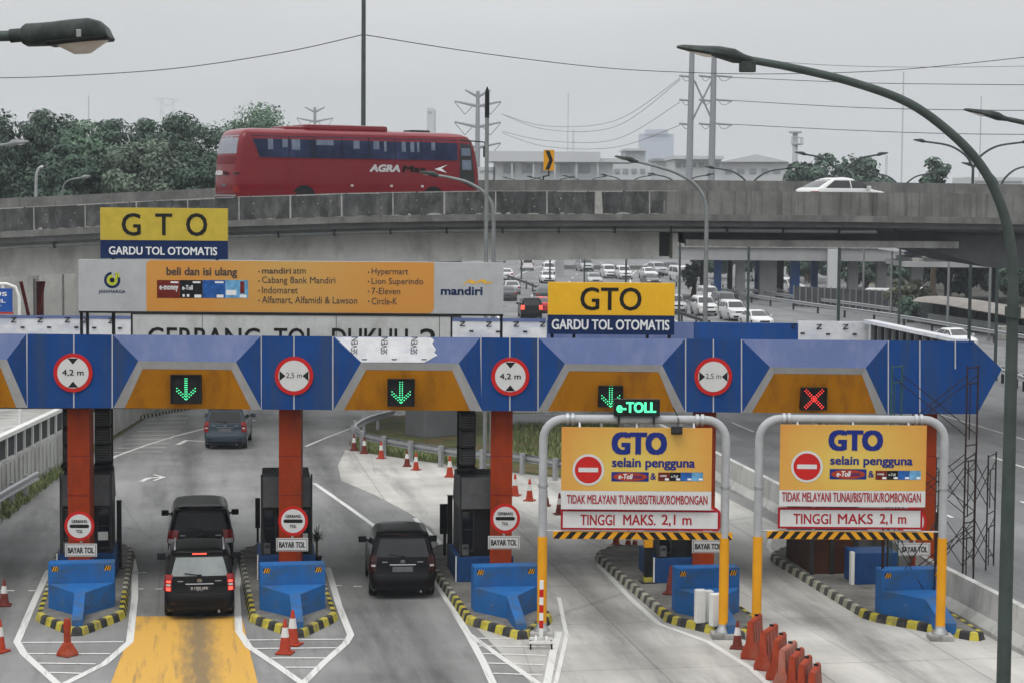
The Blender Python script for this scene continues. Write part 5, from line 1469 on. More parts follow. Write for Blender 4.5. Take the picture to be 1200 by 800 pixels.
# lit lane name sign and small black camera on the first portal
x0, x1, z0, z1 = RC(719, 467, 773, 486.5, YP - .1)
root = thing('lit_lane_sign', 'black lit sign with green lettering above the first portal tube', 'sign', ((x0 + x1) / 2, YP - .1, z0), 0, None, True)
mb = MB(); mb.box(x0, x1, YP - .22, YP - .04, z0, z1); mb.build('housing', 'black', root, bevel=.01)
mb = MB(); q = RC(722.5, 470.5, 769, 483, YP - .22); mb.text('e-TOLL', q[0], q[1], q[2], q[3], YP - .226, 0, .03); mb.build('lettering', 'led_green', root)
mb = MB()
for px in (725, 766): xx = at(px, 480, YP).x; mb.box(xx - .025, xx + .025, YP - .16, YP - .10, PA[2] - .1, z0 + .02)
mb.build('bracket', 'dark_metal', root)
p = at(793, 504, YP - .35)
root = thing('flood_lamp', 'small black flood lamp hanging from the first portal tube over the poster', 'lamp', (p.x, p.y, p.z))
mb = MB(); mb.M = Matrix.Rotation(R_(-25), 4, 'X'); mb.box(-.13, .13, -.07, .07, -.08, .08); mb.build('head', 'black', root, bevel=.015)
mb = MB(); mb.tube([(0, 0, .05), (.05, .1, .22), (.05, .33, .28)], .015, 8); mb.build('arm', 'dark_metal', root)
mb = MB(); mb.tube([(.05, .33, .28), (-.02, .28, .42), (-.06, .34, .5)], .01, 6); mb.build('cable', 'black', root)

# ================================================================== ROUND LIMIT SIGNS AND LANE SIGNALS ON THE CANOPY
LIM = [(85.5, 436.5, '4,2 m', 0, 'over the leftmost column'), (344.5, 440, '2,5 m', 1, 'over the second column from the left'), (598, 441, '4,2 m', 0, 'beside the torn poster bay, over the middle column'), (836, 441, '2,5 m', 1, 'above the first portal frame')]
for cx, cy, t, kind, wh in LIM:
    c = G(cx, cy, -.05); r = .49
    root = thing('limit_sign', ('round %s limit sign with black wedges, ' % ('height' if kind == 0 else 'width')) + wh, 'sign', (c.x, c.y, c.z - r), GYAW, 'round limit signs')
    mb = MB(); mb.disc(0, r, r, 0, .045, 48); mb.build('rim', 'sign_red', root)
    mb = MB(); mb.disc(0, r, r * .80, -.004, .001, 48); mb.build('face', 'sign_white', root)
    w = .13; a = r * .785
    for sg in (-1, 1):
        mb = MB()
        if kind == 0: mb.face([(-w, -.007, r + sg * (a - .015)), (w, -.007, r + sg * (a - .015)), (0, -.007, r + sg * .215)][::sg])
        else: mb.face([(sg * (a - .015), -.007, r - w), (sg * (a - .015), -.007, r + w), (sg * .215, -.007, r)][::sg])
        mb.build('wedge', 'black_letter', root)
    mb = MB()
    if kind == 0: mb.text(t, -.27, .27, r - .085, r + .085, -.007, 0, .012)
    else: mb.text(t, -.20, .20, r - .075, r + .085, -.007, 0, .0)
    mb.build('lettering', 'black_letter', root)
def signal(px, kind, label, double):
    c = G((px[0] + px[2]) / 2, (px[1] + px[3]) / 2, -.22); s = (px[2] - px[0]) * c.y / FOC; h_ = (px[3] - px[1]) * c.y / FOC
    root = thing('lane_signal', label, 'lane signal', (c.x, c.y, c.z - h_ / 2), GYAW, 'lane signals')
    mb = MB(); mb.box(-s / 2, s / 2, 0, .28, 0, h_); mb.build('housing', 'black', root, bevel=.012)
    mb = MB(); e = .03; mb.box(-s / 2 + .0, s / 2, -.08, -.001, h_ - .025, h_); mb.box(-s / 2, -s / 2 + .02, -.08, -.001, 0, h_ - .025); mb.box(s / 2 - .02, s / 2, -.08, -.001, 0, h_ - .025); mb.build('hood', 'black', root)
    mb = MB(); cz = h_ / 2; d = .016
    def dot(x, z): mb.disc(x, z, d, -.012, -.004, 10)
    if kind == 'down':
        n = 8
        for k in range(n):
            z = cz + .27 - k * .055
            for x in ((-.032, .032) if double else (-.022, .022)): dot(x * (1 if double else 1), z)
        for k in range(5):
            for sg in (-1, 1):
                dot(sg * (.03 + k * .05), cz - .24 + k * .048)
                dot(sg * (.03 + k * .05) , cz - .165 + k * .048)
        dot(0, cz - .26); dot(0, cz - .19)
        mb.build('led_arrow', 'led_green', root)
    else:
        for k in range(-5, 6):
            for sg in (-1, 1):
                for o in (-.028, .028): dot(k * .045 + o * .7, cz + sg * k * .045 - sg * o * .7)
        mb.build('led_cross', 'led_red', root)
signal((200, 438.5, 236, 473), 'down', 'green arrow lane signal above the slate blue car', False)
signal((454, 443.5, 486, 476), 'down', 'green arrow lane signal below the torn white poster', True)
signal((701.5, 451.5, 730, 477), 'down', 'green arrow lane signal partly behind the lit lane sign', True)
signal((939, 453.5, 969, 480.5), 'cross', 'red cross lane signal above the second portal frame', True)

# ================================================================== SIGNS STANDING ON THE CANOPY ROOF
def frame_posts(root, xs_, z0, z1, y, w=.07, k='black'):
    for x in xs_:
        mb = MB(); mb.box(x - w / 2, x + w / 2, y, y + w, z0, z1); mb.build('post', k, root)
def gto(label, px, split, Y, gt, gr, name_px, spaced, ky):
    x0, x1, z0, z1 = RC(*px, Y); zm = at((px[0] + px[2]) / 2, split, Y).z
    root = thing('automatic_gate_sign', label, 'sign', ((x0 + x1) / 2, Y, z0), 0, 'yellow and navy automatic gate signs', True)
    mb = MB(); mb.box(x0, x1, Y, Y + .14, zm, z1); mb.build('upper_panel', ky, root, bevel=.006)
    mb = MB(); mb.box(x0, x1, Y + .003, Y + .14, z0, zm - .002); mb.build('lower_panel', 'navy', root)
    mb = MB()
    for t, r in zip(gt, gr):
        q = RC(*r, Y); mb.text(t, q[0], q[1], q[2], q[3], Y - .006, 0, .012)
    mb.build('lettering', 'black_letter', root)
    mb = MB(); q = RC(*name_px, Y); mb.text('GARDU TOL OTOMATIS', q[0], q[1], q[2], q[3], Y - .004, 0, .018); mb.build('name_lettering', 'white_letter', root)
    return root, x0, x1, z0, z1
r0, x0, x1, z0, z1 = gto('faded yellow and navy automatic gate sign standing on top of the bank billboard', (117.5, 244, 266.5, 303.5), 282, 54.2, ['G', 'T', 'O'], [(142.5, 250, 165, 276.5), (182, 250.5, 202, 276), (218, 250, 243, 277)], (127.5, 289.5, 254.5, 299), True, 'sign_yellow_dull')
frame_posts(r0, (x0 + .3, x1 - .3), 5.56, z1 - .2, 54.36, .08)
r0, x0, x1, z0, z1 = gto('bright yellow and navy automatic gate sign standing right of the bank billboard', (642, 331.5, 790.5, 392), 369.5, 54.0, ['GTO'], [(680, 337, 752, 364)], (646.5, 374.5, 784.5, 386.5), False, 'sign_yellow')
frame_posts(r0, (x0 + .12, x0 + .7, x1 - .7, x1 - .12), 5.56, z1 - .2, 54.16, .08)
# bank billboard
YB = 54.0
x0, x1, z0, z1 = RC(92, 306, 590, 366.5, YB)
bb = thing('billboard', 'long grey and orange bank billboard listing shops, on black posts above the canopy', 'billboard', ((x0 + x1) / 2, YB, z0), 0, None, True)
mb = MB(); mb.box(x0, x1, YB, YB + .12, z0, z1); mb.build('panel', 'sign_grey', bb, bevel=.006)
ox0, ox1, oz0, oz1 = RC(171.5, 306, 508.5, 365.5, YB)
oz0, oz1 = z0 + .01, z1 - .01
mb = MB(); r = .14
def rc_poly(x0, x1, z0, z1, r, tl=True, br=True):
    P = []
    P.append((x0, z0))
    if br: P += [(x1 - r + r * math.sin(a), z0 + r - r * math.cos(a)) for a in [math.pi / 2 * k / 5 for k in range(6)]]
    else: P.append((x1, z0))
    P.append((x1, z1))
    if tl: P += [(x0 + r - r * math.sin(a), z1 - r + r * math.cos(a)) for a in [math.pi / 2 * k / 5 for k in range(6)]]
    else: P.append((x0, z1))
    return P
mb.face([(p[0], YB - .004, p[1]) for p in rc_poly(ox0, ox1, oz0, oz1, r)]); mb.build('orange_field', 'sign_orange', bb)
mb = MB()
for t, r_, bo in (('beli dan isi ulang', (195, 313.5, 278, 326), .02),):
    q = RC(*r_, YB); mb.text(t, q[0], q[1], q[2], q[3], YB - .008, 0, bo)
for t, r_ in (('mandiri', (307, 314, 341, 321), ), ('atm', (343.5, 315, 358.5, 321)), ('Cabang Bank Mandiri', (307, 324.5, 393, 334.5)), ('Indomaret', (307, 336, 349, 344)), ('Alfamart, Alfamidi & Lawson', (307, 347.5, 418.5, 357)),
              ('Hypermart', (435.5, 314.5, 478.5, 324)), ('Lion Superindo', (435.5, 326, 496, 335.5)), ('7-Eleven', (435.5, 337.5, 469, 345)), ('Circle-K', (435.5, 349, 465.5, 357))):
    q = RC(*r_, YB); mb.text(t, q[0], q[1], q[2], q[3], YB - .008, 0, .02 if t == 'mandiri' else .002)
for bx in (303.5, 432):
    for by in (318.5, 329.5, 341, 352.5):
        q = at(bx, by + (0.8 if bx > 400 else 0), YB); mb.disc(q.x, q.z, .022, YB - .008, YB - .005, 10)
mb.build('lettering', 'grey_letter', bb)
mb = MB(); cards(mb, 184, 291, 328.5, 349.5, YB, YB - .008); cpic = mb.build('card_picture', ['card_red', 'card_black', 'card_blue', 'card_sky'], bb)
mb = MB(); q = RC(187, 335, 209, 342, YB); mb.text('e-money', q[0], q[1], q[2], q[3], YB - .011, 0, .015)
q = RC(213.5, 334.5, 226, 340, YB); mb.text('e-Toll', q[0], q[1], q[2], q[3], YB - .011, 0, .02)
for a, c, d, e in ((228, 345.5, 236, 349), (254, 345.5, 262, 349), (281, 345.5, 289, 349), (200, 330, 209, 332), (226, 330, 235, 332), (252, 330, 262, 332), (265, 340, 277, 346), (214, 345, 216.5, 348), (219, 345, 222, 348)):
    q = RC(a, c, d, e, YB); mb.rect(q[0], q[1], q[2], q[3], YB - .011)
q = RC(281.5, 330, 286.5, 344, YB); mb.rect(q[0], q[1], q[2], q[3], YB - .0105, 1)
mb.build('card_marks', ['white_letter', 'card_red'], cpic)
# round operator mark: navy swirl with lime core
c = at(131.5, 328.5, YB); k_ = YB / FOC
mb = MB(); mb.ring(c.x, c.z, 6.6 * k_, 9.6 * k_, YB - .006, 95, 425, 44, 0); mb.ring(c.x, c.z, 3.2 * k_, 6.2 * k_, YB - .006, 80, 400, 40, 1); mb.disc(c.x, c.z, 2.9 * k_, YB - .007, YB - .004, 24, 2)
mb.rect(c.x + 4.0 * k_, c.x + 6.0 * k_, c.z + 0 * k_, c.z + 9.4 * k_, YB - .009, 1); mb.rect(c.x + 6.6 * k_, c.x + 8.4 * k_, c.z + 3 * k_, c.z + 8.2 * k_, YB - .009, 1)
mb.build('round_mark', ['navy', 'lime', 'black_letter'], bb)
mb = MB(); q = RC(115.5, 340, 147, 344.6, YB); mb.text('JASAMARGA', q[0], q[1], q[2], q[3], YB - .006, 0, .012); mb.build('mark_lettering', 'navy', bb)
mb = MB(); q = RC(516.5, 336, 565.5, 346, YB); mb.text('mandiri', q[0], q[1], q[2], q[3], YB - .006, 0, .03); mb.build('bank_lettering', 'navy', bb)
mb = MB()
zg = [(541.5, 335.5), (548, 331.0), (556, 333.5), (563.5, 330.5), (570, 333.8), (578.5, 330.8)]
for (a, b2), (c_, d_) in zip(zg, zg[1:]):
    mb.face([at(a, b2, YB) + Vector((0, -.007, 0)), at(c_, d_, YB) + Vector((0, -.007, 0)), at(c_ + (1 if c_ < 578 else -2.5), d_ - 3.6 + (3 if c_ > 578 else 0), YB) + Vector((0, -.007, 0)), at(a + 3, b2 - 3.6, YB) + Vector((0, -.007, 0))])
mb.build('gold_wave', 'gold', bb)
mb = MB(); mb.box(x0, x1, YB + .02, YB + .09, z0 - .05, z0 - .004); mb.build('lower_rail', 'black', bb)
frame_posts(bb, (x0 + .04, x0 + .2, -4.2, x1 - .05), 5.56, z1 - .1, YB + .125, .07)
# plaza name board half hidden by the front face
YN = 53.72
x0, x1, z0, z1 = RC(155.5, 369.5, 528, 416, YN)
nb = thing('plaza_name_board', 'silver plaza name board with black capitals, lower half hidden by the canopy front', 'sign', ((x0 + x1) / 2, YN, z0), 0, None, True)
mb = MB(); mb.box(x0, x1, YN, YN + .08, z0, z1); mb.build('panel', 'board_grey', nb)
mb = MB(); e = .045
for (a, b2, c_, d_) in ((x0 - e, x1 + e, z1, z1 + e), (x0 - e, x0, z0, z1), (x1, x1 + e, z0, z1)): mb.box(a, b2, YN - .02, YN + .10, c_, d_)
mb.build('frame', 'black', nb)
mb = MB()
for t, r_ in (('GERBANG', (173, 383.8, 305, 408)), ('TOL', (321, 384.3, 371, 408.5)), ('DUKUH', (389, 384.8, 478, 409)), ('2', (492, 385, 512, 409.5))):
    q = RC(*r_, YN); mb.text(t, q[0], q[1], q[2], q[3], YN - .006, 0, .01)
mb.build('lettering', 'black_letter', nb)
mb = MB(); 
for px in (237, 394, 515): q = at(px, 380, YN); mb.rect(q.x - .008, q.x + .008, z0, z1, YN - .003)
mb.build('sheet_joint', 'grey_letter', nb)
frame_posts(nb, (x0 + .5, (x0 + x1) / 2, x1 - .5), 5.56, z1, YN + .09, .07)

# ================================================================== CONES, WATER BARRIERS, TROLLEY
def cone(h=.72, soiled=False, band=True):
    root = thing('traffic_cone', 'x', 'traffic cone')
    k = 'cone_dark' if soiled else 'cone'
    mb = MB(); mb.lathe([(.155, .03), (.135, .06), (.033, h - .015), (.022, h)], n=20); b = mb.build('cone_body', k, root, smooth=40)
    mb = MB(); mb.box(-.19, .19, -.19, .19, 0, .035); mb.build('base_plate', k, root, bevel=.015)
    if band:
        r = lambda z: .137 + (.033 - .137) * (z - .06) / (h - .075) + .004
        mb = MB(); mb.lathe([(r(h * .48), h * .48), (r(h * .76), h * .76)], n=20); mb.build('reflective_band', 'band', root, smooth=40)
    return root
protoA = cone(.78); protoB = cone(.74, True); protoC = cone(.74, True, False)
CN = [ # x, y base centre, proto, height px, label
 (334, 767, 0, 40, 'orange cone with white band at the tip of the second island, nearer one'),
 (343, 757, 0, 41, 'orange cone with white band just behind the nearer cone, second island tip'),
 (5, 711, 1, 32, 'soiled dark cone at the photo edge beside the left lane dashes'),
 (0, 765, 0, 38, 'orange cone cut off by the photo edge beside the left painted nose'),
 (415, 529, 1, 20, 'soiled cone at the very nose of the curved guard rail'),
 (427, 532.5, 1, 20, 'second soiled cone along the curved guard rail'),
 (446.7, 538.5, 0, 20, 'third cone along the curved guard rail, orange'),
 (477, 547.7, 1, 20, 'fourth cone along the guard rail, dark and soiled'),
 (487.5, 552, 0, 20, 'fifth cone along the guard rail, bright with white band'),
 (527, 560, 0, 24, 'cone left of the third booth, before the guard rail post'),
 (603.5, 582, 0, 25, 'cone right of the middle red column, farthest of three'),
 (620.5, 588, 0, 25, 'cone left of the first portal post, linked by a cord'),
 (640, 594, 1, 22, 'cone half hidden behind the first portal post'),
 (655.5, 604, 1, 26, 'cone right of the first portal post beside the poster'),
 (786, 697, 2, 34, 'dark red cone beside the blue crash cushion with white blocks'),
 (864, 761, 1, 34, 'dark cone with white band beside the first orange water barrier'),
 (722, 640, 0, 24, 'orange cone behind the striped bar, left of two more'),
 (736, 646, 0, 24, 'orange cone behind the striped bar, beside a black bollard'),
 (744, 646, 0, 23, 'orange cone behind the striped bar, against the bollard'),
]
for k, (x, y, pr, hp, lb) in enumerate(CN):
    src = (protoA, protoB, protoC)[pr]; z0 = .185 if k in (14,) else 0
    p = gnd(x, y - 1.5, z0)
    o = dup(src, (p.x, p.y, z0 + .012), random.uniform(-.4, .4), lb, 'traffic cones')
    s = hp * p.y / FOC / .76; o.scale = (s, s, s)
for pr in (protoA, protoB, protoC):
    for c in list(kids(pr)): bpy.data.objects.remove(c)
    bpy.data.objects.remove(pr)
# tall delineator in front of the left island
p = gnd(79, 768)
root = thing('delineator', 'tall faded red delineator with square foot before the leftmost island', 'delineator', (p.x, p.y, .016), .2)
mb = MB(); mb.lathe([(.25, 0), (.24, .06), (.12, .26), (.085, .30), (.075, .80), (.06, .83)], n=4); mb.build('body', 'barrier_orange', root, bevel=.01)
mb = MB(); mb.lathe([(.083, .60), (.081, .76)], n=4); mb.build('reflective_band', 'cone', root)
# orange water barriers
def waterbarrier(L, k='barrier_orange', k2='barrier_faded'):
    root = thing('water_barrier', 'x', 'water barrier')
    prof = [(-.21, 0), (.21, 0), (.21, .12), (.085, .40), (.065, .84), (.03, .88), (-.03, .88), (-.065, .84), (-.085, .40), (-.21, .12)]
    mb = MB(); mb.prism(prof, -L / 2, L / 2); mb.build('shell', k, root, bevel=.018, smooth=35)
    mb = MB()
    for sg in (-1, 1):
        for q in range(4):
            y = -L / 2 + L * (q + .5) / 4
            mb.face([(sg * .107, y - .07, .37), (sg * .107, y + .07, .37), (sg * .075, y + .05, .80), (sg * .075, y - .05, .80)][::sg])
    mb.build('side_panel', k2, root)
    for sg in (-1, 1):
        mb = MB(); mb.box(-.05, .05, sg * L * .3 - .1, sg * L * .3 + .1, -.005, .10); mb.box(-.213, .213, sg * L * .3 - .09, sg * L * .3 + .09, -.004, .085); mb.build('fork_slot', 'black', root)
    mb = MB(); mb.lathe([(.05, 0), (.05, .035), (.035, .04)], (0, .15, .878), 12); mb.build('filler_cap', 'black', root)
    return root
wb = waterbarrier(.95)
WB = [(884, 768, 14), (901, 781, 18), (913, 792, 12), (923, 803, 18), (933, 812, 14), (943, 822, 12), (954, 832, 10)]
WN = ['farthest orange water barrier, beside the second portal post', 'second orange water barrier from the portal post', 'third orange water barrier from the portal post', 'fourth water barrier from the portal post, bleached side', 'fifth orange water barrier from the portal post',
      'sixth orange water barrier from the portal post', 'nearest orange water barrier at the bottom edge of the photo']
for k, (x, y, a) in enumerate(WB):
    p = gnd(x, y); o = wb if k == 0 else dup(wb)
    o.location = (p.x, p.y, .01); o.rotation_euler = (0, 0, R_(-a - 6)); o['label'] = WN[k]; o['group'] = 'orange water barriers'
    if k == 3:
        for c in kids(o):
            if c.name.startswith('shell'): c.material_slots[0].link = 'OBJECT'; c.material_slots[0].material = M['barrier_faded']
# red and white post on a small trolley
p = gnd(634, 758)
root = thing('trolley_post', 'red and white striped post on a small white wheeled trolley by the portal foot', 'barrier post', (p.x, p.y, 0), 0)
mb = MB(); k_ = .16
for y in (-.22, .22): mb.bar((-.27, y, k_), (.27, y, k_), .05)
for x in (-.12, .12): mb.bar((x, -.22, k_ + .04), (x, .22, k_ + .04), .05)
mb.build('trolley_frame', 'white', root)
for x in (-.24, .24):
    for y in (-.22, .22):
        mb = MB(); mb.M = Matrix.Translation((x, y, .06)) @ Matrix.Rotation(R_(90), 4, 'Y'); mb.lathe([(.06, -.02), (.06, .02)], n=14); w = mb.build('castor', 'black', root, smooth=40)
mb = MB(); mb.box(-.045, .045, -.03, .03, .2, 1.55); mb.build('post', 'white', root, bevel=.008)
mb = MB()
for k in range(3): mb.box(-.047, .047, -.032, .032, .45 + k * .36, .63 + k * .36)
mb.build('red_stripes', 'sign_red', root)

# ================================================================== SCAFFOLDING
def scaffold(label, frames, lifts, z0, dz, kpost, kalt, kb, planks=True, group='scaffold towers'):
    """frames: list of ((x, y) near leg, (x, y) far leg)"""
    c = frames[0][0]
    root = thing('scaffold_tower', label, 'scaffolding', (c[0], c[1], z0), 0, group, True)
    for j, (a, b) in enumerate(frames):
        for q, (x, y) in enumerate((a, b)):
            mb = MB(); mb.tube([(x, y, z0), (x, y, z0 + dz * lifts)], .024, 8); mb.build('standard', kpost if j == 0 else kalt, root, smooth=40)
        for l in range(lifts + 1):
            for h_ in ((z0 + dz * l - .05,) if l else (z0 + .35,)):
                mb = MB(); mb.tube([(a[0], a[1], h_), (b[0], b[1], h_)], .017, 6); mb.build('frame_rail', kpost if j == 0 else kalt, root, smooth=40)
            if l < lifts:
                mb = MB(); zz_ = z0 + dz * (l + 1) - .45; mb.tube([(a[0], a[1], zz_), (b[0], b[1], zz_)], .018, 6)
                mb.tube([(a[0] + (b[0] - a[0]) * .3, a[1] + (b[1] - a[1]) * .3, z0 + dz * l + .1), (a[0] + (b[0] - a[0]) * .3, a[1] + (b[1] - a[1]) * .3, zz_)], .016, 6); mb.build('frame_rung', kpost if j == 0 else kalt, root)
    for (a, b), (c_, d_) in zip(frames, frames[1:]):
        for l in range(lifts):
            za, zb_ = z0 + dz * l + .2, z0 + dz * (l + 1) - .25
            for p, q in ((a, c_), (b, d_)):
                mb = MB(); mb.tube([(p[0], p[1], za), (q[0], q[1], zb_)], .013, 6); mb.build('cross_brace', kb, root)
                mb = MB(); mb.tube([(p[0], p[1] + .03, zb_), (q[0], q[1] + .03, za)], .013, 6); mb.build('cross_brace', kb, root)
    return root
zA = at(1047, 428, 51.6).z
X = lambda px, Y: at(px, 550, Y).x
scaffold('tall rusty scaffold tower with teal legs in front of the blue canopy end', [((X(1043, 51.6), 51.6), (X(1051.5, 52.3), 51.95)), ((X(1131, 51.6), 51.6), (X(1141, 52.2), 51.95))], 3, .19, (zA - .19) / 3, 'scaf_teal', 'scaf_red', 'scaf_red')
scaffold('low dark scaffold tower beside the highway beyond the concrete barrier', [((X(1097, 56), 56), (X(1108, 57.2), 57.2)), ((X(1131, 56), 56), (X(1143, 57.2), 57.2)), ((X(1158, 56.6), 56.6), (X(1167, 57.4), 57.4))], 2, 0, 1.62, 'scaf_grey', 'scaf_grey', 'scaf_grey')
scaffold('short rusty scaffold frame standing on the kerb before the blue crash cushion', [((X(1036, 49.6), 49.6), (X(1042, 50.2), 50.2)), ((X(1098, 49.6), 49.6), (X(1100, 50.2), 50.2))], 1, .19, 2.5, 'scaf_red', 'scaf_red', 'scaf_grey')
scaffold('dark propped scaffold frame behind the second portal, left of the brown booth', [((X(936, 57.5), 57.5), (X(947, 57.0), 57.0)), ((X(960, 58.5), 58.5), (X(968, 58), 58))], 2, .19, 1.9, 'scaf_grey', 'scaf_grey', 'scaf_grey')

# ================================================================== NEAR CARS
def place(car, px, py, rz, L):
    p = gnd(px, py); d = Vector((-math.sin(rz), math.cos(rz), 0))
    car.location = (p.x + d.x * L / 2, p.y + d.y * L / 2, .012); car.rotation_euler = (0, 0, rz)
a = mpv('people_carrier', 'black people carrier with lit brake lights on the yellow lane', 'car_black', 4.12, 1.68, 1.69, glass='glass_tint', brake=True, plate='plate', number='B 1702 UFR'); place(a, 234, 727, R_(9.0), 4.12)
b = mpv('people_carrier', 'black people carrier at the booths ahead of the braking one', 'car_black', 4.55, 1.78, 1.77, glass='glass_grey', wide_lamp=True, plate='plate', number='B 1258 SKL', rails=False, chrome=False); place(b, 235.5, 670, R_(9.0), 4.55)
c = mpv('people_carrier', 'black people carrier with smoked lamps alone in the middle lane', 'car_black', 4.12, 1.68, 1.72, glass='glass_dark', tail='tail_dim', plate='plate_grey', rails=False); place(c, 472, 703, R_(6.0), 4.12)
d = mpv('people_carrier', 'slate blue people carrier driving off on the ramp beyond the toll booths', 'car_blue', 4.12, 1.68, 1.72, glass='glass_dark', plate='plate_grey', rails=False); place(d, 263.5, 527, R_(3.2), 4.12)
mb = MB()

# ================================================================== COACH AND SEDAN ON THE FLYOVER
def coach():
    L, W, Hh = 12.45, 2.5, 3.55; h = L / 2; w = W / 2
    sl = [(.28, w * .96, -h + .10, h - .12), (.5, w, -h, h - .02), (1.2, w, -h - .02, h), (1.75, w, -h + .02, h - .04), (2.2, w * .995, -h + .05, h - .10), (2.75, w * .985, -h + .14, h - .22), (3.15, w * .965, -h + .24, h - .36), (3.36, w * .92, -h + .36, h - .55), (3.48, w * .82, -h + .52, h - .85), (3.55, w * .6, -h + .9, h - 1.4)]
    sh = Shell(sl, rr=.20, rf=.20, cr=.10, cf=.12)
    th = R_(31.5)                      # heading, degrees from +x towards +y
    Yr = 89.3; xr = -.1352 * Yr
    # near rear corner of the side at (xr, Yr)
    d = Vector((math.cos(th), math.sin(th), 0)); n = Vector((-math.sin(th), math.cos(th), 0))
    c = Vector((xr, Yr, 0)) + d * h + n * w
    zdeck = zt(c.x) - 1.05 + (c.y - 84.3) / 17.2 * .63
    root = thing('coach', 'red long-distance coach with dark window band driving on the flyover', 'coach', (c.x, c.y, zdeck + .01), th - math.pi / 2)
    mb = MB(); sh.body(mb); mb.build('body', 'bus_red', root, smooth=30)
    for sg in (1, -1):
        mb = MB()
        sh.p_side(mb, sg, ((-h + 1.15, 2.27), (h - 1.32, 2.27), (h - 1.32, 3.22), (-h + .75, 3.22)), nu=14)
        wb_ = mb.build('window_band', 'bus_glass', root, smooth=60)
        mb = MB()
        for y in (-h + 2.55, -h + 3.75, -h + 5.15, -h + 6.5, -h + 7.85, -h + 9.2): sh.p_side(mb, sg, ((y, 2.28), (y + .05, 2.28), (y + .05, 3.21), (y, 3.21)), off=.010, nu=1)
        mb.build('window_divider', 'black', wb_)
        mb = MB(); rr = random.Random(4)
        for y, y2 in ((-h + 1.55, -h + 1.8), (-h + 2.25, -h + 2.5), (-h + 2.7, -h + 3.1), (-h + 3.9, -h + 4.75), (-h + 5.75, -h + 6.05), (-h + 6.75, -h + 7.05), (-h + 7.3, -h + 7.42), (-h + 8.2, -h + 8.42), (-h + 8.65, -h + 8.85), (-h + 9.0, -h + 9.12), (-h + 9.75, -h + 9.95)):
            za = rr.choice((2.62, 2.72, 2.85)); sh.p_side(mb, sg, ((y, za), (y2, za), (y2, 3.08), (y, 3.08)), off=.009, nu=1)
        mb.build('curtain', 'curtain', wb_)  # pale patches painted for the light showing through the side windows
        mb = MB(); sh.p_side(mb, sg, ((h - 1.20, 1.35), (h - .36, .95), (h - .62, 3.24), (h - 1.20, 3.24)), off=.012); dw = mb.build('driver_window', 'glass_dark', root, smooth=60)
        mb = MB(); sh.p_side(mb, sg, ((h - 1.12, 2.5), (h - .62, 2.5), (h - .66, 2.85), (h - 1.12, 2.85)), off=.016, nu=1); sh.p_side(mb, sg, ((h - 1.08, 1.85), (h - .58, 1.85), (h - .6, 2.3), (h - 1.08, 2.3)), off=.016, nu=1); mb.build('sun_blind', 'curtain', dw)  # same painted window light on the driver's pane
        mb = MB()
        for y in (-h + 2.6, -h + 3.9): sh.p_side(mb, sg, ((y, 1.2), (y + .03, 1.2), (y + .03, 2.26), (y, 2.26)), off=.004, nu=1)
        sh.p_side(mb, sg, ((-h + 1.3, 1.20), (h - 1.3, 1.20), (h - 1.3, 1.215), (-h + 1.3, 1.215)), off=.004, nv=1); sh.p_side(mb, sg, ((-h + 1.0, 2.20), (h - 1.3, 2.20), (h - 1.3, 2.26), (-h + 1.0, 2.26)), off=.004, nv=1)
        mb.build('panel_line', 'bus_red_dark', root)
        mb = MB()
        for y in (-h + 5.6, -h + 7.6, -h + 9.2): sh.p_side(mb, sg, ((y, 1.02), (y + .14, 1.02), (y + .14, 1.12), (y, 1.12)), off=.012, nu=1)
        mb.build('marker_lamp', 'tail_clear', root)
        # lettering on the side
        mb = MB()
        x = w + .015
        if sg > 0: mb.M = Matrix(((0, 0, 0, x), (1, 0, 0, 0), (0, 0, 1, 0), (0, 0, 0, 1))) @ Matrix.Identity(4)
        else: mb.M = Matrix(((0, 0, 0, -x), (-1, 0, 0, 0), (0, 0, 1, 0), (0, 0, 0, 1)))
        y0 = -h + 6.55 if sg > 0 else -1.6
        mb.text('AGRA', y0, y0 + 1.55, 1.70, 2.03, 0, 0, .05, shear=.25)
        mb.face([(y0 + 3.35, 0, 1.86), (y0 + 4.0, 0, 1.70), (y0 + 3.72, 0, 1.90), (y0 + 4.05, 0, 2.08)])
        lt = mb.build('side_lettering', 'white_letter', root)
        m2 = MB(); m2.M = mb.M; m2.text('Mas', y0 + 1.66, y0 + 2.85, 1.70, 2.0, 0, 0, .05, shear=.25); m2.build('dark_lettering', 'black_letter', lt)
    mb = MB(); sh.p_rear(mb, -.82, .82, -.78, .78, 2.42, 3.22, off=.01); mb.build('rear_window', 'bus_rear_glass', root, smooth=60)
    mb = MB(); sh.p_rear(mb, -.80, .80, -.80, .80, 1.95, 2.34, off=.008); mb.build('engine_grille', 'bus_red_dark', root, smooth=60)
    mb = MB(); sh.p_rear(mb, -.9, .9, -.9, .9, .55, .62, off=.03, nv=1); mb.build('rear_trim', 'rim', root)
    mb = MB(); sh.p_rear(mb, -.18, .18, -.18, .18, .98, 1.1, off=.012, nv=1); mb.build('number_plate', 'plate_grey', root)
    yb = sh.rear(0, 1.6) - .05
    mb = MB(); mb.text('AGRA', -.85, -.05, 1.48, 1.68, yb, 0, .05, shear=.2); t = mb.build('rear_lettering', 'white_letter', root)
    mb = MB(); mb.text('Mas', .02, .5, 1.48, 1.66, yb, 0, .05, shear=.2); mb.build('dark_lettering', 'black_letter', t)
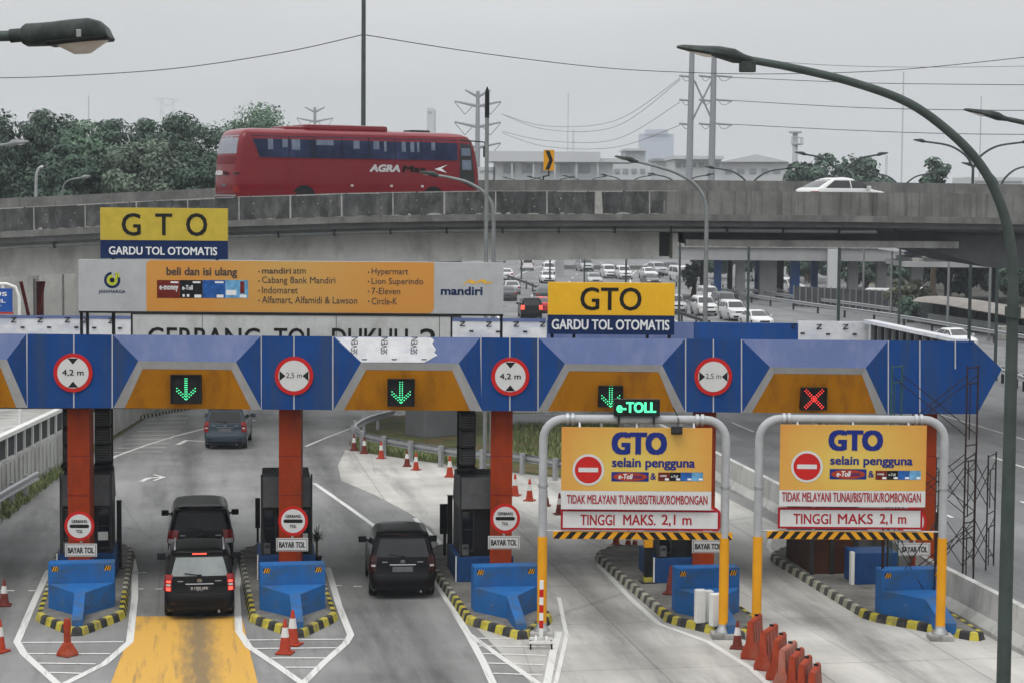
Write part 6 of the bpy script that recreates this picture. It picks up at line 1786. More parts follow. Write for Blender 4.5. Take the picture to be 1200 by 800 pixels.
    for sg in (-1, 1):
        lo, hi = sorted((sg * .72, sg * .98))
        mb = MB(); sh.p_rear(mb, lo, hi, lo, hi, .72, 1.0, off=.014); mb.build('tail_light', 'tail_red', root, smooth=60)
        mb = MB(); sh.p_rear(mb, lo, hi, lo, hi, 1.5, 1.6, off=.014); mb.build('tail_light', 'tail_dim', root, smooth=60)
        mb = MB(); sh.p_front(mb, lo, hi, lo, hi, .75, 1.0, off=.014); mb.build('headlight', 'tail_clear', root, smooth=60)
        mb = MB(); mb.tube([(sg * 1.1, h - .6, 3.2), (sg * 1.35, h + .05, 3.15), (sg * 1.38, h + .1, 2.9)], .03, 8); mb.box(sg * 1.38 - .08, sg * 1.38 + .08, h + .02, h + .16, 2.45, 2.95); mb.build('door_mirror', 'black', root)
    mb = MB(); sh.p_front(mb, -.88, .88, -.85, .85, 1.45, 3.2, off=.01, nv=8); mb.build('windscreen', 'bus_glass', root, smooth=60)
    add_wheels(root, sh, .5, .3, (-h + 3.3, h - 2.6), rim=False)
    mb = MB(); mb.box(-.85, .85, -h + 3.6, -h + 7.7, 3.44, 3.78); mb.build('roof_pod', 'bus_red', root, bevel=.12, smooth=40)
    mb = MB(); mb.box(-.7, .7, -h + 2.6, -h + 3.65, 3.46, 3.68); mb.build('roof_pod', 'bus_red', root, bevel=.09, smooth=40)
    mb = MB(); mb.box(-.4, .4, h - 3.3, h - 2.3, 3.5, 3.66); mb.build('roof_hatch', 'dark_metal', root, bevel=.05)
    return root
coach()
Y = 91.0; xl = at(936, 222, Y).x; xr_ = at(1036, 222, Y).x
cx = (xl + xr_) / 2 + .1
s_ = sedan('saloon_car', 'white saloon car on the flyover, half hidden by the parapet', 'car_white', 4.35, 1.7, loc=(cx, Y, zt(cx) - 1.05 + (Y - 84.3) / 17.2 * .63 + .01), rz=R_(-64), k=1.03)
s_.name = 'saloon_car'

# ================================================================== STREET LAMPS, MASTS, CURVE SIGN
def head_mesh(root, o, d, L=.80, w=.15, k='lamp_dark', drop=False):
    """cobra head: o = where it meets the arm, d = direction it points (unit)"""
    d = Vector(d).normalized(); side = Vector((-d.y, d.x, 0))
    if side.length < .01: side = Vector((0, 1, 0))
    side.normalize(); up = side.cross(d) * -1
    if up.z < 0: up = -up
    mb = MB()
    st = [(0, .05, .05, -.05), (.12, .07, .07, -.07), (.25, w, .12, -.09), (.45, w * 1.05, .12, -.06), (.7, w * .9, .08, -.04), (.92, w * .6, .05, -.03), (1.0, w * .25, .02, -.02)]
    rings = []
    for t, ww, u, b in st:
        p = Vector(o) + d * (t * L); r = []
        for q in range(12):
            a = 2 * math.pi * q / 12; v = math.sin(a)
            r.append(mb.P(p + side * (math.cos(a) * ww) + up * (v * (u if v > 0 else -b))))
        rings.append(r)
    for a, b in zip(rings, rings[1:]):
        for j in range(12): mb.idx((a[j], a[(j + 1) % 12], b[(j + 1) % 12], b[j]))
    mb.idx(rings[0][::-1]); mb.idx(rings[-1])
    hd = mb.build('lamp_head', k, root, smooth=45)
    mb = MB()
    r2 = []
    for q in range(14):
        a = 2 * math.pi * q / 14; r2.append(Vector(o) + d * (L * (.62 + .26 * math.cos(a))) + side * (math.sin(a) * w * .75) - up * .035)
    mb.face(r2); c = Vector(o) + d * (L * .62) - up * .075
    for q in range(14): mb.face([r2[q], r2[(q + 1) % 14], c])
    mb.build('lamp_glass', 'lens', hd)
def lamp_path(label, arm, base, r0, r1, k='lamp_pole', hk='lamp_dark', L=.8, w=.15, group='street lamps', coll=None, arms=None):
    """pole from base up to the first arm point, then along the arm (world points) to the head"""
    root = thing('street_lamp', label, 'street lamp', base, 0, group, True)
    for q, ar in enumerate(arms or [arm]):
        ar = spline(ar, 6) if len(ar) > 2 else [Vector(p) for p in ar]
        n = len(ar); mb = MB(); mb.tube(ar, [r0 * .72 + (r1 - r0 * .72) * i / (n - 1) for i in range(n)], 12); mb.build('arm', k, root, smooth=45)
        head_mesh(root, ar[-1], ar[-1] - ar[-2], L, w, hk)
    top = Vector((arms or [arm])[0][0])
    mb = MB(); mb.tube([Vector(base), Vector(base) + (top - Vector(base)) * .55, top], [r0, r0 * .93, r0 * .75], 14); mb.build('pole', k, root, smooth=45)
    mb = MB(); b = Vector(base); mb.box(b.x - r0 * 2.2, b.x + r0 * 2.2, b.y - r0 * 2.2, b.y + r0 * 2.2, b.z, b.z + .05); mb.build('base_plate', k, root)
    if coll: mb = MB(); mb.tube([Vector((top.x, top.y, coll)), Vector((top.x, top.y, coll + .16))], r0 * 1.06, 14); mb.build('collar', k, root, smooth=45)
    return root
# large lamp on the right
YL = 30.0
A = [at(1187.5, 340, YL), at(1184, 285, YL), at(1172, 238, YL), at(1150, 195, YL), at(1115, 157, YL), at(1065, 121, YL), at(1000, 97, YL), at(930, 80, YL), at(882, 71, YL)]
b_ = A[0]; base = (b_.x, b_.y, 0)
root = lamp_path('big dark street lamp whose long curved arm crosses the sky', A, base, .112, .055, L=1.12, w=.145, coll=at(1187, 372, YL).z)
p = at(880, 72, YL); mb = MB(); mb.box(-.12, .12, -.06, .06, -.14, .02); 
for v in mb.v: v += Vector((p.x - .05, p.y, p.z - .02))
mb.build('arm_clamp', 'lamp_dark', root, bevel=.02)
# second lamp of the same kind, pole outside the frame
YL2 = 50.0
A = [at(1318, 330, YL2), at(1312, 250, YL2), at(1290, 200, YL2), at(1255, 165, YL2), at(1215, 148, YL2), at(1182, 140, YL2)]
lamp_path('dark street lamp head reaching in from the photo edge below the big arm', A, (A[0].x, A[0].y, 0), .11, .06, L=1.12, w=.145)
# lamp head upper left, pole outside the frame
YL3 = 16.3
root = thing('street_lamp', 'large dark lamp head with clear drop lens close to the camera', 'street lamp', (at(-190, 400, YL3).x, YL3, 0), 0, 'street lamps', True)
pp = [Vector((at(-190, 400, YL3).x, YL3, 0)), at(-190, 200, YL3), at(-180, 110, YL3), at(-140, 62, YL3), at(-80, 47, YL3), at(18, 42, YL3)]
mb = MB(); mb.tube(spline(pp, 6), .042, 12); mb.build('pole_arm', 'lamp_pole', root, smooth=45)
mb = MB(); mb.tube([at(12, 42.5, YL3), at(30, 41, YL3)], .055, 14); mb.build('sleeve', 'lamp_dark', root, smooth=45)
mb = MB()
prof = [(29, 31, 53), (33, 28, 55), (50, 27, 54.5), (62, 26, 54), (85, 23, 52.5), (105, 21.5, 50), (118, 25, 48.5), (126, 32, 47.5), (130, 42, 46), (131, 44, 46)]
rings = []
for x, t, b in prof:
    a0, a1 = at(x, t, YL3), at(x, b, YL3); c = (a0 + a1) / 2; hz = (a0.z - a1.z) / 2; r = []
    for q in range(16):
        an = 2 * math.pi * q / 16; ca, sa = math.cos(an), math.sin(an)
        r.append(mb.P(c + Vector((0, .14 * math.copysign(abs(ca) ** .6, ca), hz * math.copysign(abs(sa) ** .7, sa)))))
    rings.append(r)
for a0, a1 in zip(rings, rings[1:]):
    for j in range(16): mb.idx((a0[j], a0[(j + 1) % 16], a1[(j + 1) % 16], a1[j]))
mb.idx(rings[0][::-1]); mb.idx(rings[-1]); hd = mb.build('lamp_head', 'lamp_dark', root, smooth=35)
mb = MB(); a0, a1 = at(58, 52, YL3), at(130, 45, YL3); mb.bar(a0 + Vector((0, 0, 0)), a1, .31, .035); mb.build('rim_seal', 'black', hd, bevel=.01)
mb = MB(); a0 = at(97, 41, YL3); mb.box(a0.x - .02, a0.x + .02, YL3 - .155, YL3 - .13, a0.z - .03, a0.z + .03); mb.build('latch', 'rim', hd, bevel=.006)
mb = MB(); rings = []
for s in (1.0, .85, .6, .3):
    r = []; bx, by = 97.5, 69.0
    for q in range(18):
        an = 2 * math.pi * q / 18
        x = 95 + 33 * math.cos(an); y = 51.5 - (x - 62) * .055
        p = at(x, y, YL3) + Vector((0, .125 * math.sin(an), 0)); t = at(bx, by, YL3)
        r.append(mb.P(t + (p - t) * s))
    rings.append(r)
for a0, a1 in zip(rings, rings[1:]):
    for j in range(18): mb.idx((a0[j], a0[(j + 1) % 18], a1[(j + 1) % 18], a1[j]))
mb.idx(rings[-1]); mb.build('drop_lens', 'lens', hd, smooth=60)
# single-arm lamp and mast in front of the flyover
Yq = 80.0
A = [at(828, 262, Yq), at(826, 236, Yq), at(815, 217, Yq), at(795, 204, Yq), at(772, 196, Yq), at(748, 190, Yq)]
lamp_path('grey curved street lamp standing in front of the flyover beside the bearing block', A, (A[0].x, Yq, 0), .105, .05, 'lamp_grey', L=.95, w=.14)
Yq = 78.0
A = [at(578.5, 262, Yq), at(576.5, 240, Yq), at(566, 225, Yq), at(548, 214, Yq), at(530, 209, Yq), at(514, 206, Yq)]
lamp_path('grey curved street lamp in front of the coach nose', A, (A[0].x, Yq, 0), .10, .05, 'lamp_grey', L=.75, w=.13)
Yq = 76.0; p = at(571, 102, Yq)
root = thing('mast', 'thin grey mast with black tip beside the coach nose', 'mast', (p.x, Yq, 0), 0, None, True)
mb = MB(); mb.tube([(p.x, Yq, 0), (p.x, Yq, at(571, 138, Yq).z)], .075, 10); mb.build('pole', 'lamp_grey', root, smooth=45)
mb = MB(); mb.tube([(p.x, Yq, at(571, 138, Yq).z), (p.x, Yq, at(571, 108, Yq).z), (p.x, Yq, p.z)], [.085, .085, .02], 10); mb.build('tip', 'black', root, smooth=45)
Yq = 125.0; p = at(426, 60, Yq)
root = thing('tall_mast', 'tall dark mast rising out of the photo behind the coach', 'mast', (p.x, Yq, 0), 0, None, True)
mb = MB(); mb.tube([(p.x, Yq, 0), (p.x, Yq, 27)], [.17, .12], 12); mb.build('pole', 'lamp_pole', root, smooth=45)
# double-arm lamps of the far highway
def dlamp(label, px, y, Y, reach, single=0, k='lamp_pole', rz=.0):
    t = at(px, y, Y); c = t.z - .55
    arms = []
    for sg in ((single,) if single else (-1, 1)):
        arms.append([Vector((t.x, Y, c - .9)), Vector((t.x + sg * reach * .12, Y, c - .25)), Vector((t.x + sg * reach * .40, Y, c + .3)), Vector((t.x + sg * (reach - .6), Y, c + .52))])
    return lamp_path(label, None, (t.x, Y, 0), .10, .05, k, L=.7, w=.13, group='lamps along the far highway', arms=arms)
dlamp('double-arm lamp behind the flyover under the big curved arm', 1141, 166, 112, 3.2)
dlamp('double-arm lamp rising behind the white saloon car', 986, 181, 118, 2.6)
dlamp('double-arm lamp left of the twin-pole pylon crossarms', 879, 197, 138, 3.0)
dlamp('double-arm lamp with low arms at the photo edge right of the dark tree', 1172, 194, 121, 2.2)
dlamp('small double-arm lamp between the saloon car and the dark tree', 1057, 203, 150, 2.6)
dlamp('small double-arm lamp right of the yellow chevron sign', 735, 206, 205, 2.6)
dlamp('lamp pole seen below the flyover right of the square bearing block', 798, 205, 165, 2.6)
dlamp('lamp pole rising over the top edge of the bright yellow sign', 686, 207, 235, 2.6)
dlamp('lamp pole among white cars left of the bright yellow sign', 645.5, 208, 225, 2.6)
dlamp('slim lamp pole above the dark median left of the red car', 612, 209, 255, 2.4)
dlamp('pale lamp pole by the far fence under the viaduct', 1014, 216, 190, 2.0, 0, 'lamp_grey')
dlamp('pale lamp pole beside the light viaduct pier', 1047, 218, 178, 2.0, 0, 'lamp_grey')
dlamp('pale lamp pole in front of the shelter roof', 1114, 218, 158, 2.0, 0, 'lamp_grey')
dlamp('pale lamp pole with concrete foot near the big lamp pole', 1163, 219, 150, 2.0, 0, 'lamp_grey')
q = gnd(1163, 394); mb = MB(); mb.box(-.55, .55, -.55, .55, 0, 1.0)
o = mb.build('concrete_footing', 'concrete', origin=(0, 0, 0), bevel=.05); o.location = (q.x, 150 + 1.2, 0); tag(o, 'square concrete footing behind the big lamp pole', 'footing')
# small lamps by the trees, left
Yq = 108.0
A = [at(42, 226, Yq), at(43, 205, Yq), at(47, 197, Yq), at(51, 196, Yq)]
lamp_path('short grey post lamp with small hooked head before the left trees', A, (A[0].x, Yq, 0), .11, .08, 'galv', 'lamp_dark', L=.32, w=.14)
A = [at(73, 228, Yq), at(75, 217, Yq), at(82, 211, Yq), at(95, 208.5, Yq)]
lamp_path('thin curved lamp low in front of the left trees', A, (A[0].x, Yq, 0), .06, .04, 'lamp_grey', 'lamp_grey', L=.5, w=.07)
Yq = 62.0
A = [at(-60, 300, Yq), at(-58, 210, Yq), at(-40, 183, Yq), at(-15, 173, Yq), at(8, 169.5, Yq)]
lamp_path('pale lamp head poking in from the left photo edge before the trees', A, (A[0].x, Yq, 0), .10, .04, 'lamp_grey', 'lamp_grey', L=.68, w=.12)
# chevron curve sign on the far parapet
Yq = FAR; x0, x1, z0, z1 = RC(637, 176, 649.5, 200, Yq)
root = thing('chevron_sign', 'amber sign with black chevron standing on the far flyover parapet', 'sign', ((x0 + x1) / 2, Yq, zf(2)), 0, None, True)
mb = MB(); mb.box(x0, x1, Yq - .05, Yq, z0, z1); mb.build('plate', 'hazard_y', root)
mb = MB(); cx = (x0 + x1) / 2; w = (x1 - x0); m_ = (z0 + z1) / 2; hh = (z1 - z0) / 2
mb.face([(x0 + w * .16, Yq - .056, z1 - .04), (x0 + w * .55, Yq - .056, z1 - .04), (x1 - w * .12, Yq - .056, m_), (x0 + w * .52, Yq - .056, m_)]); mb.face([(x0 + w * .52, Yq - .056, m_), (x1 - w * .12, Yq - .056, m_), (x0 + w * .55, Yq - .056, z0 + .04), (x0 + w * .16, Yq - .056, z0 + .04)])
mb.build('chevron', 'black_letter', root)
mb = MB(); mb.tube([(cx, Yq - .0, z0 + .1), (cx, Yq, z0 - .25), (x0, Yq, z0 - .3), (x0, Yq, zf(2) - .1)], .045, 8); mb.build('post', 'black', root)

# ================================================================== FAR HIGHWAY: CARS, GUARD RAILS, FENCES
def curve(pp, n=4): return [(p.x, p.y) for p in spline([gnd(*p) for p in pp], n)]
guardrail('guard_rail', 'near one of two parallel guard rails sweeping across the far highway', curve([(791, 336), (835, 345), (878, 355), (927, 363), (987, 372), (1055, 382), (1140, 397), (1230, 412)]), every=6, k='galv', post_k='dark_metal', posts_max=36, prof_h=.75)
guardrail('guard_rail', 'far one of two parallel guard rails sweeping across the far highway', curve([(760, 321), (791, 329), (835, 338), (878, 348), (927, 356.5), (987, 364), (1055, 374), (1140, 388), (1230, 402)]), every=6, k='galv', post_k='dark_metal', posts_max=36, prof_h=.75)
guardrail('guard_rail', 'dark guard rail between the oncoming cars and the red car', curve([(594, 331), (607, 336), (620, 341), (640, 349), (700, 362), (760, 370), (800, 379), (830, 390)]), every=6, k='dark_metal', post_k='dark_metal', posts_max=40, prof_h=.75)
guardrail('guard_rail', 'far guard rail with open slots beyond the pointed canopy end', curve([(1150, 440), (1180, 452), (1240, 474), (1330, 505)]), every=1.6, k='galv', post_k='dark_metal', posts_max=30, prof_h=.72)
PM = mpv('people_carrier', 'x', 'car_white', 4.15, 1.68, 1.70, detail=False); PS = sedan('saloon_car', 'x', 'car_white'); PP = pickup('small_van', 'x', 'car_white')
PSUV = mpv('people_carrier', 'x', 'car_white', 4.5, 1.8, 1.78, detail=False, wide_lamp=True)
PSB = sedan('saloon_car', 'x', 'car_white', brake=True)
FC = [ # x, y(bottom), proto, paint, facing (1 towards the camera), yaw deg, label
 (621, 374, 'v', 'car_black', -1, 4, 'dark off-road car with lit tail lamps left of the bright yellow sign'),
 (633.5, 367.5, 'sb', 'car_red', -1, 4, 'red car with brake lamps lit beside the bright yellow sign'),
 (637, 354, 's', 'car_green', -1, 4, 'dark green car just above the red car'),
 (594, 353, 's', 'car_grey', -1, 4, 'dark car half hidden by the billboard edge'),
 (599, 345.5, 's', 'car_silver', -1, 4, 'silver saloon just above the dark car at the billboard edge'),
 (592, 328.5, 's', 'car_white', -1, 4, 'white saloon half hidden at the upper billboard corner'),
 (641.5, 332.5, 's', 'car_white', 1, 4, 'white car, nearer one of two beside the pale far pillar'),
 (643.5, 323.5, 'm', 'car_white', 1, 4, 'white people carrier, middle one beside the pale far pillar'),
 (645, 314.5, 'm', 'car_silver', 1, 4, 'silver people carrier, farthest one beside the pale far pillar'),
 (617.5, 317.5, 'm', 'car_white', -1, 4, 'white people carrier alone in the far lane beside a slim pole'),
 (585, 308, 's', 'car_white', -1, 4, 'white car just under the flyover girder beside the lamp pole'),
 (685.5, 318.5, 'v', 'car_silver', 1, 10, 'silver off-road car right of the pale far pillar'),
 (714, 326.5, 'm', 'car_white', 1, 7, 'white people carrier, left one of a pair above the bright yellow sign'),
 (732, 328, 'm', 'car_white', 1, 7, 'white people carrier, right one of a pair above the bright yellow sign'),
 (696, 335, 's', 'car_silver', 1, 6, 'silver roof just showing over the bright yellow sign, left side'),
 (764, 336, 's', 'car_grey', 1, 9, 'dark car roof just showing over the bright yellow sign, right side'),
 (761, 327.5, 's', 'car_white', 1, 10, 'white saloon right of the pair of white people carriers'),
 (772, 323.5, 'v', 'car_silver', 1, 12, 'silver off-road car behind the white saloon, near the lamp pole'),
 (787, 323, 'v', 'car_grey', 1, 12, 'grey off-road car under the bearing block'),
 (798, 330, 'p', 'car_white', 1, 14, 'small white van below the square bearing block'),
 (827.5, 371, 'm', 'car_white', 1, 8, 'white people carrier behind the slim lamp pole, front row'),
 (833, 357, 'm', 'car_white', 1, 8, 'white people carrier close behind the front row one'),
 (852, 366.5, 'v', 'car_grey', 1, 9, 'dark grey off-road car between two white cars'),
 (863, 377, 'm', 'car_white', 1, 10, 'white hatchback nearest the blue parapet, left'),
 (890, 386, 's', 'car_white', 1, 11, 'white saloon half hidden by the blue parapet'),
 (904, 349.5, 's', 'car_white', 1, 22, 'low white saloon between guard rail and fence'),
 (928.5, 346, 'v', 'car_white', 1, 22, 'white off-road car at the end of the grey fence'),
 (884, 330, 'p', 'car_white', 1, 20, 'white van in the shade under the far viaduct'),
 (792.5, 369, 'm', 'car_silver', 1, 6, 'silver car half hidden behind the bright yellow sign edge'),
 (1127, 411, 's', 'car_white', 1, 12, 'white car roof showing just over the blue canopy end'),
 (1046, 363, 'p', 'car_white', 1, 60, 'white van parked behind the fence, left of the flowering tree'),
 (1078, 361, 'p', 'car_white', 1, 60, 'white van parked behind the flowering tree'),
]
PR = dict(m=PM, s=PS, p=PP, v=PSUV, sb=PSB)
for x, y, pr, paint, fc, yaw, lb in FC:
    p = gnd(x, y); o = dup(PR[pr], (p.x, p.y + 2.1, .012), R_(yaw) + (math.pi if fc > 0 else 0), lb, 'cars on the far highway', swap={M['car_white'].name: M[paint]} if paint != 'car_white' else None)
    if fc < 0 and pr in 'v':
        for c in kids(o):
            if c.name.startswith('tail_light'): c.material_slots[0].link = 'OBJECT'; c.material_slots[0].material = M['brake_on']
def kill(o):
    for c in list(kids(o)): kill(c)
    bpy.data.objects.remove(o)
for o in (PM, PS, PP, PSUV, PSB): kill(o)

# far concrete wall and pillar under the flyover
def boxthing(name, label, cat, x0, x1, y0, y1, z0, z1, k, group=None, bev=0):
    c = ((x0 + x1) / 2, (y0 + y1) / 2, z0)
    mb = MB(); mb.box(x0, x1, y0, y1, z0, z1)
    return one(mb, name, k, label, cat, c, group, bevel=bev)
Yq = 290; xa, xb_ = at(655, 315, Yq).x, at(835, 318, Yq).x
boxthing('roadside_wall', 'long low grey wall closing off the far highway under the flyover', 'wall', xa, xb_, Yq, Yq + .5, 0, at(720, 311.5, Yq).z, 'concrete_mid')
Yq = 262; boxthing('concrete_pillar', 'pale square pillar standing among the far cars', 'pillar', at(651, 315, Yq).x, at(661, 315, Yq).x, Yq, Yq + 1.1, 0, 6.5, 'viaduct')

# viaduct and station behind, right
Yv = 205.0
vd = thing('viaduct', 'pale concrete viaduct with rectangular piers beyond the far highway', 'viaduct', (at(960, 300, Yv).x, Yv, 0), 0, None, True)
xa, xb_ = at(700, 295, Yv).x, 62
zA_, zB_ = at(900, 305.5, Yv).z, at(900, 289.5, Yv).z
mb = MB(); mb.box(xa, xb_, Yv, Yv + 11, zA_, zB_); mb.build('deck', 'viaduct', vd)
mb = MB(); mb.box(xa, xb_, Yv - .25, Yv, zB_ - .1, zB_ + .7); mb.build('parapet', 'concrete', vd)
mb = MB(); mb.box(at(968.5, 320, Yv).x, at(979.5, 320, Yv).x, Yv - .9, Yv - .3, 0, zB_ - .15); mb.build('front_pier', 'bldg_pale', vd)
for k, px in enumerate((845, 872, 905, 937, 1006, 1040, 1082)):
    mb = MB(); x = at(px, 320, Yv).x; w = (.35, .45, .85, .45, .5, .5, .6)[k]; mb.box(x - w, x + w, Yv + 3, Yv + 4, 0, zA_); mb.build('pier', ('station_blue', 'viaduct', 'viaduct', 'station_blue', 'viaduct', 'viaduct', 'viaduct')[k], vd)
for k, (px, w) in enumerate(((858, .25), (891, .3), (917, .4), (958, .35), (825, .2))):
    mb = MB(); x = at(px, 320, Yv + 6).x; mb.box(x - w, x + w, Yv + 8, Yv + 8.6, 0, zA_); mb.build('pier', ('station_blue' if k % 2 else 'dark_metal'), vd)
Ys = 176.0
st = thing('station_building', 'station deck with blue fascia and stepped pale slabs at the right', 'station', (at(1130, 300, Ys).x, Ys, 0), 0, None, True)
def px_box(name, k, x0, x1, y0, y1, Y, d, parent):
    a = RC(x0, y0, x1, y1, Y); mb = MB(); mb.box(a[0], a[1], Y, Y + d, a[2], a[3]); return mb.build(name, k, parent)
px_box('fascia', 'station_blue', 1073, 1115, 287.5, 298, Ys, 8, st); px_box('fascia_end', 'bldg_pale', 1048, 1073, 287, 295, Ys + .3, 8, st)
px_box('slab', 'viaduct', 1082, 1290, 298.5, 303, Ys - .5, 9, st); px_box('slab', 'viaduct', 1060, 1290, 308, 314, Ys - 1.0, 9, st); px_box('slab_wall', 'concrete', 1070, 1290, 303.2, 307.8, Ys, 8, st)
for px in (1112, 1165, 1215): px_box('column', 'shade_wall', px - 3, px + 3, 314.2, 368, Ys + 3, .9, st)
# sheet fence
Yf = 196.0
fn = thing('sheet_fence', 'grey sheet fence with vertical posts below the pale viaduct pier', 'fence', (at(980, 350, Yf).x, Yf, 0), 0, None, True)
xa, xb_ = at(930, 345, Yf).x, at(1052, 352, Yf - 8).x
mb = MB(); mb.bar((xa, Yf, .95), (xb_, Yf - 10, .95), .08, 1.9); mb.build('sheeting', 'fence_grey', fn)
for k in range(18):
    t = k / 17; mb = MB(); x = xa + (xb_ - xa) * t; y = Yf - 10 * t - .08; mb.box(x - .06, x + .06, y - .06, y, 0, 2.0); mb.build('post', 'lamp_grey', fn)
# bus shelter with curved roof
sh_ = thing('bus_shelter', 'long shelter with a curved pale roof on posts at the right', 'shelter', (at(1150, 370, 158).x, 158, 0), 0, None, True)
a0 = at(1086, 349, 168); a1 = at(1120, 352.5, 163); a2 = at(1165, 360, 156); a3 = at(1215, 368, 150); a4 = at(1300, 384, 140)
P = spline([a0, a1, a2, a3, a4], 5)
mb = MB(); mb.sweep([(p.x, p.y, p.z) for p in P], [(1.3, -.28), (.9, .0), (0, .12), (-1.2, .15), (-2.2, -.1), (-2.2, -.22), (-1.2, .03), (0, 0), (.85, -.12), (1.22, -.36)]); mb.build('roof', 'shelter_roof', sh_, smooth=40)
for k in range(2, len(P), 2):
    p = P[k]; mb = MB(); mb.box(p.x - .08, p.x + .08, p.y + .5, p.y + .66, 0, p.z); mb.build('post', 'dark_metal', sh_)
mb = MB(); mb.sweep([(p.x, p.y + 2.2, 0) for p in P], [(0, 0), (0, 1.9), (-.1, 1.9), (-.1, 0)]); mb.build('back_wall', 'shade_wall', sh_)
mb = MB(); mb.sweep([(p.x, p.y - .6, 0) for p in P], [(0, .5), (0, 1.0), (-.08, 1.0), (-.08, .5)]); mb.build('railing', 'lamp_grey', sh_)

# left: wall, struts and sign under the flyover
Yq = 108.0
boxthing('abutment_wall', 'stained concrete wall under the flyover at the left edge', 'wall', at(-120, 350, Yq).x, at(230, 350, Yq).x, Yq, Yq + 1.5, 0, 6.6, 'concrete_pale')
Yq = 100
for x0, y0, x1, y1, k_ in ((24.5, 330, 34, 372, 'slanting red steel strut right of the blue bus sign'), (51.5, 330, 44, 372, 'slanting red steel strut beside the dark panel, left edge')):
    a, b = at(x0, y0, Yq), at(x1, y1, Yq); dirn = (b - a); b = b + dirn * 1.6; b.z = max(b.z, 0)
    mb = MB(); mb.bar(a, b, .14); one(mb, 'steel_strut', 'steel_red', k_, 'strut', (b.x, b.y, b.z), 'red steel struts')
a = RC(39, 327, 41.5, 400, Yq + 1); mb = MB(); mb.box(a[0], a[1], Yq + 1, Yq + 1.12, 0, a[3]); one(mb, 'steel_post', 'galv', 'grey steel post between the two red struts', 'post', ((a[0] + a[1]) / 2, Yq + 1, 0))
a = RC(42.5, 330, 50, 400, Yq + 1.5); mb = MB(); mb.box(a[0], a[1], Yq + 1.5, Yq + 1.8, 0, a[3]); one(mb, 'steel_cabinet', 'card_red', 'dark maroon steel cabinet behind the red struts', 'cabinet', ((a[0] + a[1]) / 2, Yq + 1.5, 0), bevel=.02)
Yq = 74.0; tz = at(10, 333, Yq).z; xe = at(22.5, 345, Yq).x; xw = at(-70, 345, Yq).x
bs = thing('bus_lane_sign', 'blue bus lane sign hanging in a white pipe frame at the left edge', 'sign', (xe, Yq, 0), 0, None, True)
mb = MB(); r_ = .45
mb.tube([(xw, Yq, 1.36), (xw, Yq, tz), (xe - r_, Yq, tz), (xe - r_ * .3, Yq, tz - r_ * .25), (xe, Yq, tz - r_), (xe, Yq, 1.36)], .06, 10); mb.build('pipe_frame', 'white', bs, smooth=45)
x0, x1, z0, z1 = RC(-40, 338, 15, 365.5, Yq)
mb = MB(); mb.box(x0, x1, Yq - .1, Yq - .04, z0, z1); mb.build('panel', 'sign_blue', bs)
mb = MB(); mb.box(x0 - .03, x1 + .03, Yq - .09, Yq - .05, z0 - .07, z0 - .01); mb.build('red_edge', 'sign_red', bs)
mb = MB()
for t, r in (('BUS', (-14, 342.2, 9, 347)), ('KECIL', (-21, 350.5, 7.5, 354.8))):
    q = RC(*r, Yq); mb.text(t, q[0], q[1], q[2], q[3], Yq - .106, 0, .03)
q = RC(-12, 358, 3, 361, Yq); mb.face([(q[0], Yq - .106, q[3]), ((q[0] + q[1]) / 2, Yq - .106, q[2]), (q[1], Yq - .106, q[3])])
mb.build('lettering', 'white_letter', bs)
mb = MB(); mb.box(x0 + .4, x0 + .5, Yq - .04, Yq + .03, z1 - .1, tz); mb.box(x1 - .4, x1 - .3, Yq - .04, Yq + .03, z1 - .1, tz); mb.build('hanger', 'white', bs)
Yq = 88
p = at(76, 372, Yq); 
van = pickup('small_van', 'pale green grey van roof showing over the peeling parapet, left', 'car_grey', loc=(p.x, Yq, 1.36), rz=0)

# ================================================================== VEGETATION
def crown_mesh(mb, c, rad, nclump, nleaf, ls, seed, m=0):
    rnd = random.Random(seed)
    cl = []
    for _ in range(nclump):
        while True:
            v = Vector((rnd.uniform(-1, 1), rnd.uniform(-1, 1), rnd.uniform(-.85, 1)))
            if v.length <= 1: break
        v = v * (.55 + .45 * rnd.random()) if v.length < .6 else v
        cl.append((Vector((v.x * rad[0], v.y * rad[1], v.z * rad[2])), rnd.uniform(.20, .40) * min(rad)))
    for cc, r in cl:
        for _ in range(nleaf):
            d = Vector((rnd.gauss(0, 1), rnd.gauss(0, 1), rnd.gauss(.15, 1)))
            d.normalize(); q = Vector(c) + cc + Vector((d.x * 1.25, d.y * 1.25, d.z * .9)) * r * (rnd.random() ** .35)
            nrm = (d + Vector((rnd.uniform(-.8, .8), rnd.uniform(-.8, .8), rnd.uniform(-.2, 1.0)))).normalized()
            t = nrm.cross(Vector((rnd.uniform(-1, 1), rnd.uniform(-1, 1), .3))).normalized(); b = nrm.cross(t)
            s = ls * rnd.uniform(.55, 1.35)
            mb.face([q - t * s * .5, q + b * s * .32, q + t * s * .5, q - b * s * .32], m)
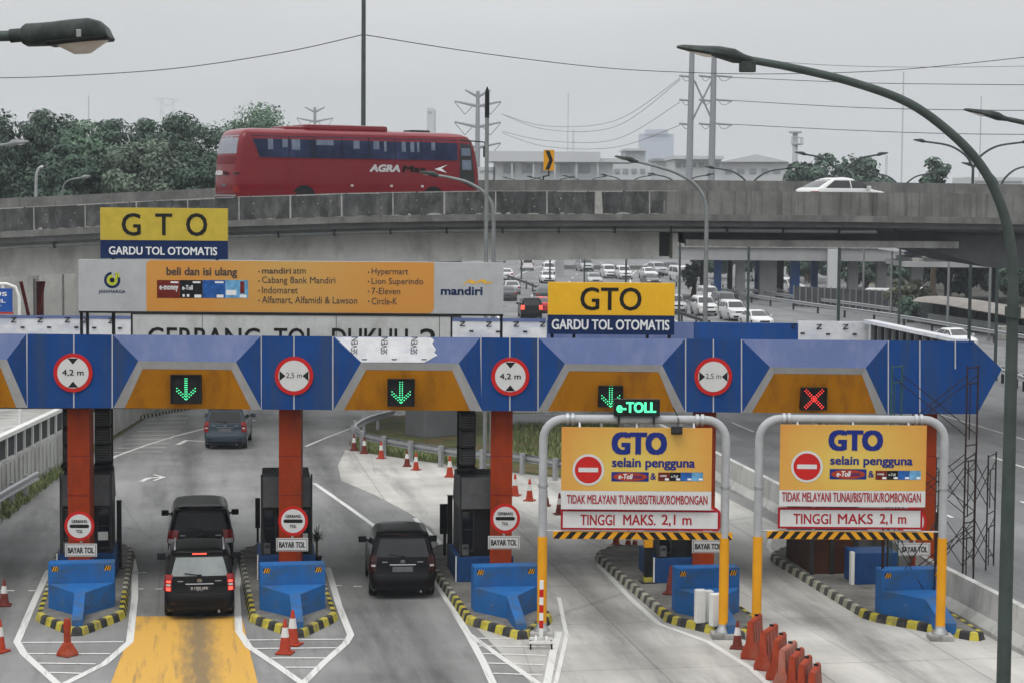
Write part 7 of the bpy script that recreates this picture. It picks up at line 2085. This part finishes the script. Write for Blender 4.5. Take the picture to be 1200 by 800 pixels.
def tree(name, label, x, Y, ztop, rx, leaf, seed, ry=None, zlow=2.5, nclump=55, nleaf=120, ls=.42, group='trees behind the flyover', z0=0):
    root = thing(name, label, 'tree', (x, Y, z0), 0, group, True)
    rz = (ztop - zlow) / 2; c = (x, Y, zlow + rz)
    mb = MB(); crown_mesh(mb, c, (rx, ry or rx, rz), nclump, nleaf, ls, seed); mb.build('crown', leaf, root)
    mb = MB(); rnd = random.Random(seed + 99)
    mb.tube([(x, Y, z0), (x + .1, Y, zlow + rz * .3), (x - .1, Y + .1, zlow + rz * 1.2)], [.32, .22, .07], 10)
    for k in range(6):
        a = rnd.uniform(0, 6.28); z = zlow + rz * rnd.uniform(.0, .6)
        mb.tube([(x, Y, z - .5), (x + math.cos(a) * rx * .4, Y + math.sin(a) * rx * .4, z + rz * .3), (x + math.cos(a) * rx * .75, Y + math.sin(a) * rx * .7, z + rz * .55)], [.13, .08, .03], 7)
    mb.build('trunk', 'bark', root, smooth=50)
    return root
TL = [ # centre px, top px y, radius px, Y, leaf, label
 (8, 122, 42, 150, 'leaf_dark', 'dark bushy tree at the left photo edge'), (58, 128, 44, 152, 'leaf_dark', 'dark tall tree second from the left edge'), (108, 142, 34, 143, 'leaf_mid', 'light green tree in front of the dark left trees'),
 (126, 133, 30, 160, 'leaf_dark', 'dark tree behind the light green one under the far lattice tower'), (168, 158, 42, 140, 'leaf_olive', 'olive rounded tree left of the coach tail'), (172, 139, 34, 164, 'leaf_dark', 'dark tree behind the olive rounded tree'),
 (218, 132, 44, 158, 'leaf_dark', 'dark tree just left of the coach'), (300, 118, 52, 178, 'leaf_mid', 'tall spreading tree showing above the coach roof'), (-30, 130, 46, 150, 'leaf_dark', 'dark tree mostly beyond the left photo edge'),
 (84, 160, 30, 139, 'leaf_dark', 'low dark tree behind the small hooked lamp'), (232, 170, 30, 140, 'leaf_dark', 'low dark tree behind the coach tail')]
for k, (px, py, rp, Y, lf, lb) in enumerate(TL):
    t = at(px, py, Y); r = rp * Y / FOC
    tree('leafy_tree', lb, t.x, Y, t.z - r * .12, r * 1.12, lf, 40 + k, zlow=4.5, nclump=85, nleaf=290, ls=.29)
for k, (px, py, rp, Y, lf, lb) in enumerate(((985, 176, 48, 260, 'leaf_dark', 'hazy broad tree behind the white saloon car'), (948, 186, 26, 255, 'leaf_dark', 'hazy small tree left of the broad one behind the saloon car'), (1022, 186, 24, 268, 'leaf_dark', 'hazy small tree right of the broad one behind the saloon car'),
                                         (1096, 181, 30, 190, 'leaf_dark', 'dark gappy tree under the big curved lamp arm'))):
    t = at(px, py, Y); r = rp * Y / FOC
    tree('leafy_tree', lb, t.x, Y, t.z, r, lf, 60 + k, zlow=4, nclump=52 if k < 3 else 34, nleaf=110, ls=.75 if k < 3 else .5)
for k, (px, py, rp, Y, lb) in enumerate(((1015, 318, 34, 236, 'dark tree under the viaduct left of the flowering one'), (1075, 312, 40, 232, 'dark tree under the station behind the flowering one'), (1135, 308, 42, 215, 'dark tree behind the shelter roof'), (1190, 306, 44, 205, 'dark tree behind the big lamp pole'), (1255, 306, 44, 200, 'dark tree beyond the photo edge right'),
                                    (950, 316, 30, 250, 'dark tree under the viaduct behind the pale pier'), (890, 316, 30, 255, 'dark tree in the viaduct shade behind the van'), (840, 314, 28, 262, 'dark tree in the viaduct shade, left'))):
    t = at(px, py, Y); r = rp * Y / FOC
    tree('leafy_tree', lb, t.x, Y, max(t.z, 4.5), r, 'leaf_dark', 80 + k, zlow=.6, nclump=40, nleaf=90, ls=.6, group='trees under the viaduct')
t = at(1064, 328, 178); tree('flowering_tree', 'small flowering tree with pale blossom beside the shelter', t.x, 178, t.z, 1.9, 'leaf_bloom', 95, zlow=.9, nclump=30, nleaf=90, ls=.34, group=None)
t = at(1068, 345, 172); tree('shrub', 'dark round shrub below the flowering tree', t.x, 172, t.z, 1.3, 'leaf_dark', 96, zlow=.2, nclump=24, nleaf=80, ls=.34, group=None)
t = at(829, 312, 200); tree('shrub', 'pale shrub beside the small white van under the bearing block', t.x, 215, at(829, 310, 215).z, 1.0, 'leaf_olive', 97, zlow=.6, nclump=22, nleaf=70, ls=.36, group=None)
# far belt of trees that reads as one mass beyond the highway
mb = MB(); rnd = random.Random(12)
for k in range(34):
    x = -70 + k * 6.0; crown_mesh(mb, (x, 400 + rnd.uniform(-8, 8), 2.6), (5.5, 4, rnd.uniform(2.6, 4.2)), 16, 60, 1.1, 200 + k)
o = mb.build('tree_belt', 'leaf_dark'); tag(o, 'dark hazy belt of trees closing the view under the flyover', None, None, 'stuff')

# ================================================================== FAR BUILDINGS, PYLONS, CABLES
def far_building(label, px0, px1, ytop, Y, parts, k='bldg_pale', name='far_building'):
    x0, x1, z0, z1 = RC(px0, ytop, px1, 260, Y)
    root = thing(name, label, 'building', ((x0 + x1) / 2, Y, 0), 0, None, True)
    mb = MB(); mb.box(x0, x1, Y, Y + 25, 0, z1); mb.build('wall', k, root)
    for q in parts:
        nm, kk, a, b, c, d = q[:6]; off = q[6] if len(q) > 6 else -.3; dep = q[7] if len(q) > 7 else .3
        e = RC(a, c, b, d, Y); mb = MB(); mb.box(e[0], e[1], Y + off, Y + off + dep, e[2], e[3]); mb.build(nm, kk, root)
    return root
far_building('wide pale hall with long flat roof behind the chevron sign', 578, 718, 190, 520, [('roof', 'bldg_roof', 572, 703, 178, 190, -3, 30), ('roof', 'bldg_roof', 700, 745, 186, 190.5, -2, 28)] + [('window', 'bldg_window', 590 + 22 * k, 603 + 22 * k, 193, 203) for k in range(5)] + [('pillar', 'bldg_mid', 599 + 25 * k, 601 + 25 * k, 190, 230, -2.5, .8) for k in range(5)])
far_building('low pale block between the chevron sign and twin-pole pylon', 715, 760, 192, 560, [('window', 'bldg_window', 720 + 10 * k, 726 + 10 * k, 198, 203) for k in range(4)])
far_building('square hazy grey block left of the twin-pole pylon', 732, 756, 176, 700, [('roof', 'bldg_roof', 731, 757, 174.5, 177, -2, 30)], 'bldg_mid')
far_building('tall hazy blue tower far behind the twin-pole pylon', 750, 789, 157, 1600, [('roof', 'bldg_blue', 757, 783, 152, 157.5, -2, 20)], 'bldg_blue')
far_building('small square building beside the twin-pole pylon foot', 768, 781, 188, 650, [('roof', 'bldg_window', 766, 783, 186, 189, -2, 30)], 'bldg_mid')
rt = far_building('pale warehouse with shallow gable right of the twin-pole pylon', 790, 845, 186, 480, [('roof', 'bldg_roof', 788, 847, 183, 187, -2, 30)] + [('window', 'bldg_window', 792 + 9 * k, 798 + 9 * k, 191, 196) for k in range(6)])
rt = far_building('pale gabled warehouse left of the hazy broad tree', 842, 924, 190, 500, [('window', 'bldg_window', 850 + 14 * k, 858 + 14 * k, 198, 203) for k in range(5)])
a, b, c, d_ = at(841, 190, 499), at(925, 190, 499), at(886, 181, 499), None
mb = MB(); mb.prism([(a.x, a.z), (b.x, b.z), (c.x, c.z)], 498.5, 526); mb.build('gable_roof', 'bldg_roof', rt)
for px0, px1, yt, lb in ((560, 580, 196, 'low pale shed behind the coach nose'), (500, 508, 127, 'slim hazy tower block far behind the coach roof'), (1140, 1200, 208, 'low hazy sheds behind the dark gappy tree')):
    far_building(lb, px0, px1, yt, 900 if yt < 150 else 520, [('window', 'bldg_window', px0 + 2, px1 - 2, yt + 4, yt + 5.5)])
def tpylon(label, px, ytop, Y, armw):
    t = at(px, ytop, Y); s = Y / FOC
    root = thing('power_pylon', label, 'pylon', (t.x, Y, 0), 0, 'power pylons', True)
    mb = MB(); mb.tube([(t.x, Y, 0), (t.x, Y, t.z)], [.95, .5], 10); mb.build('pole', 'pylon', root, smooth=45)
    for k, dy in enumerate((3, 14, 38, 62)):
        w = armw * (.55 if k == 0 else 1) * s; z = t.z - dy * s
        for sg in (-1, 1):
            mb = MB(); mb.tube([(t.x, Y, z - .8), (t.x + sg * w, Y, z + (1.0 if k == 0 else .5))], [.45, .22], 8)
            mb.build('crossarm', 'pylon', root)
            if k:
                mb = MB(); xm = t.x + sg * w * .55; zz_ = z - 13 * s
                mb.tube([(t.x + sg * w, Y, z + .3), (xm, Y, zz_)], .13, 6); mb.tube([(t.x + sg * w * .15, Y, z - .3), (xm, Y, zz_)], .13, 6); mb.build('insulator', 'pylon', root)
    return root
tpylon('grey pole pylon with paired arms behind the coach nose', 560, 107, 560, 27); tpylon('hazy pole pylon showing above the middle of the coach roof', 369, 126, 760, 21)
Yw = 430.0
tw = thing('power_pylon', 'twin-pole pylon with crossed bracing behind the flyover', 'pylon', (at(824, 200, Yw).x, Yw, 0), 0, 'power pylons', True)
XP = []
for px, yt in ((811, 62), (837, 64)):
    t = at(px, yt, Yw); b0 = at(px - 3.5, 205, Yw); XP.append(t)
    mb = MB(); mb.tube([(b0.x - .1, Yw, 0), (t.x, Yw, t.z)], [.85, .55], 12); mb.build('pole', 'pylon', tw, smooth=45)
A0, A1 = at(814, 90, Yw), at(835, 136, Yw)
for (a, b) in (((814, 95), (833, 138)), ((834, 95), (812, 140))): mb = MB(); mb.tube([at(*a, Yw), at(*b, Yw)], .2, 8); mb.build('brace', 'pylon', tw)
for y in (89, 117, 145):
    for x0, x1 in ((796, 812), (819, 833), (839, 858)):
        mb = MB(); mb.tube([at(x0, y, Yw), at(x1, y + 1.5, Yw)], .22, 8); mb.build('crossarm', 'pylon', tw)
        mb = MB(); a = at(x0 + 3, y + .5, Yw); e = at(x0 + 7, y + 8, Yw); c_ = at(x1 - 1, y + 2, Yw); mb.tube(arc(a, e + Vector((0, 0, -.6)), c_, 8), .06, 5); mb.build('jumper_loop', 'cable', tw)
# lattice tower far left, thin masts, communication tower
def lattice(label, px, ytop, Y, wb, wt, k='pylon_pale', arms=0, name='lattice_tower', grp=None, n=8, ybase=232):
    t = at(px, ytop, Y); root = thing(name, label, 'tower', (t.x, Y, 0), 0, grp, True); s = Y / FOC
    wb, wt = wb * s / 2, wt * s / 2; mb = MB(); r = max(.05, .22 * s)
    for sx in (-1, 1):
        for sy in (-1, 1): mb.tube([(t.x + sx * wb, Y + sy * wb, 0), (t.x + sx * wt, Y + sy * wt, t.z)], r, 5)
    mb.build('legs', k, root); mb = MB()
    for q in range(n):
        z0, z1 = t.z * q / n, t.z * (q + 1) / n; a0 = wb + (wt - wb) * q / n; a1 = wb + (wt - wb) * (q + 1) / n
        for sx in (-1, 1): mb.tube([(t.x + sx * a0, Y - a0, z0), (t.x - sx * a1, Y - a1, z1)], r * .6, 4)
        mb.tube([(t.x - a1, Y - a1, z1), (t.x + a1, Y - a1, z1)], r * .6, 4)
    mb.build('lattice', k, root)
    if arms:
        mb = MB()
        for sg in (-1, 1):
            mb.tube([(t.x, Y, t.z - 9 * s), (t.x + sg * arms * s, Y, t.z)], r, 4); mb.tube([(t.x, Y, t.z - .1), (t.x + sg * arms * s, Y, t.z)], r, 4)
            mb.tube([(t.x, Y, t.z - 20 * s), (t.x + sg * arms * .7 * s, Y, t.z - 12 * s)], r, 4)
        mb.build('crossarm', k, root)
    return root
lattice('pale lattice tower with wide arms far behind the left trees', 196, 116, 900, 20, 13, arms=14)
lattice('thin hazy lattice mast above the dark left trees', 104, 112, 800, 2.0, .6)
lattice('tall thin guyed mast above the white saloon car', 1059, 84, 620, 1.4, .9, n=24)
lattice('thin hazy mast at the right above the dark gappy tree', 1150, 112, 700, 1.2, .6, n=18)
lattice('thin hazy mast right of the yellow chevron sign', 666, 110, 760, .8, .4, n=14)
lattice('small hazy lattice mast on the pale hall roof', 672, 152, 520, 2.4, 1.6, n=14)
lattice('small pair of hazy masts right of the hazy broad tree', 1039, 182, 600, 2.6, 1.6, n=6)
t = at(932, 154, 300); ct = thing('communication_tower', 'white observation mast with railed platform left of the hazy broad tree', 'tower', (t.x, 300, 0), 0, None, True)
mb = MB(); mb.tube([(t.x, 300, 0), (t.x, 300, t.z)], [.5, .38], 10); mb.build('pole', 'bldg_pale', ct, smooth=45)
mb = MB(); mb.lathe([(.9, 0), (.95, .25)], (t.x, 300, t.z - .3), 14); mb.lathe([(.8, 0), (.85, .2)], (t.x + .3, 300, t.z - 2.0), 14); mb.build('platform', 'bldg_mid', ct)
mb = MB()
for k in range(8): a = k * .785; mb.tube([(t.x + .3 + .85 * math.cos(a), 300 + .85 * math.sin(a), t.z - 1.9), (t.x + .3 + .85 * math.cos(a), 300 + .85 * math.sin(a), t.z - .9)], .05, 5)
mb.tube([(t.x + .3 + .85 * math.cos(k * .5), 300 + .85 * math.sin(k * .5), t.z - .9) for k in range(13)], .05, 5); mb.build('railing', 'bldg_pale', ct)
def cable(label, pts, r=.03, n=10, grp='power cables'):
    """pts: (px, py, Y) sampled along the wire"""
    P = spline([at(*p) for p in pts], n); mb = MB(); mb.tube(P, r, 5)
    o = mb.build('power_cable', 'cable', origin=tuple(P[0])); return tag(o, label, 'cable', grp)
cable('dark cable from the left photo edge rising to the tall mast', [(-40, 92, 150), (60, 90, 145), (200, 81, 138), (330, 62, 130), (425, 41, 125)], .03)
cable('dark cable from the tall mast sagging across the sky to the right edge', [(427, 41, 125), (560, 62, 140), (700, 79, 155), (800, 85, 165), (900, 87, 168), (1020, 84, 168), (1110, 77, 165), (1240, 63, 160)], .03)
for k, (y0, y1, y2) in enumerate(((91, 97, 98), (118, 126, 128), (146, 153, 156))): cable('thin cable from twin-pole pylon arm to the right edge, %s' % ('upper', 'middle', 'lower')[k], [(858, y0, 430), (1000, y1, 400), (1120, y2 + 1, 380), (1260, y2 + 2, 360)], .07)
for k, (a, b, c_, d_) in enumerate(((138, 148, 141, 92), (138, 152, 148, 94), (158, 165, 163, 120), (160, 172, 172, 147))): cable('thin sagging cable between the pole pylon and the twin-pole pylon, %s' % ('topmost', 'second', 'third', 'lowest')[k], [(588, a - 4, 560), (640, b, 540), (720, c_ - 2 + 3, 490), (797, d_, 430)], .055)
cable('faint high cable at the upper right behind the big lamp head', [(838, 66, 430), (960, 76, 430), (1080, 79, 430), (1260, 77, 430)], .05)

# ================================================================== HAZE
mb = MB(); mb.box(-620, 620, -60, 1640, -1.2, 78)
hz = bpy.data.materials.new('haze'); hz.use_nodes = True; n = hz.node_tree.nodes; n.clear()
pv_ = n.new('ShaderNodeVolumePrincipled'); pv_.inputs['Color'].default_value = (.86, .93, 1.0, 1); pv_.inputs['Density'].default_value = HAZE; pv_.inputs['Anisotropy'].default_value = 0.0
on = n.new('ShaderNodeOutputMaterial'); hz.node_tree.links.new(pv_.outputs[0], on.inputs['Volume'])
M['haze'] = hz
o = mb.build('haze', 'haze'); o['kind'] = 'stuff'
for o in scene.objects:
    if '_w' in o: del o['_w']
